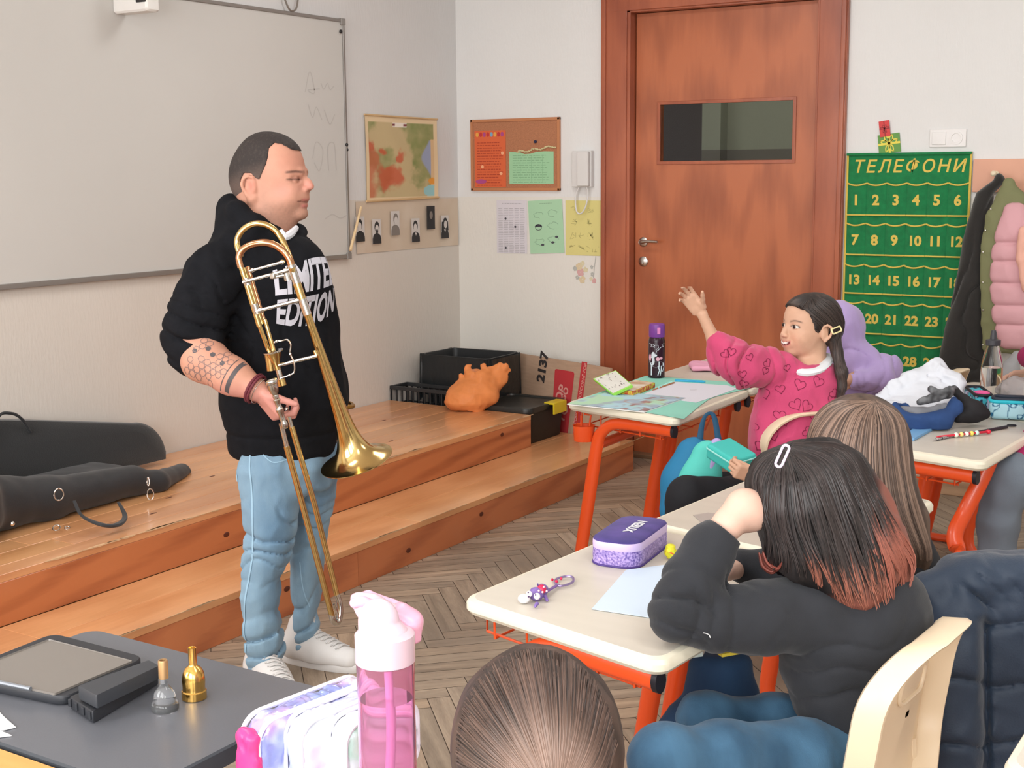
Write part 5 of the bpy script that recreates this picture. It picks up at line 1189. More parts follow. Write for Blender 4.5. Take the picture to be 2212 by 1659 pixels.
def strands(name, paths, r, cols, m, parent, n=5, taper=(0.6, 1, 0.25), seed=1):
    """one mesh of many thin locks; cols: function (lock index, t array) -> rgb"""
    vs = []; fs = []; cs = []; k0 = 0
    for si, p in enumerate(paths):
        p = np.asarray(p, float); m_ = len(p)
        if m_ < 3: continue
        T = np.gradient(p, axis=0); T /= np.linalg.norm(T, axis=1, keepdims=True)+1e-9
        V = nz(CAM-p.mean(0)); U = np.cross(T, V); U /= np.linalg.norm(U, axis=1, keepdims=True)+1e-9; Wd = np.cross(U, T)
        t = np.linspace(0, 1, m_); rr = r*(np.interp(t, [0, .25, .7, 1], [taper[0], taper[1], taper[1]*.9, taper[2]]))*(0.7+0.6*((si*7919) % 97)/97)
        ang = np.linspace(0, 2*PI, n, endpoint=False)
        ring = p[:, None, :]+rr[:, None, None]*(np.cos(ang)[None, :, None]*U[:, None, :]+0.45*np.sin(ang)[None, :, None]*Wd[:, None, :])
        vs.append(ring.reshape(-1, 3)); cs.append(np.repeat(cols(si, t), n, axis=0))
        i = np.arange(m_-1)[:, None]*n+k0; j = np.arange(n)[None]; fs.append(np.stack([i+j, i+(j+1) % n, i+n+(j+1) % n, i+n+j], -1).reshape(-1, 4)); k0 += m_*n
    V = np.concatenate(vs); Fq = np.concatenate(fs); C = np.concatenate([np.concatenate(cs), np.ones((len(V), 1))], 1)
    return mk(name, V, Fq.tolist(), m, parent, True, None, None, C)
def hair_cast(ob, guides, N, off=0.003, seed=0, jit=0.4, ends=0.0, depth=None, sub=5, wave=0.0):
    """interpolate N locks between guide lines (photo points), laid on the surface of ob"""
    me = ob.data; t = BVHTree.FromPolygons([v.co.copy() for v in me.vertices], [tuple(p.vertices) for p in me.polygons])
    rd = np.random.default_rng(seed); G = []
    for g in guides:
        P, _ = spline([(a[0], a[1], 0) for a in g], [1]*len(g), sub); P = np.array(P)[:, :2]
        s = np.concatenate([[0], np.cumsum(np.linalg.norm(np.diff(P, axis=0), axis=1))]); s /= s[-1]; q = np.linspace(0, 1, 22); G.append(np.stack([np.interp(q, s, P[:, 0]), np.interp(q, s, P[:, 1])], 1))
    G = np.array(G); out = []
    for i in range(N):
        x = rd.uniform(0, len(G)-1); a = int(min(x, len(G)-2)); f = x-a; P = G[a]*(1-f)+G[a+1]*f
        tq = np.linspace(0, 1, len(P)); P = P+np.stack([np.sin(tq*7+round(x*5)*2.4)*tq*wave, np.sin(tq*5+round(x*4)*3.1)*tq*wave*.4], 1)
        P = P+rd.normal(0, jit, 2)*3+np.cumsum(rd.normal(0, jit, P.shape), axis=0)*0.5; n = int(len(P)*(1-rd.uniform(0, ends))); st = rd.integers(0, 3)
        P = P[st:max(n, st+5)]; Zh = []; last = None
        for (px, py) in P:
            d = Vector(raydir(px, py)); L = d.length; h = t.ray_cast(Vector(CAM), d/L)
            if h[0] is not None:
                Zc = (h[0]-Vector(CAM)).length/L*FPX
                if last is None or abs(Zc-last) < 0.10: last = Zc
            Zh.append(last)
        fz = next((z for z in Zh if z is not None), None)
        if fz is None: continue
        Zh = np.array([fz if z is None else z for z in Zh]); Zs = Zh.copy()
        for _ in range(2): Zs[1:-1] = (Zs[:-2]+2*Zs[1:-1]+Zs[2:])/4
        Zs = np.minimum(Zs, Zh)-off*rd.uniform(.3, 1.3)
        if len(P) > 4: out.append(np.array([np.array(at(p[0], p[1], z)) for p, z in zip(P, Zs)]))
    return out
M_skin = mat('skin', rough=0.5, attr='Col', bump=0.0002, bscale=300, sss=0.06, var=0.04, vscale=60, spec=0.35)
M_hair = mat('hair', rough=0.42, attr='Col', spec=0.5)
M_hairvol = mat('hair_under', rough=0.55, attr='Col', bump=0.002, bscale=60, stretch=(1, 1, 0.12))
M_hood = mat('black_fleece', S(19, 20, 24), 0.92, bump=0.0005, bscale=500, spec=0.2, var=0.15, vscale=30)
M_shirtp = mat('print_on_hoodie', S(196, 196, 206), 0.7)
def denim(name, c1, c2, sc=5):
    return mat(name, c1, 0.85, col2=c2, vscale=sc, stretch=(1, 1, 0.5), bump=0.0006, bscale=350, sheen=0.1, detail=6)
M_jean = denim('light_denim', S(98, 130, 156), S(136, 166, 186), 7); M_sh = mat('white_leather', S(216, 214, 212), 0.5, bump=0.0003, bscale=150)

# ------------------------------------------------------------------ the man with the trombone
base = onz(655, 1458, 0.0); MF = Fig(base)
mp3 = MF.p; KM = MF.r(1, 600, 800)
man = empty('person', base, 'man in black hoodie and light blue jeans holding a trombone by the stage', 'person')
hc = mp3(585, 385); KH = MF.r(1, 585, 385)
a10 = math.radians(12); hf = RIGHT*math.cos(a10)-FWD*math.sin(a10); hs = -FWD*math.cos(a10)-RIGHT*math.sin(a10)
def H(px, py, y=0.0):   # head point: photo outline position in the profile plane, y = towards his right cheek
    return hc+hf*((px-585)*KH/math.cos(a10))+UP*((385-py)*KH)+hs*y
Rh = np.stack([hf, hs, UP], 1)
def head_man(F, infl=0.0, face=True):
    F.ell(H(576, 370), (0.098+infl, 0.079+infl, 0.112+infl), 0.0, Rh); F.ell(H(606, 352), (0.068+infl, 0.066+infl, 0.072+infl), 0.03, Rh)
    F.ell(H(545, 388), (0.060+infl, 0.066+infl, 0.07+infl), 0.04, Rh)
    if not face: return
    F.ell(H(617, 402), (0.061, 0.064, 0.085), 0.03, Rh); F.ell(H(608, 440), (0.062, 0.066, 0.042), 0.03, Rh); F.ell(H(650, 461), (0.020, 0.026, 0.018), 0.02, Rh)
    F.ell(H(636, 420, 0.034), (0.026, 0.022, 0.028), 0.02, Rh); F.ell(H(636, 420, -0.034), (0.026, 0.022, 0.028), 0.02, Rh)
    F.cap(H(656, 373, -0.02), H(656, 373, 0.02), 0.009, 0.009, 0.012); F.cap(H(652, 372, 0.02), H(640, 372, 0.048), 0.009, 0.007, 0.012); F.cap(H(652, 372, -0.02), H(640, 372, -0.048), 0.009, 0.007, 0.012)
    for s in (1, -1): F.ell(H(650, 389, 0.033*s), (0.014, 0.016, 0.009), 0.010, Rh, 'sub')
    for s in (1, -1): F.ell(H(645, 388.5, 0.032*s), (0.0135, 0.0135, 0.0115), 0.002, Rh)
    F.chain([H(657, 382), H(667, 394), H(672.5, 403)], [0.0075, 0.0095, 0.0115], 0.010); 
    for s in (1, -1): F.ell(H(665, 408, 0.0125*s), (0.010, 0.0075, 0.0075), 0.006, Rh)
    F.ell(H(655, 424), (0.017, 0.030, 0.022), 0.014, Rh)
    F.ell(H(661.5, 430), (0.0085, 0.022, 0.0062), 0.004, Rh); F.ell(H(658.5, 444), (0.0085, 0.020, 0.0068), 0.004, Rh)
    F.cap(H(666, 437, -0.014), H(662, 436, 0.022), 0.0022, 0.0016, 0.003, 'sub'); F.cap(H(662, 436, 0.022), H(651, 431, 0.032), 0.0016, 0.0012, 0.004, 'sub')
    F.cap(H(648, 410, 0.040), H(645, 432, 0.046), 0.0022, 0.002, 0.006, 'sub')
    for s in (1, -1):
        F.ell(H(562, 401, 0.079*s), (0.017, 0.010, 0.028), 0.005, Rh)
        F.chain([H(573, 393, .080*s), H(570, 383, .084*s), H(561, 380, .088*s), H(551, 385, .091*s), H(547, 397, .092*s), H(550, 409, .090*s), H(557, 420, .086*s), H(563, 427, .081*s), H(568, 424, .078*s)], [.004, .004, .0045, .005, .005, .005, .006, .0075, .006], .0035)
        F.ell(H(563, 402, .091*s), (.0095, .0065, .017), .003, Rh, 'sub'); F.cap(H(572, 404, .082*s), H(571, 409, .082*s), .004, .004, .003)
ha = lambda px, py, d=0.0: mp3(px, py, d)
hr = lambda r, d=0.0: MF.r(r, 600, 700, d)
B = Field(np.min([hc-.3, mp3(400, 900)], 0)-[0.10, 0.22, 0.0], np.max([hc+[.25, .3, .16]], 0), 0.0034)
lo = np.array([min(mp3(350, 800, -.4)[0], mp3(350, 800, .2)[0])-.02, min(mp3(350, 800, -.4)[1], mp3(700, 800, -.4)[1])-.02, 0.70]); hi = np.array([mp3(780, 700, .0)[0]+.14, mp3(780, 700, .25)[1]+.02, hc[2]+.16])
B = Field(lo, hi, 0.0034)
head_man(B)
B.cap(H(572, 430), mp3(566, 520), 0.074, 0.082, 0.03); B.cap(H(605, 455), mp3(590, 510, -.01), 0.05, 0.055, 0.03)
B.loft([(ha(605, 930), RIGHT*.12, FWD*.10), (ha(600, 800), RIGHT*.14, FWD*.11), (ha(590, 640), RIGHT*.15, FWD*.13), (ha(575, 540), RIGHT*.10, FWD*.11)], .04)
# right arm: upper arm, forearm, wrist
W1 = ha(553, 841, -.285); B.chain([ha(470, 570, -.12), ha(405, 735, -.20), ha(440, 776, -.235), ha(500, 812, -.265), W1], [.05, .05, .061, .050, .0345], .03)
fd = ha(606, 905, -.28)-W1
HT = hand(B, W1+nz(fd)*.008, fd, nz(FWD*.55+RIGHT*.75+UP*.35), .185, ((55, 60, 35), (52, 62, 35), (48, 60, 35), (42, 55, 35)), thumb=ha(632, 858, -.30)-ha(578, 846, -.285), right=True, splay=3)
# left hand tucked behind, showing past the belly
B.chain([ha(630, 570, .10), ha(672, 700, .13), ha(705, 850, .09)], [.05, .04, .03], .03); B.ell(ha(733, 886, .09), (.03, .028, .04), .03)
def skin_man(V):
    q = (V-hc)@Rh; X = q[:, 0]/KH*math.cos(a10)+585; Y = 385-q[:, 2]/KH; y = q[:, 1]; ay = np.abs(y)
    c = np.broadcast_to(C3(196, 144, 122), V.shape).copy(); hd = sm(-np.abs(Y-385), -130, -110)
    c = mixc(c, C3(206, 138, 124), np.exp(-((X-672)/14)**2-((Y-402)/13)**2)*.8); c = mixc(c, C3(206, 140, 128), np.exp(-((X-628)/20)**2-((Y-412)/16)**2)*.45)
    c = mixc(c, C3(198, 132, 112), np.exp(-((X-650)/30)**2-((Y-350)/26)**2)*.4)
    st_ = sm(Y, 425, 450)*sm(X, 560, 600)*sm(-Y, -500, -480)*.45+np.exp(-((X-590)/12)**2-((Y-418)/25)**2)*.2; c = mixc(c, C3(146, 112, 96), np.clip(st_*(1+.4*vnoise(V*220)), 0, 1))
    c = mixc(c, C3(176, 92, 90), (np.exp(-((X-664)/6)**2-((Y-431)/3.4)**2)+np.exp(-((X-662)/6)**2-((Y-444)/4.4)**2))*.75*(ay < .03)*hd)
    c = mixc(c, C3(96, 44, 40), np.exp(-((Y-437-(666-X)*-.25)/1.4)**2)*(X > 647)*(ay < .04)*.85*(X < 672)*hd)
    br = np.exp(-((Y-(371+np.abs(X-652)*.12))/2.6)**2)*sm(X, 632, 640)*sm(-X, -667, -660)*(ay > .008); c = mixc(c, C3(66, 40, 34), np.clip(br, 0, 1)*.95*(np.abs(Y-371) < 9))
    ey = np.exp(-((Y-388)/1.5)**2)*sm(X, 634, 640)*sm(-X, -660, -655)*(ay > .014); c = mixc(c, C3(48, 28, 26), np.clip(ey, 0, 1)*(np.abs(Y-388) < 5))
    ey = np.exp(-((Y-385)/3)**2)*sm(X, 640, 648)*(ay > .014)*(X < 662); c = mixc(c, C3(140, 86, 74), np.clip(ey, 0, 1)*.5*(np.abs(Y-386) < 8))
    c = mixc(c, C3(196, 112, 96), np.exp(-((X-566)/9)**2-((Y-402)/15)**2)*(ay > .074)*.7)
    hand_ = sm(-V[:, 2], -1.0, -.93); c = mixc(c, C3(208, 146, 134), hand_)
    return c
ob = B.build('body', M_skin, man, 2, skin_man)
# tattoos on the forearm
M_tat = mat('tattoo_ink', S(128, 106, 102), 0.55); M_tat2 = mat('tattoo_ink_dark', S(84, 78, 80), 0.55)
fa, fb = ha(440, 776, -.235), W1; fu = nz(fb-fa); fn = nz((CAM-(fa+fb)/2)-fu*((CAM-(fa+fb)/2)@fu)); fv = np.cross(fn, fu)
ta = ha(466, 793, -.26)
def hexa(s, t, r): return [(s+r*math.cos(PI/3*i+.3), t+r*math.sin(PI/3*i+.3)) for i in range(6)]
def densify(p, k=3): return [tuple(np.array(p[i])*(1-j/k)+np.array(p[(i+1) % len(p)])*j/k) for i in range(len(p)) for j in range(k)]
rd = random.Random(4); dark = 0
for i in range(-3, 5):
    for j in range(-3, 4):
        s = i*.0185+(.009 if j % 2 else 0)-.008; t = j*.016
        if -.06 < s < .052 and rd.random() < .72: onto(ob, ribbon2d(densify(hexa(s, t, .0092)), .0016, True), ta, fu, fv, M_tat, .0006, .12)
for (s, t) in ((-.028, .034), (-.008, .026), (.03, .018), (-.055, .01)): onto(ob, (hexa(s, t, .0075), [tuple(range(6))]), ta, fu, fv, M_tat2, .0008, .12)
for (s, w) in ((.056, .0025), (.074, .0115)):
    v = []; f = []; n = 26
    for i in range(n): t = -.05+.10*i/(n-1); v += [(s-w/2, t), (s+w/2, t)]
    for i in range(n-1): f.append((2*i, 2*i+1, 2*i+3, 2*i+2))
    onto(ob, (v, f), ta, fu, fv, M_tat2, .0006, .12)
flush(ob)
# hair: close crop following the skull
HF = Field(hc-[.15, .15, .09], hc+[.15, .15, .15], 0.0028); head_man(HF, 0.0035, False)
hp = [(652, 328), (641, 324), (625, 313), (611, 311), (602, 322), (602, 340), (598, 356), (590, 372), (583, 388), (574, 384), (566, 374), (550, 374), (541, 388), (543, 415), (534, 432), (522, 440), (490, 446), (470, 380), (490, 270), (600, 250), (660, 290)]
ii = np.argwhere(HF.d < 0.02); P = HF.lo+ii*HF.h; q = (P-hc)@Rh; e = polysdf(q[:, 0]/KH*math.cos(a10)+585, 385-q[:, 2]/KH, hp)*KH+0.001*vnoise(P*160)
HF.d[ii[:, 0], ii[:, 1], ii[:, 2]] = np.maximum(HF.d[ii[:, 0], ii[:, 1], ii[:, 2]], e)
def hcol(V):
    q = (V-hc)@Rh; X = q[:, 0]/KH+585; Y = 385-q[:, 2]/KH; c = np.broadcast_to(C3(46, 40, 38), V.shape).copy(); c = mixc(c, C3(104, 86, 78), sm(Y+.35*(X-560), 350, 400)*.75); return mixc(c, C3(84, 74, 68), sm(fbm(V*220, 2), .1, .9)*.3)
HF.build('hair', mat('cropped_hair', rough=0.8, attr='Col', bump=0.0015, bscale=260), man, 1, hcol)
# hoodie
G = Field(lo-[.03, .03, 0], hi+[.03, .05, -.12], 0.005); A_ = lambda px, py, hw, dp, d=0.0: (ha(px, py, d), RIGHT*hr(hw), FWD*dp)
G.loft([A_(610, 930, 121, .155), A_(611, 905, 128, .165), A_(613, 870, 139, .172), A_(608, 800, 135, .17), A_(604, 740, 131, .165), A_(598, 680, 134, .165), A_(590, 620, 132, .165), A_(572, 560, 116, .155), A_(560, 525, 92, .13), A_(560, 500, 70, .10)], .02)
G.loft([A_(610, 962, 117, .15), A_(610, 928, 119, .152)], .006)
G.ell(ha(640, 600, -.08), (.10, .10, .12), .06)
G.chain([ha(505, 555, -.08), ha(462, 600, -.14), ha(436, 660, -.17), ha(420, 712, -.185), ha(418, 748, -.20)], [.080, .082, .076, .076, .070], .05)
G.chain([ha(400, 728, -.19), ha(421, 766, -.212)], [.066, .071], .03); G.chain([ha(412, 757, -.208), ha(425, 767, -.216)], [.0705, .068], .004); G.chain([ha(436, 728, -.20), ha(447, 750, -.222)], [.050, .046], .03)
G.chain([ha(630, 560, .10), ha(672, 700, .14), ha(698, 830, .10), ha(708, 868, .09)], [.085, .075, .062, .052], .05)
# hood roll round the neck
G.chain([ha(497, 450, 0), ha(512, 462, -.085), ha(552, 488, -.115), ha(597, 510, -.105), ha(618, 522, -.085)], [.036, .034, .030, .022, .012], .02)
G.chain([ha(648, 512, -.035), ha(645, 500, .0), ha(610, 482, .075), ha(545, 450, .09), ha(497, 447, 0)], [.018, .021, .026, .03, .036], .02)
G.ell(ha(500, 482, 0), (.042, .09, .055), .03, np.stack([RIGHT, FWD, UP], 1)); G.ell(ha(535, 515, -.03), (.085, .12, .045), .04, np.stack([RIGHT, FWD, UP], 1))
G.cap(H(580, 400), mp3(592, 503, -.01), 0.073, 0.066, 0.012, 'sub')
ea = ha(405, 740, -.2)
def hd_(P):
    e = np.exp(-(np.linalg.norm(P-ea, axis=1)/.12)**2); r = folds(P, ea, (.15, .1, 1), .024, 62, 3, warp=1.3)*e*sm(P[:, 2], ha(415, 770)[2]+.0, ha(415, 735)[2])
    w = sm(P[:, 2], .84, 1.0)*sm(-P[:, 2], -1.55, -1.4); r = r+w*.013*np.abs(fbm(P*np.array([8, 8, 5]), 3, 8))
    u = ha(460, 620, -.15); e2 = np.exp(-(np.linalg.norm(P-u, axis=1)/.12)**2); r = r+folds(P, u, (.5, .2, 1), .018, 42, 9, warp=1.6)*e2; u2 = ha(560, 780, -.15); r = r+folds(P, u2, (.8, .2, .7), .016, 38, 12, warp=1.6)*np.exp(-(np.linalg.norm(P-u2, axis=1)/.15)**2)
    hm = np.exp(-((P[:, 2]-ha(610, 928)[2])/.008)**2)*.006; return r+hm-.002
G.disp(hd_, .03)
go = G.build('hoodie', M_hood, man, 2)
# printed words across the chest
cf = nz(RIGHT*.62-FWD*.78); cu2 = nz(RIGHT*.78+FWD*.62+UP*0.0); cc = ha(669, 630, -.13)
def warp_text(txt, h, w, y0, bul):
    tv, tf = text2d(txt, 1.0, 0.035, 2); x = np.array([p[0] for p in tv]); y = np.array([p[1] for p in tv]); x = (x-x.min())/(x.max()-x.min())-.5; y = (y-y.min())/(y.max()-y.min())
    Y = np.where(bul > 0, y0+h*y*(0.72+.42*np.cos(x*2.4)), y0-h*(1-y)*(0.72+.42*np.cos(x*2.4))); return list(zip((x*w).tolist(), (Y+x*w*.13).tolist())), tf
onto(go, warp_text('LIMITED', .080, .195, .006, 1), cc, cu2, UP, M_shirtp, .0015, .22); onto(go, warp_text('EDITION', .082, .185, -.006, -1), cc, cu2, UP, M_shirtp, .0015, .22)
flush(go)
k = MB(); k.tube([ha(606, 498, -.115), ha(615, 512, -.12), ha(628, 505, -.095), ha(640, 492, -.05)], [.008, .012, .012, .008], 8, smoothn=4); k.build('tee_collar', mat('white_cotton', S(220, 222, 228), 0.8), man)
# jeans
zl = lambda y: 0.0
J = Field(np.array([mp3(470, 1200, -.25)[0]-.03, mp3(470, 1200, -.27)[1]-.03, 0.005]), np.array([mp3(760, 1200, -.1)[0]+.06, mp3(760, 1200, .25)[1]+.03, ha(600, 930)[2]]), 0.005)
J.loft([A_(571, 1010, 78, .105, -.06), A_(575, 1060, 73, .10, -.065), A_(577, 1100, 70, .098, -.07), A_(579, 1160, 60, .088, -.08), A_(569, 1210, 58, .083, -.085), A_(557, 1254, 51, .078, -.085), A_(556, 1321, 50, .075, -.085), A_(563, 1369, 52, .076, -.085), A_(568, 1405, 50, .076, -.08), A_(562, 1438, 41, .066, -.075)], .02)
J.loft([A_(662, 1010, 68, .10, .07), A_(676, 1080, 50, .09, .09), A_(668, 1140, 45, .085, .10), A_(660, 1200, 42, .08, .10), A_(656, 1250, 43, .078, .11), A_(652, 1297, 45, .078, .11), A_(650, 1330, 41, .074, .11), A_(654, 1350, 43, .076, .11), A_(655, 1384, 38, .066, .11)], .02)
J.loft([A_(611, 935, 108, .13), A_(612, 965, 118, .15), A_(612, 1000, 117, .155), A_(615, 1035, 108, .14)], .05)
def jd(P):
    z = P[:, 2]; r = .014*np.abs(fbm(P*np.array([9, 9, 6]), 3, 2)); e = np.exp(-((z-.13)/.11)**2); r = r+folds(P, (0, 0, 0), (.25, .1, 1), .024, 60, 4, warp=1.4)*e
    e2 = np.exp(-((z-.47)/.10)**2); r = r+folds(P, (0, 0, 0), (.3, .2, 1), .020, 42, 6, warp=1.8)*e2; e3 = np.exp(-((z-.82)/.06)**2); return r+folds(P, (0, 0, 0), (.1, .1, 1), .006, 60, 16)*e3-.003
J.disp(jd, .03); jo = J.build('jeans', M_jean, man, 2)
M_stitch = mat('denim_seam', S(150, 184, 206), 0.8); sd = -FWD
def seam(pts, w=.004, m=M_stitch, o=ha(580, 1200, -.2)):
    uv_ = [((p-o)@RIGHT, (p-o)@UP) for p in [ha(a, b, -.1) for a, b in pts]]; P, _ = spline([(a, b, 0) for a, b in uv_], [1]*len(uv_), 8); onto(jo, ribbon2d([(q[0], q[1]) for q in P], w), o, RIGHT, UP, m, .0022, .35)
seam([(545, 972), (552, 1040), (554, 1100), (553, 1190), (545, 1240), (537, 1290), (535, 1345), (538, 1385), (532, 1420)], .005); seam([(513, 975), (520, 1040), (515, 1075)], .003); seam([(575, 975), (600, 990), (640, 980)], .003); seam([(634, 1240), (640, 1300), (652, 1345)], .003)
flush(jo)
# shoes
def shoe(ankle, heel, toe, name='shoe'):
    a, h_, t = [np.array(q, float) for q in (ankle, heel, toe)]; ax = nz((t-h_)*[1, 1, 0]); sd_ = np.cross(UP, ax); L = np.linalg.norm((t-h_)[:2]); h0 = np.array([h_[0], h_[1], 0.])
    F = Field(h0+ax*L/2-[.2, .2, .003], h0+ax*L/2+[.2, .2, .17], .003)
    F.chain([h0+ax*.045+UP*.055, h0+ax*.13+UP*.048, h0+ax*(L-.045)+UP*.036], [.042, .045, .037], .03, flat=(UP, 1.0)); F.cap(h0+ax*.055+UP*.07, np.array([a[0], a[1], .125]), .043, .046, .03); F.cap(h0+ax*.11+UP*.075, h0+ax*.17+UP*.05, .034, .036, .03)
    F.cut((0, 0, .022), (0, 0, -1)); o = F.build('shoe', M_sh, man, 2)
    k = MB(); ol = []
    for i in range(40):
        an = 2*PI*i/40; x = math.cos(an); w = .040+.006*math.cos(an*1)+.0; ol.append((h0+ax*(L/2+x*L*.5*1.01)+sd_*math.sin(an)*w*(abs(math.sin(an))**-.25 if abs(math.sin(an)) > .05 else 1)*.92))
    lay = [[p*1+UP*z-(0 if s == 1 else 0)*UP for p in ol] for s, z in ((1, .0005), (1, .024))]; cm = sum(ol)/len(ol)
    lay = [[cm+(p-cm)*s+UP*z for p in ol] for s, z in ((.5, .0005), (.97, .0005), (1.0, .006), (1.0, .022), (.96, .027), (.5, .027))]; k.grid(np.array(lay).transpose(1, 0, 2), closed_u=True); k.add(lay[0], [tuple(range(40))]); k.add(lay[-1], [tuple(range(40))]); k.build('sole', M_sh, o)
    t_ = BVHTree.FromPolygons([v.co.copy() for v in o.data.vertices], [tuple(p.vertices) for p in o.data.polygons])
    def sf(x, y, up=.003):
        q = h0+ax*x+sd_*y+UP*.25; hh = t_.ray_cast(Vector(q), Vector((0, 0, -1))); return np.array(hh[0])+UP*up if hh[0] is not None else h0+ax*x+sd_*y+UP*.06
    k = MB()
    for i in range(7):
        x = .115+.017*i; k.tube([sf(x-.006, -.026), sf(x, -.013), sf(x+.004, 0, .005), sf(x, .013), sf(x-.006, .026)], .0028, 6, smoothn=3)
        k.tube([sf(x, -.022), sf(x+.009, 0, .006), sf(x+.017, .022)], .0026, 6, smoothn=3)
    k.build('laces', mat('shoe_laces', S(206, 204, 202), 0.7), o)
    k = MB(); c = h0+ax*.115; 
    return o
shoe(ha(655, 1392, .11), mp3(612, 1450, .13), mp3(782, 1462, .02)); shoe(ha(566, 1425, -.07), mp3(545, 1462, -.03), mp3(632, 1520, -.24))
# bracelets
k = MB(); c = ha(549, 838, -.283); k.tube(ring3(c, fu, .042, .004, 1.0), .0045, 8, closed=True); k.tube(ring3(c+fu*.008, fu, .0415, .004, 1.0), .004, 8, closed=True); k.build('cord_bracelet', mat('bracelet_burgundy', S(104, 40, 52), 0.6, bump=0.002, bscale=300), man)
k = MB(); c = ha(561, 845, -.287); k.tube(ring3(c, fu, .0385, .002, 1.0), .0014, 6, closed=True); k.build('chain_bracelet', mat('silver', S(214, 206, 200), 0.25, 1.0), man)
k = MB(); c = ha(738, 872, .10); k.tube(ring3(c, (.2, .1, 1), .036, .004, 1.0), .007, 8, closed=True); k.build('wrist_watch', mat('watch_gold', S(160, 120, 60), 0.3, .9), man)
k = MB()
for s in (1,):
    k.ball(H(648, 388.5, .0335), (.0105, .0105, .0105), 16)
# ------------------------------------------------------------------ trombone
M_brass = mat('polished_brass', S(214, 184, 122), 0.16, 1.0, var=0.06, vscale=18); M_rose = mat('rose_brass', S(212, 156, 116), 0.15, 1.0); M_nick = mat('nickel_silver', S(206, 202, 196), 0.14, 1.0)
tr = empty('trombone', mp3(725, 1345, -.28), 'brass slide trombone with silver fittings held bell down by the man', 'trombone')
D0 = -.33
tp = lambda px, py, d=D0: mp3(px, py, d)
# bell tube and flare
P0, P1 = tp(630, 578, -.335), tp(770, 994, -.215); ax_ = nz(P1-P0); Lb = np.linalg.norm(P1-P0)
prof = [(0.0, 7), (.18, 7.4), (.38, 9.5), (.52, 12), (.65, 14.5), (.75, 17.5), (.83, 21.5), (.885, 27), (.925, 34), (.955, 43), (.975, 53), (.99, 65), (1.0, 80)]
pr = [(MF.r(r, 700, 900, -.25), t*Lb) for t, r in prof]; (tt, rr_) = (np.linspace(0, 1, 70), None)
rs = np.interp(tt, [p[0] for p in prof], [p[0] for p in pr]); rs = np.array([MF.r(1, 700, 900, -.25)*np.interp(t, [p[0] for p in prof], [p[1] for p in prof]) for t in tt])
for _ in range(2): rs[1:-1] = (rs[:-2]+2*rs[1:-1]+rs[2:])/4
pl = [(r, t*Lb) for r, t in zip(rs, tt)]; R_ = rs[-1]
pl += [(R_+.0015, Lb), (R_+.0018, Lb+.0015), (R_, Lb+.003), (R_-.003, Lb+.0015)]+[(r-.0012, t*Lb+.001) for r, t in list(zip(rs, tt))[::-1][1:40]]
k = MB(); k.lathe(P0, ax_, pl, 64, cap=False); bell = k.build('bell', M_brass, tr, True, 60, fix=False)
def T_(name, pts, r, m, n=12, smoothn=6, **kw):
    k = MB(); k.tube(pts, r, n, smoothn=smoothn, **kw); return k.build(name, m, tr)
r1 = MF.r(1, 600, 700, D0)
T_('bell_bow', [tp(520, 578), tp(516, 556), tp(524, 540), tp(542, 529), tp(568, 524.5), tp(592, 529), tp(612, 543), tp(624, 560), tp(631, 580)], [7.4*r1]*4+[8.2*r1]+[8.0*r1]*4, M_rose)
T_('tuning_bow', [tp(520, 556, D0+.05), tp(512, 525, D0+.06), tp(519, 504, D0+.06), tp(535, 489, D0+.06), tp(558, 483, D0+.06), tp(583, 490, D0+.06), tp(602, 507, D0+.06), tp(615, 530, D0+.05), tp(632, 575, D0+.04), tp(650, 640, D0+.03)], [7*r1]*10, M_brass)
for (a, b, d, r, m) in (((520, 574), (560, 705), 0, 6, M_brass), ((527, 578), (566, 700), .03, 4.5, M_brass), ((535, 575), (572, 698), .05, 4.5, M_rose)):
    T_('long_tube', [tp(a[0], a[1], D0+d), tp(b[0], b[1], D0+d)], r*r1, m, smoothn=0)
T_('long_tube', [tp(559, 700), tp(583, 765, D0+.01)], 4.8*r1, M_brass, smoothn=0); T_('long_tube', [tp(572, 690, D0+.03), tp(592, 760, D0+.02)], 4.5*r1, M_brass, smoothn=0)
for (a, b) in (((531, 601), (536, 616)), ((549, 656), (556, 678)), ((618, 590), (622, 606))): T_('ferrule', [tp(*a), tp(*b)], 8*r1, M_nick, smoothn=0)
T_('ferrule', [tp(628, 573), tp(641, 612)], 9.4*r1, M_nick, smoothn=0); T_('ferrule', [tp(641, 612), tp(655, 655)], 9.6*r1, M_brass, smoothn=0); T_('ferrule', [tp(652, 646), tp(664, 680)], 9.9*r1, M_nick, smoothn=0)
for (a, b, r) in (((538, 586), (614, 565), 3.2), ((524, 610), (624, 583), 4.0), ((552, 673), (648, 648), 4.2)):
    T_('cross_brace', [tp(*a, D0-.005), tp(*b, D0-.005)], r*r1, M_nick, smoothn=0)
    for t in (.08, .9): q = tp(a[0]+(b[0]-a[0])*t, a[1]+(b[1]-a[1])*t, D0-.005); q2 = tp(a[0]+(b[0]-a[0])*(t+.06), a[1]+(b[1]-a[1])*(t+.06), D0-.005); T_('brace_socket', [q, q2], (r+2)*r1, M_nick, smoothn=0)
k = MB(); k.box(tp(590, 596, D0-.008), (.014, .014, .016), None, .003); k.build('serial_plate', M_nick, tr)
T_('lock_tab', [tp(597, 598, D0-.004), tp(620, 594, D0-.004)], 3.5*r1, M_nick, smoothn=0)
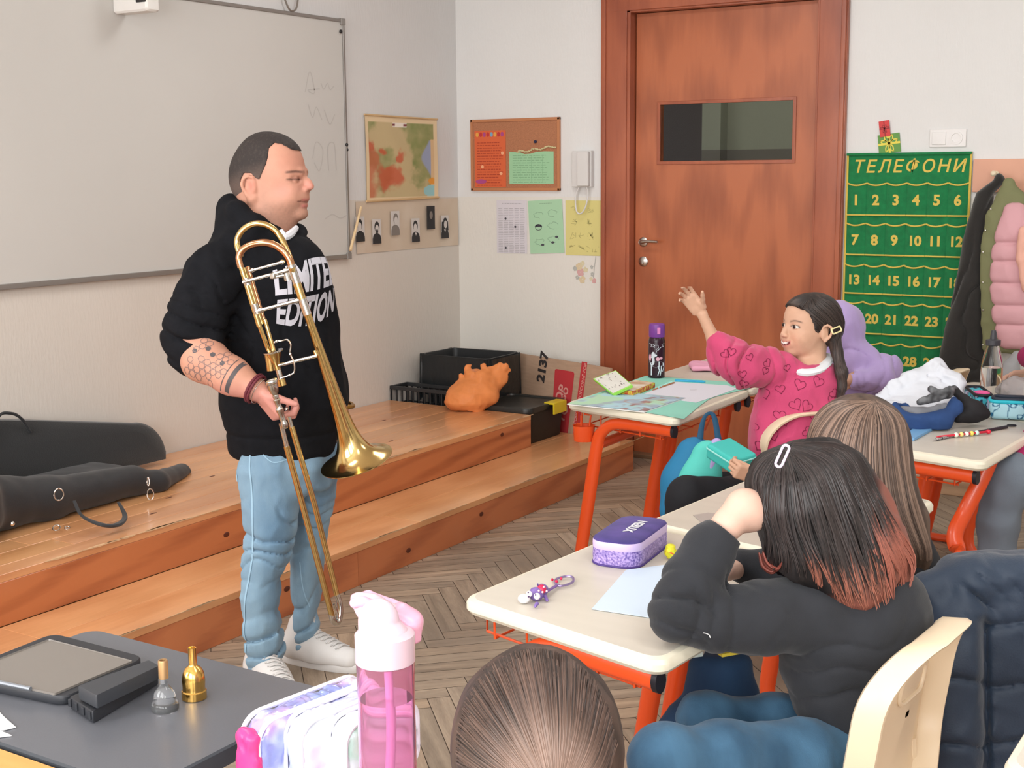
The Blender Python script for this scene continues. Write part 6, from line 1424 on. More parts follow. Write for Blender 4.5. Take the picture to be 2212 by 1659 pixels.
# valve: thin wide disc with cone
vc = tp(590, 757, D0-.01); va = nz(tp(598, 793, D0-.01)-vc)+FWD*.0; va = nz(va+FWD*.10)
k = MB(); k.lathe(vc, va, [(0, -.002), (19*r1, -.001), (22*r1, .001), (22*r1, .004), (18*r1, .006), (14*r1, .007)], 32); k.build('valve_ring', M_nick, tr)
k = MB(); k.lathe(vc, va, [(16*r1, .006), (13*r1, .018), (8*r1, .036), (5.5*r1, .05), (5.5*r1, .056)], 28); k.build('valve_cone', M_brass, tr)
T_('valve_stem', [tp(585, 735), tp(591, 757)], 5*r1, M_brass, smoothn=0); T_('valve_body', [tp(582, 765, D0+.03), tp(587, 800, D0+.03)], 11*r1, M_brass, smoothn=0)
T_('hand_brace', [tp(602, 789, D0-.01), tp(684, 769, D0-.005)], 4.0*r1, M_nick, smoothn=0); T_('hand_brace_post', [tp(684, 768), tp(679, 757)], [5*r1, 4*r1], M_brass, smoothn=0)
T_('slide_neck', [tp(599, 792), tp(608, 826)], 6.5*r1, M_nick, smoothn=0); T_('neck_nut', [tp(606, 819), tp(610, 833)], 9.5*r1, M_brass, smoothn=0)
T_('trigger_lever', [tp(592, 741, D0-.012), tp(598, 736, D0-.012), tp(609, 736, D0-.014), tp(620, 734, D0-.014), tp(628, 744, D0-.014), tp(627, 764, D0-.014), tp(635, 783, D0-.014), tp(635.5, 803, D0-.014), tp(626, 810, D0-.012), tp(606, 817, D0-.01)], 1.8*r1, M_nick, n=8)
for p in ((598, 737), (627, 765), (626, 810)): k = MB(); k.ball(tp(*p, D0-.014), 3.2*r1); k.build('lever_joint', M_nick, tr)
# mouthpiece
m0 = tp(585, 821, D0-.055); m1 = tp(601, 874, D0-.045); am = nz(m1-m0)
k = MB(); q = r1; k.lathe(m0, am, [(8*q, 3*q), (10*q, .5*q), (13*q, 0), (14*q, 3*q), (13.5*q, 7*q), (11.5*q, 9*q), (11.5*q, 18*q), (9.5*q, 27*q), (6*q, 34*q), (4.5*q, 38*q), (4.5*q, 60*q)], 32); k.build('mouthpiece', M_nick, tr)
k = MB(); k.lathe(m0+am*34*q, am, [(6*q, 0), (6.8*q, 3*q), (6*q, 9*q), (7.6*q, 11*q), (7.6*q, 14*q), (6*q, 17*q), (6.4*q, 30*q), (8.4*q, 33*q), (8*q, 40*q), (6.5*q, 44*q), (6.5*q, 62*q), (8.4*q, 66*q), (8.4*q, 74*q), (6*q, 78*q)], 28); k.build('slide_receiver', M_nick, tr)
T_('inner_slide', [tp(607, 915, D0-.025), tp(620, 968, D0-.02)], 5.6*r1, M_nick, smoothn=0)
T_('outer_slide', [tp(619, 964, D0-.02), tp(656, 1100, D0-.01), tp(717, 1330, D0+.0)], 7.0*r1, M_brass, smoothn=0)
T_('inner_slide', [tp(618, 880, D0+.045), tp(632, 930, D0+.045)], 5*r1, M_nick, smoothn=0)
T_('outer_slide', [tp(630, 922, D0+.045), tp(679, 1088, D0+.04), tp(728, 1286, D0+.035)], 6.5*r1, M_brass, smoothn=0)
T_('slide_brace', [tp(606, 893, D0-.02), tp(622, 888, D0+.04)], 4*r1, M_nick, smoothn=0)
T_('slide_bow', [tp(714, 1320, D0), tp(719, 1338, D0), tp(725, 1345, D0+.008), tp(732, 1340, D0+.02), tp(735, 1320, D0+.03), tp(733, 1300, D0+.035), tp(728, 1284, D0+.035)], [6.5*r1, 7.2*r1, 7*r1, 7*r1, 7*r1, 6.5*r1, 6.5*r1], M_nick)
T_('water_key', [tp(721, 1305, D0-.01), tp(727, 1318, D0-.005), tp(731, 1336, D0-.005)], 2.2*r1, M_nick, n=8)
# ------------------------------------------------------------------ children
class PF:
    def __init__(s, Z): s.Z = Z; s.k = Z/FPX
    def __call__(s, px, py, d=0.0): return np.array(at(px, py, s.Z+d))
    def r(s, q): return q*s.k
def capsf(F, pf, pts, k=0.02, flat=None):
    """pts: (px,py,radius px,depth)"""
    F.chain([pf(a[0], a[1], a[3] if len(a) > 3 else 0) for a in pts], [pf.r(a[2]) for a in pts], k, 'add', flat); return F
def bounds(pf, pts, m=0.06):
    P = np.array([pf(a[0], a[1], d) for a in pts for d in (pts_d0, pts_d1)]); return P.min(0)-m, P.max(0)+m
def fieldpx(pf, x0, y0, x1, y1, d0, d1, h, zmin=None):
    P = np.array([pf(x, y, d) for x in (x0, x1) for y in (y0, y1) for d in (d0, d1)]); lo, hi = P.min(0), P.max(0)
    if zmin is not None: lo[2] = max(lo[2], zmin)
    return Field(lo, hi, h)
PX = lambda V: (lambda q: (PCX+FPX*q[:, 0]/q[:, 2], PCY-FPX*q[:, 1]/q[:, 2]))((V-CAM)@MC.T)   # only used to set masks while sculpting
def solid(c): return lambda V: np.broadcast_to(c, V.shape).copy()
def varied(c0, c1, sc=30, seed=1): return lambda V: mixc(np.broadcast_to(c0, V.shape).copy(), c1, sm(fbm(V*np.array([sc, sc, sc*.3]), 3, seed), -.4, .6))
def hairdo(name, vol, guides, N, r, cols, parent, off=.003, seed=0, jit=.4, ends=.15, extra=None):
    P = []; X = []
    me = vol.data
    P = hair_cast(vol, guides, N, off, seed, jit, ends, wave=(extra or 0))
    return strands(name, P, r, cols, M_hair, parent)
def child_head(F, C, f, l, s=1.0, smile=True):
    f = nz(f); l = nz(l-f*(l@f)); u = np.cross(f, l); u = u if u[2] > 0 else -u; Rm = np.stack([f, l, u], 1); p = lambda x, y, z: C+(f*x+l*y+u*z)*s
    e = lambda c, r, k, m='add': F.ell(p(*c), np.array(r)*s, k*s, Rm, m)
    e((-.010, 0, .026), (.093, .075, .082), 0); e((.035, 0, .035), (.060, .062, .060), .02); e((.030, 0, -.022), (.066, .061, .074), .03); e((.038, 0, -.062), (.050, .046, .034), .03); e((.076, 0, -.086), (.016, .018, .013), .02)
    for y in (1, -1):
        e((.064, .034*y, -.036), (.026, .022, .023), .02); e((.0915, .031*y, .003), (.013, .0155, .009), .010, 'sub'); e((.0815, .030*y, .0025), (.0118, .0128, .0105), .002)
        e((.1035, .0105*y, -.030), (.0085, .0065, .006), .005)
        F.ell(p(-.004, .073*y, -.016), np.array((.015, .009, .024))*s, .005*s, Rm)
        F.chain([p(.008, .073*y, -.006), p(.006, .078*y, .008), p(-.005, .084*y, .014), p(-.018, .088*y, .007), p(-.022, .089*y, -.009), p(-.016, .086*y, -.026), p(-.005, .078*y, -.040)], np.array([.0035, .004, .0045, .0045, .0045, .005, .0055])*s, .003*s)
        F.ell(p(-.005, .087*y, -.011), np.array((.010, .007, .017))*s, .003*s, Rm, 'sub')
    F.chain([p(.095, 0, .004), p(.103, 0, -.012), p(.110, 0, -.026)], np.array([.006, .0075, .0092])*s, .008*s)
    e((.090, 0, -.055), (.016, .028, .018), .012)
    if smile:
        F.chain([p(.078, -.027, -.044), p(.0915, -.014, -.0505), p(.0955, 0, -.0520), p(.0915, .014, -.0505), p(.078, .027, -.044)], np.array([.003, .004, .0045, .004, .003])*s, .003*s)
        F.chain([p(.079, -.025, -.049), p(.0905, -.013, -.0635), p(.0935, 0, -.0665), p(.0905, .013, -.0635), p(.079, .025, -.049)], np.array([.003, .0045, .0055, .0045, .003])*s, .003*s)
        F.chain([p(.088, -.018, -.0535), p(.0965, 0, -.0585), p(.088, .018, -.0535)], np.array([.002, .0032, .002])*s, .002*s, 'sub')
    return Rm, p
def face_col(C, Rm, s=1.0, base=C3(206, 164, 138)):
    def fn(V):
        q = (V-C)@Rm/s; x, y, z = q[:, 0], q[:, 1], q[:, 2]; ay = np.abs(y); near = (np.linalg.norm(q, axis=1) < .14)
        c = np.broadcast_to(base, V.shape).copy(); c = mixc(c, base*np.array([.98, .78, .72]), near*np.exp(-((ay-.038)/.018)**2-((z+.034)/.016)**2)*(x > .03)*.5)
        lip = near*(x > .078)*(ay < .027)*(np.exp(-((z+.0505-.12*ay)/.0035)**2)+np.exp(-((z+.065-.4*ay)/.005)**2)); c = mixc(c, C3(192, 108, 104), np.clip(lip, 0, 1)*.7)
        tz = -.0575+.25*ay; c = mixc(c, C3(110, 44, 44), near*(x > .08)*(ay < .025)*(np.abs(z-tz) < .0056)*1.0); c = mixc(c, C3(240, 236, 228), near*(x > .08)*(ay < .019)*(np.abs(z-tz-.0012) < .0030)*1.0)
        br = near*(x > .05)*np.exp(-((z-.019-.004*np.cos((ay-.034)*90))/.0024)**2)*sm(ay, .012, .018)*sm(-ay, -.056, -.048); c = mixc(c, C3(70, 50, 42), np.clip(br, 0, 1)*.85)
        a = (ay-.031)/.0135; zz2 = (z-.0025)/.0062; ins = near*(x > .06)*((a**2+zz2**2) < 1); c = mixc(c, C3(224, 216, 208), ins*1.0)
        ir = ins*(((ay-.031)/.0072)**2+((z-.0025)/.0072)**2 < 1); c = mixc(c, C3(48, 32, 28), ir*1.0)
        ring = near*(x > .06)*np.exp(-((np.sqrt(a**2+zz2**2)-1.08)/.17)**2)*(z > .0); c = mixc(c, C3(52, 36, 32), np.clip(ring, 0, 1)*.9)
        return c
    return fn

HL_ = [(.066, .125), (.083, .095), (.092, .078), (.080, .066), (.058, .056), (.047, .034), (.037, .014), (.032, -.018), (.02, -.05), (-.02, -.09), (-.06, -.13), (-.16, -.13), (-.18, .16), (0, .18)]
def plain_hair(C, Rm, parent, col, long=.10):
    p = lambda x, y, z: C+Rm[:, 0]*x+Rm[:, 1]*y+Rm[:, 2]*z
    F = Field(C-[.17, .17, .10+long], C+[.17, .17, .15], .004); F.ell(p(-.012, 0, .030), (.103, .086, .088), 0, Rm); F.ell(p(.032, 0, .043), (.068, .069, .062), .02, Rm); F.ell(p(-.05, 0, -.01), (.062, .074, .062), .03, Rm)
    if long: F.chain([p(-.055, 0, -.02), p(-.075, 0, -.04-long)], [.07, .05], .03, 'add', (Rm[:, 0], .6))
    ii = np.argwhere(F.d < .02); P = F.lo+ii*F.h; q = (P-C)@Rm; pl = list(HL_)
    if long: pl = pl[:9]+[(-.02, -.06), (-.03, -.2-long), (-.16, -.2-long)]+pl[-2:]
    F.d[ii[:, 0], ii[:, 1], ii[:, 2]] = np.maximum(F.d[ii[:, 0], ii[:, 1], ii[:, 2]], polysdf(q[:, 0], q[:, 2], pl)); return F.build('hair', M_hairvol, parent, 1, col)

# ---- the child in the pink heart sweater
Q = PF(4.48); gC = Q(1751, 706); gf = nz(-.906*RIGHT-.40*FWD+UP*.06); gl = nz(np.cross(UP, gf))
girl = empty('person', onz(1700, 1200, 0), 'dark-haired child in pink heart sweater sitting with one arm raised', 'person')
F = fieldpx(Q, 1425, 1120, 1850, 628, -.32, .20, .003)
Rm, gp = child_head(F, gC, gf, gl)
F.cap(gp(-.02, 0, -.03), Q(1752, 800, .0), .043, .046, .02); F.loft([(Q(1735, 985), RIGHT*.10, FWD*.08), (Q(1725, 830), RIGHT*.10, FWD*.08), (Q(1748, 800), RIGHT*.07, FWD*.06)], .03)
capsf(F, Q, [(1672, 800, 24, -.04), (1595, 805, 20, -.07), (1543, 735, 14.5, -.08), (1517, 680, 10.5, -.10)], .015)
fd = nz(Q(1470, 620, -.13)-Q(1514, 674, -.10)); hand(F, Q(1514, 674, -.10), fd, nz(-FWD*.9-RIGHT*.35+UP*.1), .137, ((14, 22, 16), (18, 24, 16), (24, 26, 18), (32, 28, 18)), thumb=nz(fd*.8+RIGHT*.45-FWD*.5), splay=5)
capsf(F, Q, [(1790, 830, 22, .05), (1790, 960, 18, .02), (1710, 1045, 14, -.18), (1640, 1036, 12, -.32)], .02)
fd = nz(Q(1572, 1012, -.375)-Q(1632, 1030, -.345)); hand(F, Q(1630, 1028, -.345), fd, nz(FWD*.8+UP*.35-RIGHT*.2), .132, ((50, 60, 30), (52, 60, 30), (55, 60, 30), (58, 60, 30)), thumb=Q(1572, 992, -.35)-Q(1612, 1014, -.345), right=False, splay=2)
F.build('body', M_skin, girl, 2, face_col(gC, Rm))
# hair, drawn back into a low tail
hv = fieldpx(Q, 1660, 870, 1860, 620, -.14, .16, .003); hm_ = np.stack([Rm[:, 0], Rm[:, 1], Rm[:, 2]], 1)
hv.ell(gp(-.012, 0, .030), (.103, .083, .088), 0, Rm); hv.ell(gp(.032, 0, .043), (.068, .069, .062), .02, Rm); hv.ell(gp(-.05, 0, -.01), (.062, .068, .058), .03, Rm)
ii = np.argwhere(hv.d < .02); P = hv.lo+ii*hv.h; q = (P-gC)@Rm
hl = [(.066, .125), (.083, .095), (.092, .078), (.080, .066), (.058, .056), (.047, .034), (.037, .014), (.032, -.018), (.026, -.050), (.016, -.054), (.013, -.012), (.008, .010), (-.005, .020), (-.022, .012), (-.028, -.010), (-.026, -.044), (-.06, -.085), (-.16, -.10), (-.18, .16), (0, .18)]
e = polysdf(q[:, 0], q[:, 2], hl)+.0012*vnoise(P*130); hv.d[ii[:, 0], ii[:, 1], ii[:, 2]] = np.maximum(hv.d[ii[:, 0], ii[:, 1], ii[:, 2]], e)
e = np.maximum(.006-np.abs(q[:, 1]+.012), -(q[:, 2]-.075))*.0
capsf(hv, Q, [(1800, 728, 17, -.02), (1808, 760, 12, -.045), (1818, 805, 13, -.06), (1819, 838, 9, -.06), (1812, 862, 4, -.06)], .012)
hcol2 = varied(C3(40, 33, 31), C3(70, 58, 52), 60, 3); vol = hv.build('hair', M_hairvol, girl, 1, hcol2)
gs = [[(1699, 676), (1712, 662), (1735, 652)], ]
def dk(c0, c1, tip=None, t0=.7):
    def fn(i, t):
        a = ((i*7919) % 101)/101; c = c0*(1-a)+c1*a; c = np.repeat(c[None], len(t), 0)
        if tip is not None: w = sm(t+((i*31) % 17)/17*.12-.06, t0, t0+.2); c = c*(1-w[:, None])+tip*w[:, None]
        return c
    return fn
hairdo('hair_locks', vol, [[(1737, 652), (1716, 672), (1728, 700), (1752, 728), (1790, 735), (1806, 745)], [(1745, 648), (1735, 668), (1762, 690), (1790, 715), (1808, 738)], [(1758, 645), (1775, 660), (1800, 685), (1815, 715), (1810, 740)], [(1770, 642), (1802, 655), (1822, 685), (1822, 712), (1812, 742)]], 150, .0016, dk(C3(30, 25, 24), C3(70, 58, 53)), girl, .002, 3, .35, .1)
hairdo('tail_locks', vol, [[(1797, 735), (1800, 780), (1809, 830), (1806, 868)], [(1812, 735), (1817, 780), (1828, 830), (1818, 872)]], 50, .0014, dk(C3(38, 31, 29), C3(84, 68, 62)), girl, .001, 4, .3, .1)
k = MB(); c = Q(1807, 713, -.075); u_ = nz(Q(1820, 708, -.06)-Q(1795, 718, -.085)); v_ = nz(np.cross(nz(CAM-c), u_)); k.tube([c+u_*a+v_*b for a, b in rrect(.040, .017, .003, 2)], .0026, 8, closed=True); k.build('hair_clip', mat('clip_pale_yellow', S(232, 222, 168), 0.3), girl)
# sweater
F = fieldpx(Q, 1500, 1075, 1850, 700, -.28, .2, .0038)
L_ = lambda px, py, hw, dp, d=0.: (Q(px, py, d), RIGHT*Q.r(hw), FWD*dp)
F.loft([L_(1700, 1000, 84, .105), L_(1699, 957, 84, .105), L_(1708, 907, 86, .108), L_(1719, 860, 87, .108), L_(1732, 826, 84, .10), L_(1745, 803, 58, .085)], .02)
capsf(F, Q, [(1690, 798, 36, -.03), (1655, 795, 40, -.05), (1610, 792, 44, -.07), (1572, 772, 42, -.08), (1548, 742, 25, -.085)], .03); capsf(F, Q, [(1552, 748, 24, -.085), (1545, 736, 20, -.085)], .01)
capsf(F, Q, [(1782, 825, 34, .03), (1790, 900, 33, .04), (1775, 975, 30, .0), (1715, 1030, 24, -.10)], .03)
F.cap(Q(1748, 770), Q(1750, 806, -.015), .052, .050, .01, 'sub')
su = Q(1600, 800, -.08); F.disp(lambda P: folds(P, su, nz(RIGHT+UP*.2), .034, 52, 2, warp=1.5)*np.exp(-(np.linalg.norm(P-su, axis=1)/.12)**2)+.016*np.abs(fbm(P*np.array([10, 10, 6]), 3, 5))-.005, .03)
M_pinks = mat('pink_jersey', S(192, 66, 108), 0.85, bump=0.0004, bscale=400, sheen=0.2, var=.06, vscale=14); M_heart = mat('heart_print', S(122, 26, 62), 0.8)
sw = F.build('sweater', M_pinks, girl, 2)
def heart(s, rot, o=(0, 0)):
    p = []
    for i in range(26):
        t = 2*PI*i/26; x = 16*math.sin(t)**3; y = 13*math.cos(t)-5*math.cos(2*t)-2*math.cos(3*t)-math.cos(4*t); c, s_ = math.cos(rot), math.sin(rot); p.append((o[0]+s*(x*c-y*s_)/16, o[1]+s*(x*s_+y*c)/16))
    return p
oS = Q(1700, 880, -.05); kk = Q.k; rd = random.Random(2)
for (px, py, sz, an) in ((1682, 838, 10, .2), (1722, 828, 12, -.4), (1652, 851, 11, .3), (1762, 823, 12, -.5), (1711, 868, 13, .5), (1735, 872, 13, -.7), (1680, 893, 12, .1), (1689, 905, 10, .3), (1627, 922, 12, -.4), (1665, 934, 12, .3), (1797, 850, 10, .6), (1791, 862, 9, -.4), (1755, 895, 12, .2), (1695, 793, 8, .2), (1650, 780, 9, .6), (1645, 795, 8, -.5), (1610, 765, 8, .3), (1560, 758, 9, .8), (1572, 753, 9, -.2), (1595, 800, 9, .2), (1600, 822, 9, -.3), (1640, 960, 10, -.6), (1785, 905, 10, .2), (1735, 925, 11, .9), (1700, 955, 11, -.2)):
    r_ = MC[0]; c = ((px-1700)*kk, (880-py)*kk); onto(sw, ribbon2d(heart(sz*kk, an, c), .0021, True), oS, RIGHT, UP, M_heart, .0012, .3)
flush(sw)
k = MB(); k.tube([Q(1762, 772, .055), Q(1724, 776, .03), Q(1712, 788, -.02), Q(1722, 800, -.06), Q(1742, 805, -.075), Q(1768, 798, -.065), Q(1786, 783, -.03), Q(1790, 770, .02), Q(1775, 768, .05)], [.015, .015, .018, .022, .024, .023, .020, .016, .015], 10, closed=True, smoothn=4, flat=((0, 0, 1), .6)); k.build('collar', mat('collar_white', S(222, 228, 232), .8, bump=.0006, bscale=60), girl)
F = fieldpx(Q, 1400, 1290, 1800, 990, -.5, .25, .005, .0); M_blkcl = mat('black_trousers', S(24, 25, 30), .85, bump=.0004, bscale=300)
capsf(F, Q, [(1720, 1055, 48, .0), (1640, 1062, 40, -.10), (1480, 1070, 36, -.22)], .03); capsf(F, Q, [(1478, 1070, 36, -.22), (1462, 1160, 28, -.18), (1460, 1250, 24, -.10)], .03); capsf(F, Q, [(1730, 1040, 48, .12), (1560, 1060, 38, .02), (1530, 1150, 28, .05), (1525, 1240, 24, .1)], .03)
F.disp(lambda P: .008*np.abs(fbm(P*9, 2, 3))-.002, .02); F.build('trousers', M_blkcl, girl, 2)
# turquoise case in the hand
pcq = PF(4.22); cen_ = pcq(1579, 984); a1 = nz(RIGHT*.062-UP*.030-FWD*.095); a2 = nz(RIGHT*.08+UP*.012+FWD*.05); a3 = nz(np.cross(a1, a2)); a3 = a3 if a3[2] > 0 else -a3; a2 = np.cross(a3, a1); Rc = np.stack([a1, a2, a3], 1)
F = Field(cen_-.12, cen_+.12, .003); F.box(cen_, (.066, .050, .026), .010, 0, Rc); M_teal = mat('turquoise_cloth', S(64, 186, 178), .6, bump=.0005, bscale=200)
tq = empty('turquoise_pencil_case', cen_, 'turquoise zip pencil case held in the lap of the child in pink', 'pencil case'); F.build('case_body', M_teal, tq, 1)
k = MB(); k.tube([cen_+a1*a+a2*b+a3*.012 for a, b in rrect(.134, .102, .012, 4)], .0028, 6, closed=True); k.build('zip', mat('zip_pale', S(150, 214, 208), .5), tq)
# backpack under the teal desk
bk = empty('backpack', onz(1500, 1180, 0), 'blue and turquoise backpack hanging from the teal-covered desk', 'backpack'); q4 = PF(4.46)
F = fieldpx(q4, 1410, 1150, 1600, 920, -.12, .16, .004); capsf(F, q4, [(1500, 985, 42, .02), (1480, 1040, 48, .02), (1472, 1100, 48, .02)], .03, (FWD, .8)); F.build('blue_back', mat('backpack_blue', S(32, 116, 160), .7, bump=.001, bscale=40), bk)
F = fieldpx(q4, 1440, 1140, 1600, 930, -.16, .1, .004); capsf(F, q4, [(1528, 985, 34, -.05), (1512, 1040, 40, -.05), (1500, 1100, 40, -.05)], .03, (FWD, .7)); F.build('turquoise_front', mat('backpack_turquoise', S(84, 196, 184), .7, bump=.001, bscale=40), bk)
F = fieldpx(q4, 1500, 1080, 1600, 930, -.2, .1, .004); capsf(F, q4, [(1548, 960, 14, -.06), (1530, 1015, 12, -.08)], .02, (FWD, .8)); F.build('lilac_pocket', mat('backpack_lilac', S(176, 160, 212), .7), bk)
k = MB(); k.tube([q4(1512, 950), q4(1516, 920), q4(1524, 898), q4(1536, 893), q4(1544, 905), q4(1552, 950)], [.011, .009, .006, .006, .009, .011], 8, smoothn=4, flat=(FWD, .4)); k.build('carry_loop', mat('strap_navy_teal', S(26, 76, 108), .7), bk)
k = MB(); k.tube([np.array(T2(.49, .24, .66)), np.array(T2(.50, .25, .64)), q4(1537, 893)], .004, 6); k.build('hook', M_or, d2)

# ---- child in the lilac hood behind
Lq = PF(5.15); lil = empty('person', onz(1860, 1040, 0), 'child in lilac hooded sweatshirt bent forward behind the child in pink', 'person')
M_lil = mat('lilac_fleece', S(168, 148, 196), .9, bump=.0006, bscale=200, sheen=.3)
F = fieldpx(Lq, 1740, 1010, 1975, 625, -.25, .28, .005)
F.ell(Lq(1812, 712, .02), (Lq.r(54), .12, Lq.r(66)), 0, np.stack([RIGHT, FWD, UP], 1)); F.ell(Lq(1745, 716, .06), (.10, .085, .10), .01, None, 'sub'); capsf(F, Lq, [(1828, 745, 34, -.02), (1842, 775, 34, -.04)], .03); capsf(F, Lq, [(1838, 770, 30, -.03), (1880, 785, 34, -.04), (1918, 802, 32, -.05), (1905, 815, 27, -.10), (1850, 822, 20, -.14)], .03)
F.loft([(Lq(1840, 960), RIGHT*.15, FWD*.12), (Lq(1842, 800, .04), RIGHT*.15, FWD*.12), (Lq(1830, 760, .02), RIGHT*.10, FWD*.10)], .03)
lo_ = Lq(1850, 765); F.disp(lambda P: .014*np.abs(fbm(P*np.array([8, 8, 6]), 3, 6))+folds(P, lo_, nz(RIGHT*.8-UP*.5), .015, 26, 3, warp=1.8)-.005, .03); F.build('hoodie', M_lil, lil, 2)
fB = nz(-.85*RIGHT+.53*FWD); lB = nz(np.cross(UP, fB)); lC = Lq(1797, 716, .02)
F = fieldpx(Lq, 1700, 880, 1880, 640, -.3, .22, .0035); RL_, _ = child_head(F, lC, fB, lB, .98, False); F.cap(Lq(1805, 740, .02), Lq(1830, 810, .02), .05, .05, .02)
capsf(F, Lq, [(1850, 815, 14, -.10), (1832, 822, 12, -.15)], .01); hand(F, Lq(1838, 822, -.15), nz(-RIGHT*.8-UP*.5), nz(FWD), .12, ((30, 40, 25),)*4, right=False, splay=3); F.build('body', M_skin, lil, 1, face_col(lC, RL_, .98, C3(190, 146, 122))); plain_hair(lC, RL_, lil, varied(C3(40, 32, 30), C3(66, 54, 50), 40, 2), 0)

# ---- child in magenta at the right edge
Gq = PF(4.1); mg = empty('person', onz(2230, 1330, 0), 'child in magenta top and grey trousers cut off by the right edge', 'person')
F = fieldpx(Gq, 2120, 1060, 2420, 640, -.3, .9, .006); F.loft([(Gq(2290, 1010, .1), RIGHT*.15, FWD*.12), (Gq(2318, 900, .1), RIGHT*.13, FWD*.11), (Gq(2318, 780, .1), RIGHT*.13, FWD*.11), (Gq(2320, 740, .1), RIGHT*.09, FWD*.08)], .02)
capsf(F, Gq, [(2290, 770, 34, .2), (2250, 770, 32, .45), (2222, 770, 28, .75)], .03); F.ell(Gq(2240, 985, .0), (.09, .08, .035), .03); F.disp(lambda P: .010*np.abs(fbm(P*9, 2, 6))-.003, .03)
F.build('top', mat('magenta_knit', S(160, 26, 88), .85, bump=.0005, bscale=300), mg)
F = fieldpx(Gq, 2080, 1330, 2320, 960, -.25, .3, .005, 0.); capsf(F, Gq, [(2270, 1010, 58, 0), (2185, 1035, 48, -.02), (2170, 1060, 46, .0), (2158, 1130, 42, .02), (2150, 1240, 38, .05)], .03); F.disp(lambda P: .010*np.abs(fbm(P*8, 2, 9))-.003, .03)
F.build('trousers', mat('grey_jersey', S(112, 122, 134), .85, bump=.0005, bscale=300), mg)
F = fieldpx(Gq, 2150, 900, 2420, 560, -.3, 1.0, .004); mC = Gq(2320, 660, .1); RM_, _ = child_head(F, mC, fB, lB, 1.0, False); F.cap(Gq(2320, 690, .1), Gq(2320, 790, .1), .045, .05, .02); F.cap(Gq(2320, 790, .1), Gq(2250, 775, .5), .04, .03, .02)
capsf(F, Gq, [(2250, 775, 15, .5), (2226, 795, 13, .85)], .01); hand(F, Gq(2224, 803, .85), nz(-RIGHT-UP*.1), nz(-UP*.9-FWD*.3), .135, ((20, 30, 20),)*4, right=False, splay=4); F.build('body', M_skin, mg, 1, face_col(mC, RM_, 1.0, C3(206, 166, 146))); plain_hair(mC, RM_, mg, varied(C3(70, 52, 42), C3(104, 80, 66), 40, 2), .10)

# ---- child with long brown hair
Bq = PF(3.06); bw = empty('person', onz(1930, 1430, 0), 'child with long straight brown hair seen from behind in dark clothes', 'person')
F = fieldpx(Bq, 1700, 1300, 2010, 830, -.25, .25, .004); F.ell(Bq(1856, 955, .02), (.085, .095, .105), 0); F.cap(Bq(1870, 1010, .02), Bq(1880, 1100, .02), .045, .05, .02); F.loft([(Bq(1885, 1290), RIGHT*.10, FWD*.09), (Bq(1885, 1110), RIGHT*.10, FWD*.08)], .03)
capsf(F, Bq, [(1810, 1130, 25, -.05), (1780, 1200, 22, -.12)], .02); F.build('body', M_skin, bw, 1, solid(C3(206, 168, 148)))
F = fieldpx(Bq, 1690, 1420, 2060, 1070, -.3, .25, .005); F.loft([(Bq(1900, 1400, .02), RIGHT*.14, FWD*.11), (Bq(1895, 1200, .02), RIGHT*.14, FWD*.11), (Bq(1885, 1120, .02), RIGHT*.11, FWD*.09)], .02); capsf(F, Bq, [(1815, 1150, 42, -.02), (1770, 1220, 38, -.10), (1740, 1200, 30, -.2)], .03); capsf(F, Bq, [(1940, 1150, 40, 0), (1955, 1230, 38, 0)], .03)
F.disp(lambda P: .008*np.abs(fbm(P*9, 2, 9))-.003, .03); F.build('sweatshirt', mat('dark_sweatshirt', S(44, 45, 50), .9), bw)
F = fieldpx(Bq, 1720, 1260, 2050, 830, -.2, .22, .004)
F.ell(Bq(1856, 955), (Bq.r(104), .112, Bq.r(104)), 0); capsf(F, Bq, [(1852, 975, 100, -.01), (1868, 1060, 92, -.03), (1905, 1130, 66, -.05), (1955, 1185, 34, -.06), (1992, 1222, 12, -.06)], .04, (FWD, .85)); capsf(F, Bq, [(1930, 1000, 34, 0), (1972, 1120, 28, -.02), (1998, 1200, 15, -.04)], .03)
vb = F.build('hair', M_hairvol, bw, 1, varied(C3(62, 47, 40), C3(94, 75, 64), 40, 5))
hairdo('hair_locks', vb, [[(1880, 866), (1800, 868), (1760, 900), (1746, 945), (1742, 1010)], [(1884, 868), (1820, 880), (1778, 925), (1755, 980), (1745, 1060)], [(1886, 868), (1840, 890), (1812, 960), (1800, 1050), (1810, 1130)], [(1888, 868), (1870, 910), (1860, 1000), (1865, 1100), (1890, 1180)], [(1890, 868), (1905, 920), (1910, 1010), (1925, 1110), (1975, 1215)], [(1892, 868), (1935, 905), (1950, 1000), (1970, 1100), (2000, 1190), (1998, 1232)], [(1892, 868), (1946, 900), (1960, 960), (1968, 1040), (1992, 1120), (2012, 1190), (2008, 1228)]], 480, .0017, dk(C3(58, 44, 38), C3(150, 124, 108)), bw, .002, 5, .3, .08)

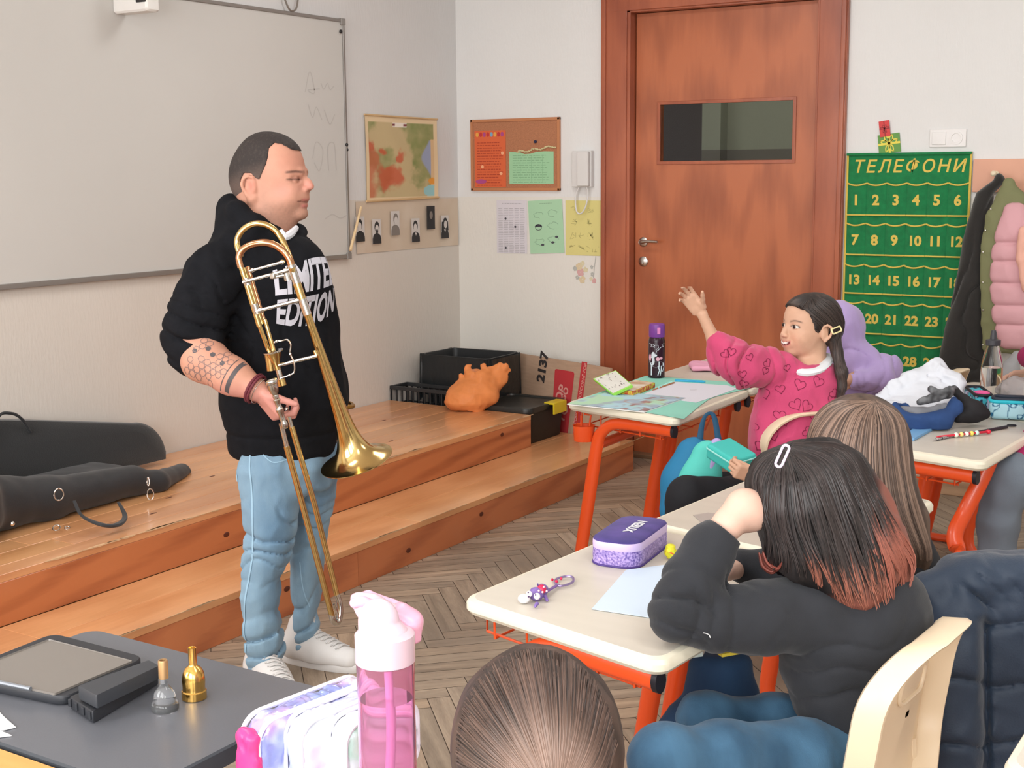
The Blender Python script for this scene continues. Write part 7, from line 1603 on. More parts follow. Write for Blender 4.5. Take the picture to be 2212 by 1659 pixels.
# ---- child with black hair and auburn tips leaning on the near desk
Kq = PF(2.42); bl = empty('person', onz(1820, 1900, 0), 'child with black hair and auburn tips leaning on the near desk', 'person')
F = fieldpx(Kq, 1500, 1600, 2010, 960, -.2, .3, .004); F.ell(Kq(1745, 1085, .02), (.084, .09, .10), 0); F.cap(Kq(1770, 1130, .03), Kq(1820, 1250, .02), .045, .055, .02); F.loft([(Kq(1840, 1560, .05), RIGHT*.07, FWD*.06), (Kq(1845, 1310, .05), RIGHT*.09, FWD*.06)], .03)
F.chain([Kq(1545, 1165, -.05), Kq(1575, 1130, -.05), Kq(1605, 1098, -.04)], [.027, .027, .033], .012); hand(F, Kq(1590, 1118, -.045), nz(Kq(1665, 1062, .0)-Kq(1590, 1118, -.045)), nz(FWD*.6+RIGHT*.5-UP*.3), .145, ((10, 30, 20),)*4, right=True, splay=2, thumb=nz(RIGHT+UP*-.3+FWD*.2)); F.ell(Kq(1618, 1105, -.03), (.040, .03, .038), .02)
capsf(F, Kq, [(1600, 1225, 26, .20), (1556, 1240, 20, .14)], .01); hand(F, Kq(1560, 1238, .14), nz(-RIGHT-FWD*.3-UP*.2), nz(-UP), .13, ((15, 25, 15),)*4, right=False, splay=3)
F.build('body', M_skin, bl, 2, solid(C3(216, 178, 160)))
F = fieldpx(Kq, 1370, 1720, 2040, 1100, -.2, .36, .0045); N_ = lambda px, py, hw, dp, d=0.: (Kq(px, py, d), RIGHT*Kq.r(hw), FWD*dp)
F.loft([N_(1862, 1700, 86, .10, .05), N_(1852, 1620, 90, .105, .05), N_(1832, 1540, 112, .11, .05), N_(1820, 1450, 134, .115, .05), N_(1838, 1370, 152, .115, .03), N_(1845, 1300, 150, .11, .03), N_(1850, 1255, 125, .10, .03), N_(1840, 1225, 88, .085, .03), N_(1830, 1190, 66, .075, .03)], .03)
capsf(F, Kq, [(1740, 1325, 82, -.02), (1640, 1335, 66, -.05), (1540, 1340, 56, -.07), (1462, 1325, 50, -.08)], .04); capsf(F, Kq, [(1462, 1322, 52, -.08), (1492, 1250, 52, -.075), (1530, 1190, 46, -.065), (1562, 1150, 37, -.055)], .03); capsf(F, Kq, [(1543, 1172, 42, -.06), (1566, 1143, 38, -.054)], .006)
capsf(F, Kq, [(1740, 1260, 60, .16), (1660, 1235, 44, .20), (1600, 1222, 38, .20)], .03); capsf(F, Kq, [(1930, 1290, 60, .02), (1950, 1340, 55, .02)], .04)
el = Kq(1480, 1310, -.1); e4 = Kq(1560, 1330, -.1)
def kd(P):
    r = folds(P, el, (RIGHT*.5+UP), .013, 75, 3, warp=1.8)*np.exp(-(np.linalg.norm(P-el, axis=1)/.075)**2)+folds(P, e4, (RIGHT*1+UP*.35), .016, 60, 7, warp=1.6)*np.exp(-(np.linalg.norm(P-e4, axis=1)/.08)**2)
    t = Kq(1830, 1500, -.1); return r+folds(P, t, (RIGHT*-.45+UP), .013, 45, 11, warp=1.3)*np.exp(-(np.linalg.norm(P-t, axis=1)/.14)**2)+.005*np.abs(fbm(P*10, 3, 4))-.004
F.disp(kd, .03); ca = nz(Kq(1572, 1136, -.054)-Kq(1530, 1190, -.06)); cb2 = nz(np.cross(ca, FWD)); F.box(Kq(1563, 1146, -.055)+ca*.05, (.05, .07, .07), .004, .003, np.stack([ca, cb2, np.cross(ca, cb2)], 1), 'sub')
sh = F.build('sweatshirt', mat('charcoal_sweatshirt', S(37, 39, 44), .9, bump=.0004, bscale=600, sheen=.12, var=.08, vscale=25), bl, 2)
onto(sh, ribbon2d([(-.006, .004), (-.001, .003), (.004, 0), (.007, -.006)], .0016), Kq(1522, 1360, -.1), RIGHT, UP, mat('white_logo', S(220, 220, 220), .6), .001, .2)
L2 = [(-.035, .045), (-.01, .02), (.0, -.02), (.03, -.05), (.06, -.075)]; flush(sh)
F = fieldpx(Kq, 1330, 1800, 1960, 1450, -.35, .35, .005); capsf(F, Kq, [(1850, 1650, 95, .02), (1720, 1640, 78, -.06), (1560, 1640, 70, -.14), (1435, 1645, 66, -.20)], .03); capsf(F, Kq, [(1435, 1645, 66, -.20), (1425, 1760, 50, -.2)], .03)
capsf(F, Kq, [(1840, 1600, 80, .14), (1680, 1560, 60, .12), (1520, 1552, 52, .08), (1512, 1640, 46, .10), (1510, 1740, 40, .12)], .03)
kn = Kq(1450, 1640, -.2); F.disp(lambda P: folds(P, kn, RIGHT, .016, 90, 3, warp=1.2)*np.exp(-((P[:, 2]-Kq(1500, 1660)[2])/.05)**2)+.008*np.abs(fbm(P*10, 3, 4))-.003, .03)
F.build('jeans', denim('blue_denim', S(32, 66, 92), S(66, 106, 136), 9), bl, 2)
# hair
F = fieldpx(Kq, 1590, 1380, 2010, 930, -.2, .25, .004)
F.ell(Kq(1746, 1075), (Kq.r(128), .115, Kq.r(116)), 0, np.stack([RIGHT, FWD, UP], 1)); F.ell(Kq(1672, 1040, .02), (Kq.r(58), .08, Kq.r(62)), .02, np.stack([RIGHT, FWD, UP], 1))
capsf(F, Kq, [(1780, 1060, 108, -.0), (1835, 1130, 92, -.02), (1868, 1200, 72, -.03), (1885, 1250, 40, -.04)], .04); capsf(F, Kq, [(1755, 1110, 100, -.01), (1775, 1190, 78, -.03), (1835, 1250, 46, -.05), (1858, 1282, 26, -.06)], .04); capsf(F, Kq, [(1700, 1120, 50, -.02), (1705, 1190, 42, -.03), (1735, 1235, 26, -.05)], .03); capsf(F, Kq, [(1890, 1110, 34, .02), (1925, 1190, 40, .0), (1945, 1250, 24, -.01)], .03)
F.disp(lambda P: .012*np.abs(vnoise(P*np.array([38, 38, 8]), 7))-.003, .02)
def kcol(V):
    x, y = PX(V); c = varied(C3(20, 17, 18), C3(40, 34, 33), 50, 2)(V); w = np.clip(sm(y+.25*(x-1850)+18*vnoise(V*25), 1262, 1300)+sm(x-.15*(y-1200)+20*vnoise(V*25, 3), 1905, 1935), 0, 1); w = np.maximum(w, sm(y, 1205, 1225)*sm(-x, -1675, -1650)); return mixc(c, C3(132, 78, 66), w)
vk = F.build('hair', M_hairvol, bl, 1, kcol)
GU = [[(1690, 972), (1652, 985), (1622, 1025), (1636, 1090), (1655, 1150), (1648, 1222)], [(1694, 972), (1672, 1030), (1664, 1110), (1684, 1190), (1682, 1248)], [(1698, 972), (1708, 1050), (1715, 1140), (1742, 1215), (1752, 1262)], [(1702, 970), (1742, 1040), (1770, 1130), (1800, 1225), (1832, 1325)], [(1706, 968), (1775, 1010), (1815, 1110), (1850, 1220), (1885, 1335)], [(1712, 962), (1805, 985), (1855, 1080), (1895, 1190), (1925, 1318)], [(1715, 957), (1825, 972), (1878, 1055), (1920, 1150), (1958, 1225), (1948, 1290)], [(1715, 955), (1838, 970), (1890, 1060), (1935, 1140), (1975, 1205), (1968, 1262)]]
hairdo('hair_locks', vk, GU[:3], 190, .0021, dk(C3(22, 19, 20), C3(60, 51, 50)), bl, .003, 7, .5, .2, 5)
hairdo('hair_locks', vk, GU[2:6], 330, .0021, dk(C3(22, 19, 20), C3(58, 50, 49), C3(166, 104, 86), .82), bl, .003, 8, .5, .16, 9)
hairdo('hair_locks', vk, GU[5:], 220, .0021, dk(C3(24, 20, 20), C3(60, 50, 48), C3(156, 94, 80), .62), bl, .003, 9, .55, .14, 10)
hairdo('hair_locks', vk, [[(1640, 1195), (1648, 1225), (1668, 1240), (1676, 1228)], [(1650, 1190), (1660, 1215), (1682, 1228), (1690, 1215)]], 22, .0022, dk(C3(104, 50, 42), C3(146, 78, 66)), bl, .006, 10, .3, 0)
k = MB(); c = Kq(1690, 985, -.125); u_ = nz(Kq(1697, 965, -.12)-Kq(1679, 1005, -.12)); v_ = nz(np.cross(nz(CAM-c), u_)); k.tube([c+u_*a+v_*b for a, b in rrect(.040, .0115, .0055, 4)], .0024, 8, closed=True); k.build('hair_clip', mat('clip_lilac_white', S(226, 206, 236), 0.3, var=.1, vscale=150), bl)

# ---- brown head in the foreground
Fq = PF(1.44); fg = empty('person', onz(1180, 2600, 0), 'brown-haired child with tied-back hair, head top seen in the foreground', 'person')
F = fieldpx(Fq, 900, 2300, 1420, 1380, -.14, .2, .005); F.ell(Fq(1160, 1600, .02), (.080, .09, .10), 0); F.cap(Fq(1170, 1700, .03), Fq(1180, 1880, .03), .045, .05, .02); F.loft([(Fq(1180, 2250, .04), RIGHT*.10, FWD*.08), (Fq(1180, 1930, .04), RIGHT*.12, FWD*.07)], .04); F.build('body', M_skin, fg, 1, solid(C3(206, 166, 146)))
F = fieldpx(Fq, 820, 2500, 1520, 1840, -.16, .26, .006); F.loft([(Fq(1180, 2450, .05), RIGHT*.15, FWD*.11), (Fq(1180, 2050, .05), RIGHT*.16, FWD*.11), (Fq(1180, 1930, .05), RIGHT*.12, FWD*.08), (Fq(1180, 1890, .05), RIGHT*.06, FWD*.06)], .03); F.disp(lambda P: .008*np.abs(fbm(P*9, 2, 9))-.003, .03); F.build('top', mat('grey_top', S(120, 124, 130), .9), fg)
F = fieldpx(Fq, 940, 1860, 1380, 1370, -.14, .18, .003); F.ell(Fq(1158, 1588), (Fq.r(177), .098, Fq.r(192)), 0, np.stack([RIGHT, FWD, UP], 1)); F.ell(Fq(1165, 1650, .0), (Fq.r(172), .09, Fq.r(180)), .03, np.stack([RIGHT, FWD, UP], 1)); capsf(F, Fq, [(1195, 1720, 40, -.09), (1200, 1800, 36, -.11)], .03)
F.disp(lambda P: .003*vnoise(P*np.array([60, 60, 20]), 7), .02)
vf = F.build('hair', M_hairvol, fg, 1, varied(C3(48, 36, 31), C3(76, 58, 50), 40, 5))
hairdo('hair_locks', vf, [[(985, 1650), (1060, 1690), (1160, 1730)], [(986, 1580), (1050, 1640), (1170, 1725)], [(1005, 1510), (1080, 1600), (1180, 1722)], [(1050, 1440), (1110, 1560), (1188, 1720)], [(1110, 1408), (1150, 1550), (1194, 1720)], [(1165, 1400), (1185, 1560), (1200, 1720)], [(1225, 1415), (1225, 1570), (1205, 1720)], [(1280, 1460), (1255, 1600), (1212, 1722)], [(1315, 1530), (1280, 1640), (1218, 1726)], [(1333, 1610), (1300, 1690), (1225, 1732)]], 700, .0011, (lambda i, t: mixc(np.repeat((C3(36, 27, 24)*(1-((i*7919) % 101)/101)+C3(96, 74, 64)*((i*7919) % 101)/101)[None], len(t), 0), C3(168, 138, 122), sm(t, .25, .8)*.5)), fg, .0015, 11, .35, .05)  # sheen painted into the colour: locks lighten towards the middle of the head
# ------------------------------------------------------------------ coats
CW = lambda px, py, y=-.12: np.array(ony(px, py, y))
bc_ = empty('black_coat', CW(2060, 850), 'long black coat hanging on the rack beside the phone organiser', 'coat')
F = Field(CW(2005, 870, -.02)+[-.05, -.30, -.02], CW(2175, 380, -.02)+[.10, -.02, .03], .006)
def CR(x0, x1, py, dp, y=-.115):
    a, b = CW(x0, py, y), CW(x1, py, y); return ((a+b)/2, X_*np.linalg.norm(b-a)/2, Y_*dp)
F.loft([CR(2016, 2150, 860, .075), CR(2022, 2150, 820, .08), CR(2045, 2150, 700, .08), CR(2068, 2145, 600, .078), CR(2082, 2140, 520, .07), CR(2100, 2140, 450, .06), CR(2112, 2150, 415, .045), CR(2148, 2172, 388, .03)], .015)
F.disp(lambda P: folds(P, (0, 0, 0), (1, .1, -.25), .016, 30, 3, warp=.9)+.006*np.abs(fbm(P*8, 2, 3))-.004, .03)
F.build('coat_body', mat('black_wool', S(38, 36, 34), .95, bump=.0006, bscale=200, sheen=.3), bc_, 2)
ov = empty('olive_jacket', CW(2150, 750, -.2), 'olive jacket with pink quilted lining hanging open on the coat rack', 'jacket')
F = Field(CW(2105, 780, -.18)+[-.04, -.10, -.03], CW(2240, 385, -.18)+[.10, .10, .05], .006)
F.loft([CR(2120, 2230, 752, .03, -.20), CR(2118, 2240, 700, .03, -.2), CR(2117, 2240, 600, .03, -.2), CR(2118, 2240, 520, .03, -.2), CR(2126, 2235, 470, .03, -.19), CR(2152, 2215, 420, .028, -.17), CR(2165, 2195, 398, .02, -.15)], .01)
capsf(F, PF(6.2), [(2148, 430, 9, .0), (2170, 395, 9, .03)], .02); F.disp(lambda P: .008*np.abs(fbm(P*10, 2, 3))-.002, .02)
F.build('olive_shell', mat('olive_cotton', S(120, 122, 86), .85, bump=.0006, bscale=80), ov, 2)
F = Field(CW(2120, 760, -.24)+[-.04, -.08, -.03], CW(2250, 430, -.24)+[.10, .10, .05], .005)
F.loft([CR(2158, 2230, 738, .028, -.235), CR(2146, 2240, 700, .034, -.235), CR(2138, 2245, 620, .036, -.235), CR(2140, 2240, 560, .036, -.235), CR(2152, 2230, 500, .034, -.23), CR(2170, 2215, 455, .025, -.22)], .01)
zq = [CW(2170, p, -.24)[2] for p in (525, 565, 612, 660, 702)]
F.disp(lambda P: sum(.016*np.exp(-np.abs(P[:, 2]-z-.02*(P[:, 0]-3.05))/.011) for z in zq)+.005*np.abs(fbm(P*14, 2, 3))-.006, .03)
F.build('pink_lining', mat('pink_quilt', S(206, 156, 162), .6, bump=.001, bscale=40), ov, 2)
k = MB()
for py in (452, 498, 545, 610, 670, 745): k.ball(CW(2123 if py > 500 else 2140-(py-452)*.25, py, -.238), .005, 8)
k.build('snap_button', M_steel, ov)
# pink fabric next to the lining
sc_ = empty('peach_garment', CW(2212, 600, -.26), 'peach coloured garment hanging at the right edge in front of the pink lining', 'garment')
F = Field(CW(2185, 640, -.30)+[-.04, -.10, -.03], CW(2290, 470, -.30)+[.10, .10, .05], .005); F.chain([CW(2212, 500, -.29), CW(2208, 560, -.29), CW(2216, 620, -.29)], [.022, .028, .018], .02); F.cap(CW(2236, 490, -.28), CW(2234, 620, -.28), .03, .035, .03); F.disp(lambda P: .01*np.abs(fbm(P*12, 2, 3))-.002, .02); F.build('garment_body', mat('peach_cotton', S(226, 172, 154), .85), sc_, 2)
gb = Gq(2165, 800, 1.1); F = Field(np.array(at(2130, 860, 5.5))-[.1, .1, .05], np.array(at(2200, 740, 5.5))+[.1, .1, .05], .006)
F.chain([at(2195, 770, 5.5), at(2180, 810, 5.5), at(2175, 850, 5.5)], [.03, .045, .04], .02); F.disp(lambda P: .012*np.abs(fbm(P*12, 2, 3))-.002, .02); o_ = F.build('grey_cloth', mat('grey_cotton', S(150, 150, 152), .85), None, 2); tag(o_, 'light grey garment hanging low behind the clear water bottle', 'garment')
# navy quilted coat over the chair
Nq = PF(2.80); nc = empty('quilted_coat', onz(2130, 2100, .3), 'navy quilted winter coat draped over a chair at the lower right', 'coat')
F = fieldpx(Nq, 1930, 1800, 2440, 1180, -.22, .2, .005)
N2 = lambda px, py, hw, dp, d=0.: (Nq(px, py, d), RIGHT*Nq.r(hw), FWD*dp)
F.loft([N2(2215, 1780, 220, .075), N2(2212, 1700, 222, .08), N2(2212, 1600, 222, .085), N2(2210, 1500, 222, .085), N2(2206, 1400, 222, .085), N2(2205, 1320, 220, .085), N2(2200, 1260, 206, .08), N2(2205, 1232, 175, .06)], .02)
capsf(F, Nq, [(2010, 1275, 38, -.04), (2090, 1250, 36, -.05), (2212, 1240, 42, -.05)], .03)
F.chain([Nq(2065, 1330, -.06), Nq(2058, 1450, -.075), Nq(2065, 1600, -.08), Nq(2070, 1720, -.08)], [Nq.r(58), Nq.r(62), Nq.r(60), Nq.r(55)], .02, 'add', (FWD, .7))
def nd(P):
    x, y = PX(P); r = .022*np.exp(-np.abs(x-(2128+.02*(y-1400)))/7)*sm(y, 1325, 1350)
    for (yy, x0, x1) in ((1345, 2128, 2400), (1470, 2030, 2128), (1478, 2128, 2400), (1612, 2020, 2128), (1600, 2128, 2400), (1720, 2020, 2400)): r = r+.015*np.exp(-np.abs(y-yy-6*np.sin(x*.03))/6)*sm(x, x0-8, x0+4)*sm(-x, -x1-8, -x1+4)
    up_ = np.exp(-((y-1290)/60)**2)*sm(x, 2060, 2120); r = r+folds(P, Nq(2150, 1290), nz(RIGHT*.7+UP*.6), .022, 85, 5, warp=1.2)*up_
    return r+.010*np.abs(fbm(P*9, 3, 4))-.008
F.disp(nd, .035); F.build('coat_body', mat('navy_nylon', S(34, 50, 70), .55, bump=.0006, bscale=250, sheen=.2), nc, 2)
# dark denim bundle below the near desk and papers on its shelf
F = fieldpx(PF(2.75), 1370, 1640, 1680, 1390, -.15, .2, .005); dq = PF(2.75); F.loft([(dq(1520, 1610), RIGHT*dq.r(115), FWD*.05), (dq(1530, 1560), RIGHT*dq.r(112), FWD*.05), (dq(1556, 1500), RIGHT*dq.r(84), FWD*.05), (dq(1558, 1440), RIGHT*dq.r(72), FWD*.04)], .02); F.disp(lambda P: .01*np.abs(fbm(P*10, 2, 3))-.002, .02)
o_ = F.build('denim_bag', denim('dark_denim', S(22, 50, 82), S(38, 72, 108), 8), None, 2); tag(o_, 'dark blue denim bag hanging below the near desk behind the knees', 'bag')
# ------------------------------------------------------------------ things on the near desk
TZ_ = DH+.0005
Vz = lambda px, py, z=DH: np.array(onz(px, py, z))
def flat(name, pts, z, m, lab, cat, group=None, th=.001, curl=None):
    P = [Vz(*p, DH+z) for p in pts]; k = MB(); k.prism(P, (0, 0, th)); return tg(name, k, m, lab, cat, group, False)
flat('blue_paper', [(1278, 1316), (1352, 1232), (1480, 1215), (1440, 1340)], .0012, mat('paper_pale_blue', S(200, 216, 232), .6), 'pale blue sheet of paper under the leaning elbow on the near desk', 'paper')
# oval glitter pencil case with lettering
pp = empty('purple_pencil_case', Vz(1365, 1220), 'purple glitter pencil case with a lilac zip band on the near desk', 'pencil case')
bp0, bp1, bp2_, bp3 = Vz(1268, 1215), Vz(1365, 1239), Vz(1450, 1185), Vz(1350, 1165)
q = [Vz(1262, 1222), Vz(1385, 1248), Vz(1462, 1180), Vz(1340, 1155)]
cpp = sum(q)/4; e1_ = nz(((q[2]-q[1])+(q[3]-q[0]))); e2_ = nz(((q[1]-q[0])+(q[2]-q[3]))); e2_ = nz(e2_-e1_*(e1_@e2_)); w1 = np.linalg.norm(q[2]-q[1]); w2 = np.linalg.norm(q[1]-q[0])
w1 = .225; w2 = .112; cpp = Vz(1362, 1196); e1_ = nz(np.array([-.12, .993, 0])); e2_ = np.cross(e1_, UP)
def pl_(z, s=1.0, tw=0): return [cpp+e1_*a*s+e2_*b*s+UP*z for a, b in rrect(w1, w2, .038, 8)]
Hh = .062
def glit(V):
    n = vnoise(V*260, 2); c = np.broadcast_to(C3(104, 84, 160), V.shape).copy(); return mixc(c, C3(196, 176, 226), sm(n, .1, .6)*.8)
def loopmesh(levels, name, m, parent, cap_top=False, cap_bot=False, cols=None):
    k = MB(); A_ = np.array([pl_(z, s) for z, s in levels]).transpose(1, 0, 2); k.grid(A_, closed_u=True); n = A_.shape[0]
    if cap_top: k.add(A_[:, -1], [tuple(range(n))])
    if cap_bot: k.add(A_[:, 0], [tuple(range(n))])
    return k.build(name, m, parent)
M_glit = mat('purple_glitter', S(92, 72, 150), .45, col2=S(186, 164, 220), vscale=230, detail=2, bump=.0008, bscale=250)
loopmesh([(.0005, .96), (.004, 1.0), (.02, 1.012), (.036, 1.0)], 'glitter_side', M_glit, pp, cap_bot=True)
loopmesh([(.0358, 1.0), (.038, 1.008), (.045, 1.012), (.052, 1.006), (.0535, .998)], 'zip_band', mat('zip_lilac', S(206, 186, 228), .5), pp)
k = MB(); lv = []
for t in np.linspace(0, 1, 8): lv.append(pl_(.0533+.010*math.sin(t*PI/2), 1.0-.0-(t**2.2)*.98))
k.grid(np.array(lv).transpose(1, 0, 2), closed_u=True); top = k.build('velvet_top', mat('purple_velvet', S(58, 48, 112), .8, col2=S(84, 66, 140), vscale=14, sheen=.05), pp)
k = MB(); k.tube(pl_(.002, 1.0), .0025, 8, closed=True); k.build('bottom_piping', mat('piping_dark_purple', S(70, 50, 120), .6), pp)
tv = text2d('NEBUX', .030, .0012, 1, 1.0); ct_, st_ = math.cos(PI), math.sin(PI); tv = ([(-a, -b) for a, b in tv[0]], tv[1]); onto(top, tv, cpp+e2_*.010+e1_*.0, e1_, nz(np.cross(UP, e1_)), mat('logo_white', S(220, 222, 230), .5), .001, .15); flush(top)
# keyring figure with carabiner
kr = empty('keyring_toy', Vz(1165, 1290), 'small purple and white rubber animal keyring with red ball and carabiner on the near desk', 'keyring')
k3 = lambda px, py, h: np.array(onz(px, py, DH+h))
F = Field(k3(1120, 1330, 0)-[.03, .03, .0], k3(1210, 1240, .04)+[.03, .04, .02], .0014)
F.ell(k3(1158, 1283, .014), (.015, .015, .0135), 0); F.ell(k3(1170, 1274, .012), (.014, .014, .012), .005); F.cap(k3(1146, 1268, .025), k3(1143, 1262, .028), .003, .001, .002); F.cap(k3(1160, 1262, .025), k3(1160, 1255, .028), .003, .001, .002)
F.chain([k3(1178, 1288, .008), k3(1182, 1297, .004)], [.004, .003], .002); F.chain([k3(1160, 1304, .008), k3(1156, 1310, .005)], [.004, .003], .002); F.cut((0, 0, DH+.0005), (0, 0, -1)); F.build('animal_body', mat('rubber_purple', S(122, 98, 164), .4), kr, 1)
k = MB(); k.ball(k3(1143, 1283, .022), (.0062, .0062, .0062)); k.ball(k3(1160, 1288, .022), (.0065, .0065, .0065)); k.ball(k3(1132, 1293, .010), (.0125, .0125, .0095)); k.build('white_face', mat('rubber_white', S(236, 234, 236), .35), kr)
k = MB(); k.ball(k3(1141, 1280, .0275), .0016); k.ball(k3(1157, 1285, .028), .0016); k.ball(k3(1142, 1289, .021), (.002, .002, .0015)); k.build('eyes_and_nose', mat('rubber_dark_purple', S(70, 40, 90), .4), kr)
k = MB(); k.ball(k3(1170, 1273, .022), .0095); k.build('red_ball', mat('rubber_red', S(200, 36, 78), .35), kr)
k = MB()
for (a, b, c) in ((1164, 1276, .029), (1175, 1268, .029), (1172, 1279, .030), (1181, 1277, .024)): k.ball(k3(a, b, c), .0022)
k.build('pink_dots', mat('rubber_pink', S(240, 190, 200), .4), kr)
k = MB(); k.tube([k3(1180, 1278, .010), k3(1192, 1271, .007), k3(1206, 1263, .006)], .0042, 8, flat=(UP, .5)); k.build('strap', mat('strap_violet', S(116, 84, 148), .5), kr)
k = MB(); k.tube([k3(1204, 1264, .006), k3(1198, 1256, .006), k3(1206, 1249, .006), k3(1224, 1245, .006), k3(1237, 1247, .006), k3(1238, 1256, .006), k3(1228, 1262, .006), k3(1212, 1266, .006)], .0026, 8, closed=True, smoothn=4); k.build('carabiner', mat('anodised_lilac', S(164, 146, 190), .3, .7), kr)
k = MB(); k.ball(k3(1202, 1256, .009), .0035); k.ball(k3(1212, 1250, .009), .003); k.ball(k3(1193, 1252, .004), .003); k.build('charm_bead', MATS['rubber_red'], kr)
# yellow wrapped candy
cy = k3(1449, 1193, .016); F = Field(cy-[.03, .03, .018], cy+[.03, .03, .03], .0015); F.ell(cy, (.015, .015, .016), 0); F.ell(cy+[-.003, .004, .012], (.010, .010, .006), .006); F.disp(lambda P: .003*np.abs(fbm(P*90, 2, 3)), .01); F.cut((0, 0, DH+.0005), (0, 0, -1))
o_ = F.build('wrapped_sweet', mat('wrapper_yellow', S(226, 214, 40), .3, col2=S(196, 200, 60), vscale=60, metal=.1), None, 1); onto(o_, ribbon2d([(-.012, .002), (-.004, .0), (.004, -.004), (.012, -.005)], .0018), cy, RIGHT, nz(UP+FWD*.3), mat('wrapper_red', S(214, 70, 50), .4), .0008, .08); flush(o_); tag(o_, 'yellow wrapped sweet between the purple pencil case and the black sleeve', 'sweet')
flat('clear_wrapper', [(1497, 1113), (1530, 1108), (1560, 1112), (1540, 1128), (1520, 1133)], .001, mat('wrapper_clear', S(206, 196, 190), .2, trans=.4, ior=1.1), 'crinkled clear wrapper beside the raised wrist', 'wrapper')
flat('white_note', [(1530, 1262), (1590, 1262), (1640, 1280), (1560, 1288)], .001, MATS['white_paper'], 'white note under the far forearm on the near desk', 'paper')
k = MB(); k.prism([Vz(1462, 1398, DH-.05), Vz(1500, 1380, DH-.05), Vz(1530, 1392, DH-.05), Vz(1518, 1418, DH-.05), Vz(1490, 1422, DH-.05)], (0, 0, .012)); tg('plastic_pouch', k, mat('pouch_plastic', S(176, 196, 186), .25, col2=S(214, 222, 220), vscale=50), 'clear plastic pouch with green print on the shelf of the near desk', 'pouch', smooth=False)
k = MB(); k.prism([Vz(1530, 1400, DH-.05), Vz(1600, 1390, DH-.05), Vz(1625, 1408, DH-.05), Vz(1560, 1420, DH-.05)], (0, 0, .006)); tg('yellow_booklet', k, mat('booklet_yellow', S(222, 200, 70), .5), 'yellow booklet edge on the shelf under the near desk', 'booklet', smooth=False)

# ------------------------------------------------------------------ things on the teal-covered desk
flat('teal_paper', [(1232, 871), (1395, 812), (1610, 828), (1622, 838), (1545, 857), (1532, 862), (1510, 878), (1478, 905), (1390, 890)], .0012, mat('teal_card', S(140, 208, 190), .6), 'teal craft paper covering the desk of the child in pink', 'paper')
def book_fn(s, t):
    P = np.stack([s*3, t*3, s*0], -1); c = np.broadcast_to(C3(168, 204, 216), s.shape+(3,)).copy(); c = mixc(c, C3(176, 214, 160), sm(fbm(P*1.3, 3, 3)+.5*(1-s)-.2, 0, .5)*.7); c = mixc(c, C3(150, 160, 180), sm(fbm(P*2, 3, 9)+.5*s-.4, 0, .4)*.7); c = mixc(c, C3(150, 92, 84), sm(fbm(P*3.4, 3, 5)-.1, .1, .4)*sm(s, .5, .7)*.85)
    r = np.hypot((s-.62)/.13, (t-.5)/.12); return mixc(c, C3(176, 132, 116), np.exp(-((r-1)/.12)**2)*.8)
a, b, c = Vz(1225, 876, DH), Vz(1392, 893, DH), Vz(1298, 846, DH); u_ = nz(b-a); w_ = np.linalg.norm(b-a); v_ = nz(np.cross(UP, u_)); h_ = abs((c-a)@v_)
book = empty('workbook', a, 'colourful pale blue workbook lying on the corner of the teal-covered desk', 'book')
sheet_col('cover', a+UP*.0062, u_, v_, w_, h_, 60, book_fn, None, None, parent=book); k = MB(); k.prism([a+UP*.0025, a+u_*w_+UP*.0025, a+u_*w_+v_*h_+UP*.0025, a+v_*h_+UP*.0025], (0, 0, .0035)); k.build('pages', MATS['white_paper'], book, False)
flat('white_worksheet', [(1387, 853), (1455, 825), (1572, 833), (1592, 840), (1540, 858), (1504, 870)], .0026, mat('worksheet_white', S(216, 216, 226), .6), 'white sheet of paper in the middle of the teal-covered desk', 'paper')
k = MB(); place2d(k, ribbon2d([(-.01, -.006), (.0, .0), (.012, .008)], .003), Vz(1497, 842, DH+.0045), X_, Y_, 0); k.build('pencil_mark', MATS['print_grey'], bpy.data.objects['white_worksheet'])
# open tin case with spotted cover
cs_ = empty('open_pencil_case', Vz(1350, 845), 'open pencil case with green rim and spotted red side on the teal-covered desk', 'pencil case')
b0, b1, b2, b3 = Vz(1322, 853), Vz(1368, 858), Vz(1415, 838), Vz(1372, 832)
k = MB(); k.prism([p+UP*.003 for p in (b0, b1, b2, b3)], (0, 0, .018)); k.build('lower_tray', mat('spotted_red', S(190, 50, 44), .5, col2=S(216, 206, 70), vscale=90, detail=0), cs_, False)
k = MB(); k.prism([p+UP*.0212 for p in (b0*.95+b2*.05, b1*.95+b3*.05, b2*.95+b0*.05, b3*.95+b1*.05)], (0, 0, .0008)); k.build('tray_paper', mat('craft_brown', S(190, 152, 120), .7, col2=S(226, 220, 206), vscale=16), cs_, False)
lt = [np.array(at(1324, 852, 4.93)), np.array(at(1366, 832, 4.93)), np.array(at(1330, 800, 5.08)), np.array(at(1281, 818, 5.08))]
nn_ = nz(np.cross(lt[1]-lt[0], lt[3]-lt[0])); nn_ = nn_ if nn_@(CAM-lt[0]) > 0 else -nn_
k = MB(); k.prism(lt, -nn_*.010); k.build('open_lid', mat('lid_green', S(150, 216, 84), .4), cs_, False)
k = MB(); ct2 = sum(lt)/4; li = [ct2+(p-ct2)*.93+nn_*.0006 for p in lt]; k.prism(li, nn_*.0006); o3 = k.build('lid_lining', mat('lining_pale', S(206, 204, 196), .6), cs_, False)
k = MB(); uu = nz(lt[1]-lt[0]); vv = nz(lt[3]-lt[0]); rd = random.Random(5)
for i in range(22):
    s_, t_ = rd.uniform(.1, .85), rd.uniform(.08, .9); p = lt[0]+(lt[1]-lt[0])*s_+(lt[3]-lt[0])*t_+nn_*.0016; k.add([p, p+vv*.010, p+vv*.010+uu*.0016, p+uu*.0016], [(0, 1, 2, 3)])
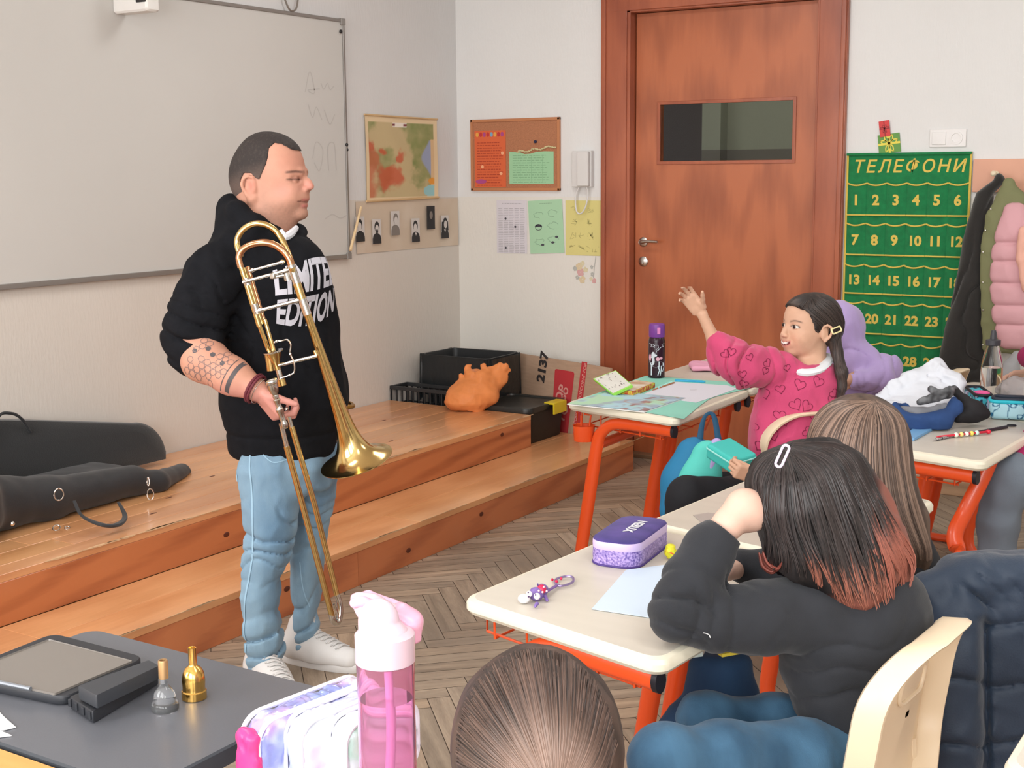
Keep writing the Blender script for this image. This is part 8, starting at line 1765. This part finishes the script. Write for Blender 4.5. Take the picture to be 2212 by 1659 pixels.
k.build('lining_pattern', mat('pattern_dark', S(90, 60, 70), .6), cs_, False)
def pencil(name, a, b, r, m, lab, cat='pencil', group=None, tipm=None, z=.004):
    a = Vz(*a, DH+z+.001); b = Vz(*b, DH+z+.001); k = MB(); d = nz(b-a); L = np.linalg.norm(b-a); k.lathe(a, d, [(r*.9, 0), (r, .001), (r, L*.9), (r*.2, L)], 8, mi=0); 
    if tipm: k.lathe(a+d*L*.9, d, [(r*1.02, 0), (r*.25, L*.1)], 8, mi=1)
    return tg(name, k, [m, tipm or m], lab, cat, group)
pencil('brown_pencil', (1456, 827), (1409, 843), .0042, mat('pencil_brown', S(176, 120, 84), .5), 'wooden pencil lying between the open case and the white sheet')
pencil('blue_pen', (1458, 822), (1524, 825), .0055, mat('pen_blue', S(40, 160, 206), .35), 'bright blue pen beside the dark bottle on the teal-covered desk', 'pen')
k = MB()
for i in range(7): a = Vz(1420+i*5.5, 838-i*2.2, DH+.006); k.ball(a, (.010, .010, .005), 8)
tg('glitter_charm', k, mat('charm_mint', S(160, 220, 212), .25, var=.2, vscale=120), 'mint beaded charm strip on the teal-covered desk beside the bottle', 'charm')
# dark bottle with unicorn print
ub = empty('unicorn_bottle', Vz(1418, 817), 'dark bottle with purple lid and white unicorn print on the teal-covered desk', 'bottle'); cb_ = Vz(1418, 816); rb = 5.25/FPX
zt_ = lambda py: float(at(1418, py, 5.3)[2]-DH); kb = 5.30/FPX; R1 = 18*kb
bz = [ .001, zt_(735)]
k = MB(); k.lathe(cb_+UP*.002, UP, [(R1*.92, 0), (R1, .003), (R1, zt_(742)), (R1*.93, zt_(735)), (R1*.8, zt_(732)), (0, zt_(732))], 40); ubo = k.build('bottle_body', mat('bottle_plum', S(44, 18, 34), .25), ub)
k = MB(); k.lathe(cb_, UP, [(R1*.93, zt_(732)), (R1*.97, zt_(730)), (R1*.97, zt_(708)), (R1*.9, zt_(703)), (0, zt_(702))], 36); k.build('lid', mat('lid_purple', S(120, 62, 150), .4), ub)
fr = nz((CAM-cb_)*[1, 1, 0]); rt = np.cross(UP, fr); k = MB(); k.box(cb_+fr*(R1*.97)+rt*(-.008 if rt@RIGHT < 0 else .008)+UP*zt_(717), (.013, .006, .027), Matrix(np.stack([RIGHT, fr, UP], 1).tolist()), .003); k.build('push_button', mat('button_pink', S(216, 130, 190), .4), ub)
oB = cb_+UP*zt_(780); m_w = mat('unicorn_white', S(214, 222, 232), .5); m_p2 = mat('mane_pink', S(226, 170, 190), .5)
def U2(pts): return [((x-1418)*kb, (780-y)*kb) for x, y in pts]
Zc2 = lambda X, Y: (1380+X/11.06, 690+Y/11.06)
def us(pts, m, rib=None):
    p = U2([Zc2(*q) for q in pts]); 
    onto(ubo, ribbon2d(p, rib) if rib else (p, [tuple(range(len(p)))]), oB, RIGHT, UP, m, .0008, .1)
def blob(cx_, cy_, a, b, m, n=14): us([(cx_+a*math.cos(2*PI*i/n), cy_+b*math.sin(2*PI*i/n)) for i in range(n)], m)
blob(420, 1120, 160, 75, m_w); blob(300, 1040, 55, 110, m_w); blob(320, 900, 40, 85, m_w); blob(365, 900, 45, 28, m_w); us([(285, 1130), (285, 1390)], m_w, .0045); us([(250, 1150), (225, 1190), (240, 1230)], m_w, .003); us([(430, 1160), (470, 1260), (430, 1390)], m_w, .004); us([(520, 1150), (510, 1260), (485, 1390)], m_w, .004); us([(555, 1090), (580, 1180), (545, 1300)], m_w, .003); us([(375, 870), (400, 790)], m_w, .0015); blob(255, 960, 22, 90, m_p2)
blob(505, 970, 38, 32, m_p2); blob(430, 990, 45, 50, m_p2); us([(240, 620), (290, 640), (270, 700), (330, 690), (360, 650), (430, 650), (440, 720), (380, 760), (430, 780), (500, 700), (560, 690), (520, 640), (580, 620)], m_w, .0022); us([(300, 660), (330, 620), (345, 720)], m_w, .002)
flush(ubo)
# pink folder on desk by the door
F = Field(Vz(1480, 808)-[.06, .06, 0], Vz(1640, 800)+[.1, .12, .05], .004); F.box(Vz(1555, 798)+UP*.015, (.085, .13, .0125), .012, 0, rotm(0, 0, math.radians(-60))); F.disp(lambda P: .006*np.abs(fbm(P*12, 2, 3))-.001, .02)
F.cut((0, 0, DH+.001), (0, 0, -1)); o_ = F.build('pink_cloth', mat('folded_pink', S(228, 164, 190), .7), None, 2); tag(o_, 'folded pink cloth on the desk by the door', 'cloth')

# ------------------------------------------------------------------ things on the right-hand desk
Wq = PF(4.35); F = fieldpx(Wq, 1870, 930, 2110, 770, -.16, .5, .0045, DH+.001)
F.loft([(Wq(1985, 905, .10), RIGHT*Wq.r(98), FWD*.12), (Wq(1985, 880, .12), RIGHT*Wq.r(100), FWD*.13), (Wq(2000, 850, .14), RIGHT*Wq.r(80), FWD*.10), (Wq(2020, 820, .16), RIGHT*Wq.r(46), FWD*.06), (Wq(2028, 795, .17), RIGHT*Wq.r(16), FWD*.03)], .02)
capsf(F, Wq, [(2025, 800, 14, .15), (2062, 830, 18, .12), (2078, 858, 14, .08)], .02); capsf(F, Wq, [(1905, 862, 12, .15), (1935, 842, 18, .15), (1975, 815, 16, .16), (2022, 790, 9, .17)], .02)
F.disp(lambda P: .034*np.abs(fbm(P*np.array([11, 11, 11]), 3, 3))+folds(P, Wq(2000, 850), nz(RIGHT+UP*.3), .012, 45, 4, warp=2.5)-.010, .03); F.cut((0, 0, DH+.002), (0, 0, -1))
o_ = F.build('white_jacket', mat('white_nylon', S(206, 210, 218), .5, bump=.001, bscale=60), None, 2); tag(o_, 'crumpled white jacket heaped on the right-hand desk', 'jacket')
F = fieldpx(Wq, 1900, 940, 2090, 830, -.3, .2, .004, DH+.001)
capsf(F, Wq, [(1932, 880, 11, -.06), (1945, 900, 12, -.08), (1985, 912, 14, -.10), (2035, 905, 16, -.10), (2064, 880, 14, -.08), (2060, 865, 10, -.06)], .015); capsf(F, Wq, [(1934, 872, 6, -.02), (1955, 878, 6, .0), (1972, 888, 7, -.02)], .01); F.box(Wq(1995, 915, -.08), (.085, .03, .025), .02, .03, np.stack([RIGHT, FWD, UP], 1)); F.disp(lambda P: .008*np.abs(fbm(P*20, 2, 3))-.002, .02); F.cut((0, 0, DH+.002), (0, 0, -1))
ng = F.build('navy_cap', mat('navy_knit', S(34, 64, 112), .85, bump=.0006, bscale=150), None, 2); tag(ng, 'navy knitted garment with grey inside in front of the white jacket', 'garment')
F = fieldpx(Wq, 1930, 925, 2080, 840, -.25, .2, .004, DH+.003); capsf(F, Wq, [(1950, 885, 10, -.03), (1985, 896, 13, -.05), (2040, 882, 12, -.05)], .02); F.disp(lambda P: .006*np.abs(fbm(P*25, 2, 3))-.002, .02); F.build('grey_lining', mat('grey_fleece', S(128, 130, 136), .9), ng, 1)
F = fieldpx(Wq, 1970, 900, 2100, 815, -.28, .2, .0035); capsf(F, Wq, [(1988, 868, 9, -.10), (2020, 858, 11, -.10), (2048, 848, 12, -.10), (2060, 838, 9, -.09)], .008, (FWD, .7)); capsf(F, Wq, [(2010, 840, 8, -.08), (2030, 852, 9, -.10)], .006)
F.disp(lambda P: .003*np.abs(fbm(P*40, 2, 3)), .01); o_ = F.build('black_strap', mat('black_webbing', S(32, 32, 36), .6, col2=S(110, 112, 116), vscale=40, detail=1), None, 1); tag(o_, 'coiled black and grey strap with buckle on top of the white jacket', 'strap')
F = fieldpx(Wq, 2050, 930, 2160, 830, -.3, .2, .004, DH+.001); capsf(F, Wq, [(2072, 900, 14, -.05), (2100, 888, 24, -.04), (2128, 895, 12, -.05)], .02); capsf(F, Wq, [(2060, 842, 9, -.02), (2085, 862, 10, -.04), (2096, 878, 10, -.06)], .01); F.disp(lambda P: .006*np.abs(fbm(P*16, 2, 3))-.002, .02); F.cut((0, 0, DH+.002), (0, 0, -1))
o_ = F.build('black_pouch', mat('black_pouch_cloth', S(28, 27, 30), .8), None, 2); onto(o_, (U_ := [((x-2090)*Wq.k, (890-y)*Wq.k) for x, y in ((2066, 907), (2066, 893), (2085, 884), (2104, 879), (2108, 883), (2098, 896), (2085, 905))], [tuple(range(7))]), Wq(2090, 890, -.1), RIGHT, UP, mat('red_panel', S(196, 40, 48), .6), .001, .2); flush(o_); tag(o_, 'black pouch with red panel beside the navy garment', 'pouch')
def boxcase(pf, c, half, rd, u, name, m, root, dz=.0, h=.003):
    u = nz(np.array(u)*[1, 1, 0]); s_ = np.cross(UP, u); rot = np.stack([u, s_, UP], 1); c = np.array(c); ext = np.abs(rot)@np.array(half)+.012; F = Field(c-ext, c+ext, h); F.box(c, half, rd, 0, rot); F.disp(lambda P: .003*np.abs(fbm(P*25, 2, 3)), .01); F.cut((0, 0, DH+.001), (0, 0, -1)); return F.build(name, m, root, 1), u, s_
lc = empty('leopard_pencil_case', Vz(2110, 868), 'open turquoise pencil case with dark spots beside the clear bottle', 'pencil case')
M_leo = mat('leopard_turquoise', S(56, 176, 200), .6)
def leo(V):
    n = vnoise(V*75, 3); c = np.broadcast_to(C3(66, 184, 204), V.shape).copy(); c = mixc(c, C3(24, 22, 60), ((n > .12) & (n < .42)).astype(float)); return mixc(c, C3(190, 190, 220), (n > .5).astype(float))
cL = Vz(2112, 880)+UP*.03
rotL = nz(Vz(2150, 880)-Vz(2075, 820)); F = Field(cL-.14, cL+.14, .003); s_L = np.cross(UP, rotL); RL = np.stack([rotL, s_L, UP], 1); F.box(cL, (.105, .032, .028), .015, 0, RL); F.disp(lambda P: .003*np.abs(fbm(P*25, 2, 3)), .01); F.cut((0, 0, DH+.001), (0, 0, -1)); F.build('case_body', mat('leopard_cloth', rough=.6, attr='Col'), lc, 1, leo)
k = MB(); k.tube([cL+rotL*a+s_L*b+UP*.029 for a, b in rrect(.200, .056, .022, 5)], .005, 8, closed=True); k.build('black_rim', mat('rim_black', S(26, 28, 36), .6), lc)
k = MB(); k.ball(cL+rotL*.055+UP*.030, (.030, .018, .010)); k.build('pink_inside', mat('inside_pink', S(226, 90, 150), .5), lc)
gc_ = empty('giraffe_pencil_case', Vz(2190, 915), 'light blue cell-patterned pencil case with a yellow smiling patch at the right edge', 'pencil case')
def gir(V):
    P = V*42; n = np.abs(vnoise(P, 2)); n2 = np.abs(vnoise(P*1.02+7, 5)); return mixc(np.broadcast_to(C3(176, 222, 234), V.shape).copy(), C3(30, 100, 140), ((n < .09) | (n2 < .08)).astype(float))
cG = Vz(2210, 905)+UP*.032; uG = nz(Vz(2212, 915)-Vz(2140, 895)); uG = nz(RIGHT*.95-FWD*.3); sG = np.cross(UP, uG); RG = np.stack([uG, sG, UP], 1)
F = Field(cG-.16, cG+.16, .003); F.box(cG, (.11, .045, .031), .018, 0, RG); F.cut((0, 0, DH+.001), (0, 0, -1)); og = F.build('case_body', mat('giraffe_cloth', rough=.55, attr='Col'), gc_, 1, gir)
k = MB(); k.tube([cG+uG*a+sG*b+UP*.030 for a, b in rrect(.215, .086, .025, 5)], .006, 8, closed=True); k.build('turquoise_band', mat('band_turquoise', S(40, 190, 210), .5), gc_)
k = MB(); k.tube([cG+uG*a+sG*b+UP*.037 for a, b in rrect(.195, .066, .020, 5)], .006, 8, closed=True); k.build('dark_zip', mat('zip_dark', S(40, 46, 60), .6), gc_)
oG = Wq(2160, 895, -.1); yk = Wq.k; yp = [((x-2160)*yk, (895-y)*yk) for x, y in ((2138, 872), (2150, 873), (2156, 888), (2166, 894), (2178, 902), (2182, 910), (2165, 909), (2148, 905), (2139, 895))]
onto(og, (yp, [tuple(range(9))]), oG, RIGHT, UP, mat('patch_yellow', S(228, 204, 60), .5), .001, .25)
for (x, y) in ((2147, 890), (2165, 904)):
    onto(og, ell2((x-2160)*yk, (895-y)*yk, .0065, .0065, 12), oG, RIGHT, UP, MATS['black_plastic'], .0018, .25); onto(og, ell2((x-2159)*yk, (896-y)*yk, .003, .003, 8), oG, RIGHT, UP, m_w, .0026, .25)
flush(og)
# clear bottle
wc = Vz(2140, 868); kb2 = 4.75/FPX; zc = lambda py: float(at(2140, py, 4.75)[2]-DH); wbt = empty('clear_bottle', wc, 'clear water bottle with dark grey spout cap on the right-hand desk', 'bottle'); wc = np.array([at(2140, 850, 4.75).x, at(2140, 850, 4.75).y, DH])
M_cl = mat('clear_tritan', (1, 1, 1, 1), .03, trans=1.0, ior=1.2)
k = MB(); k.lathe(wc, UP, [(.030, .002), (23*kb2, .006), (23*kb2, zc(800)), (22*kb2, zc(785)), (19*kb2, zc(765)), (14*kb2, zc(750)), (12*kb2, zc(742)), (10*kb2, zc(742)), (12*kb2, zc(752)), (20.5*kb2, zc(787)), (21.5*kb2, .010), (0, .008)], 36); k.build('bottle_body', M_cl, wbt)
k = MB(); k.lathe(wc, UP, [(0, .0095), (21*kb2, .0105), (21*kb2, zc(792)), (0, zc(792))], 32); k.build('water', mat('water', (.98, .99, 1, 1), .01, trans=1.0, ior=1.2), wbt)
k = MB(); k.lathe(wc, UP, [(14*kb2, zc(744)), (15.5*kb2, zc(742)), (15.5*kb2, zc(732)), (7*kb2, zc(730)), (6*kb2, zc(716)), (4.5*kb2, zc(711)), (0, zc(710))], 28); k.build('spout_cap', mat('cap_dark_grey', S(62, 62, 66), .5), wbt)
F = Field(np.array(at(2130, 860, 4.8))-[.06, .06, .03], np.array(at(2230, 800, 4.8))+[.08, .08, .05], .004); F.chain([at(2165, 840, 4.75), at(2200, 835, 4.7), at(2240, 845, 4.7)], [.028, .035, .03], .02); F.disp(lambda P: .014*np.abs(fbm(P*22, 3, 3))-.003, .02); F.cut((0, 0, DH+.001), (0, 0, -1)); o_ = F.build('clear_bag', mat('clear_film', S(226, 222, 224), .2, trans=.6, ior=1.1, bump=.002, bscale=40), None, 1); tag(o_, 'crumpled clear plastic bag behind the pencil cases on the right', 'bag')
# pens, blue box, small brown thing
flat('blue_card_box', [(1956, 951), (1962, 938), (1985, 921), (2020, 922), (2018, 928), (1975, 952)], .0012, mat('card_blue', S(112, 162, 206), .5), 'flat blue card box beside the long brown hair on the right-hand desk', 'box', th=.008)
F = Field(Vz(1965, 925)-[.05, .05, 0], Vz(1965, 915)+[.05, .08, .05], .004); F.ell(Vz(1965, 922)+UP*.012, (.03, .02, .014), 0); F.disp(lambda P: .008*np.abs(fbm(P*40, 2, 3)), .01); F.cut((0, 0, DH+.001), (0, 0, -1)); o_ = F.build('brown_scarf', mat('brown_cloth', S(150, 108, 76), .8), None, 1); tag(o_, 'bit of brown cloth between the hair and the blue card box', 'cloth')
pencil('black_pen', (2175, 922), (2090, 938), .0055, mat('pen_black', S(44, 38, 46), .4), 'black tapered pen on the right-hand desk', 'pen'); pencil('patterned_pen', (2090, 934), (2015, 951), .0045, mat('pen_pattern', S(50, 44, 48), .4, col2=S(190, 184, 180), vscale=160, detail=0), 'black and white patterned pen parallel to the beaded pen', 'pen')
bpn = empty('beaded_pen', Vz(2080, 945), 'red pen with white and yellow beads on the right-hand desk', 'pen'); a = Vz(2022, 950)+UP*.009; b = Vz(2140, 938)+UP*.009; d_ = nz(b-a); L = np.linalg.norm(b-a)
k = MB(); k.lathe(a, d_, [(.001, 0), (.0035, .012), (.004, L*.97), (.0, L)], 10); k.ball(b-d_*.01, (.009, .007, .007)); k.build('barrel', mat('pen_red', S(206, 40, 62), .35), bpn)
for i, cc in enumerate(((236, 232, 214), (232, 214, 130), (240, 236, 226), (234, 214, 96), (196, 222, 214))):
    k = MB(); k.ball(a+d_*L*(.36+.095*i), .0078, 12); k.build('bead', mat('bead_%s' % 'abcde'[i], S(*cc), .3), bpn)
k = MB(); k.tube([Vz(2178, 922)+UP*.004+np.array(p) for p in ((0, 0, 0), (.012, .004, 0), (.02, .014, 0), (.01, .018, 0), (-.002, .010, 0))], .003, 8, closed=True, smoothn=3); tg('black_ring', k, MATS['rim_black'], 'small black ring tag at the end of the black pen', 'ring')

# ------------------------------------------------------------------ tidy: base origins for single-mesh things
for o in list(bpy.data.objects):
    if o.type == 'MESH' and o.parent is None and o.get('label') and o.location.length < 1e-6:
        n = len(o.data.vertices); co = np.zeros(n*3, dtype=np.float32); o.data.vertices.foreach_get('co', co); co = co.reshape(-1, 3)
        c = (co.min(0)+co.max(0))/2; c[2] = co[:, 2].min(); Mo = Vector([float(v) for v in c]); 
        for ch in [x for x in bpy.data.objects if x.parent == o]: ch.matrix_parent_inverse = Matrix.Translation(-Mo)
        o.data.transform(Matrix.Translation(-Mo)); o.location = Mo
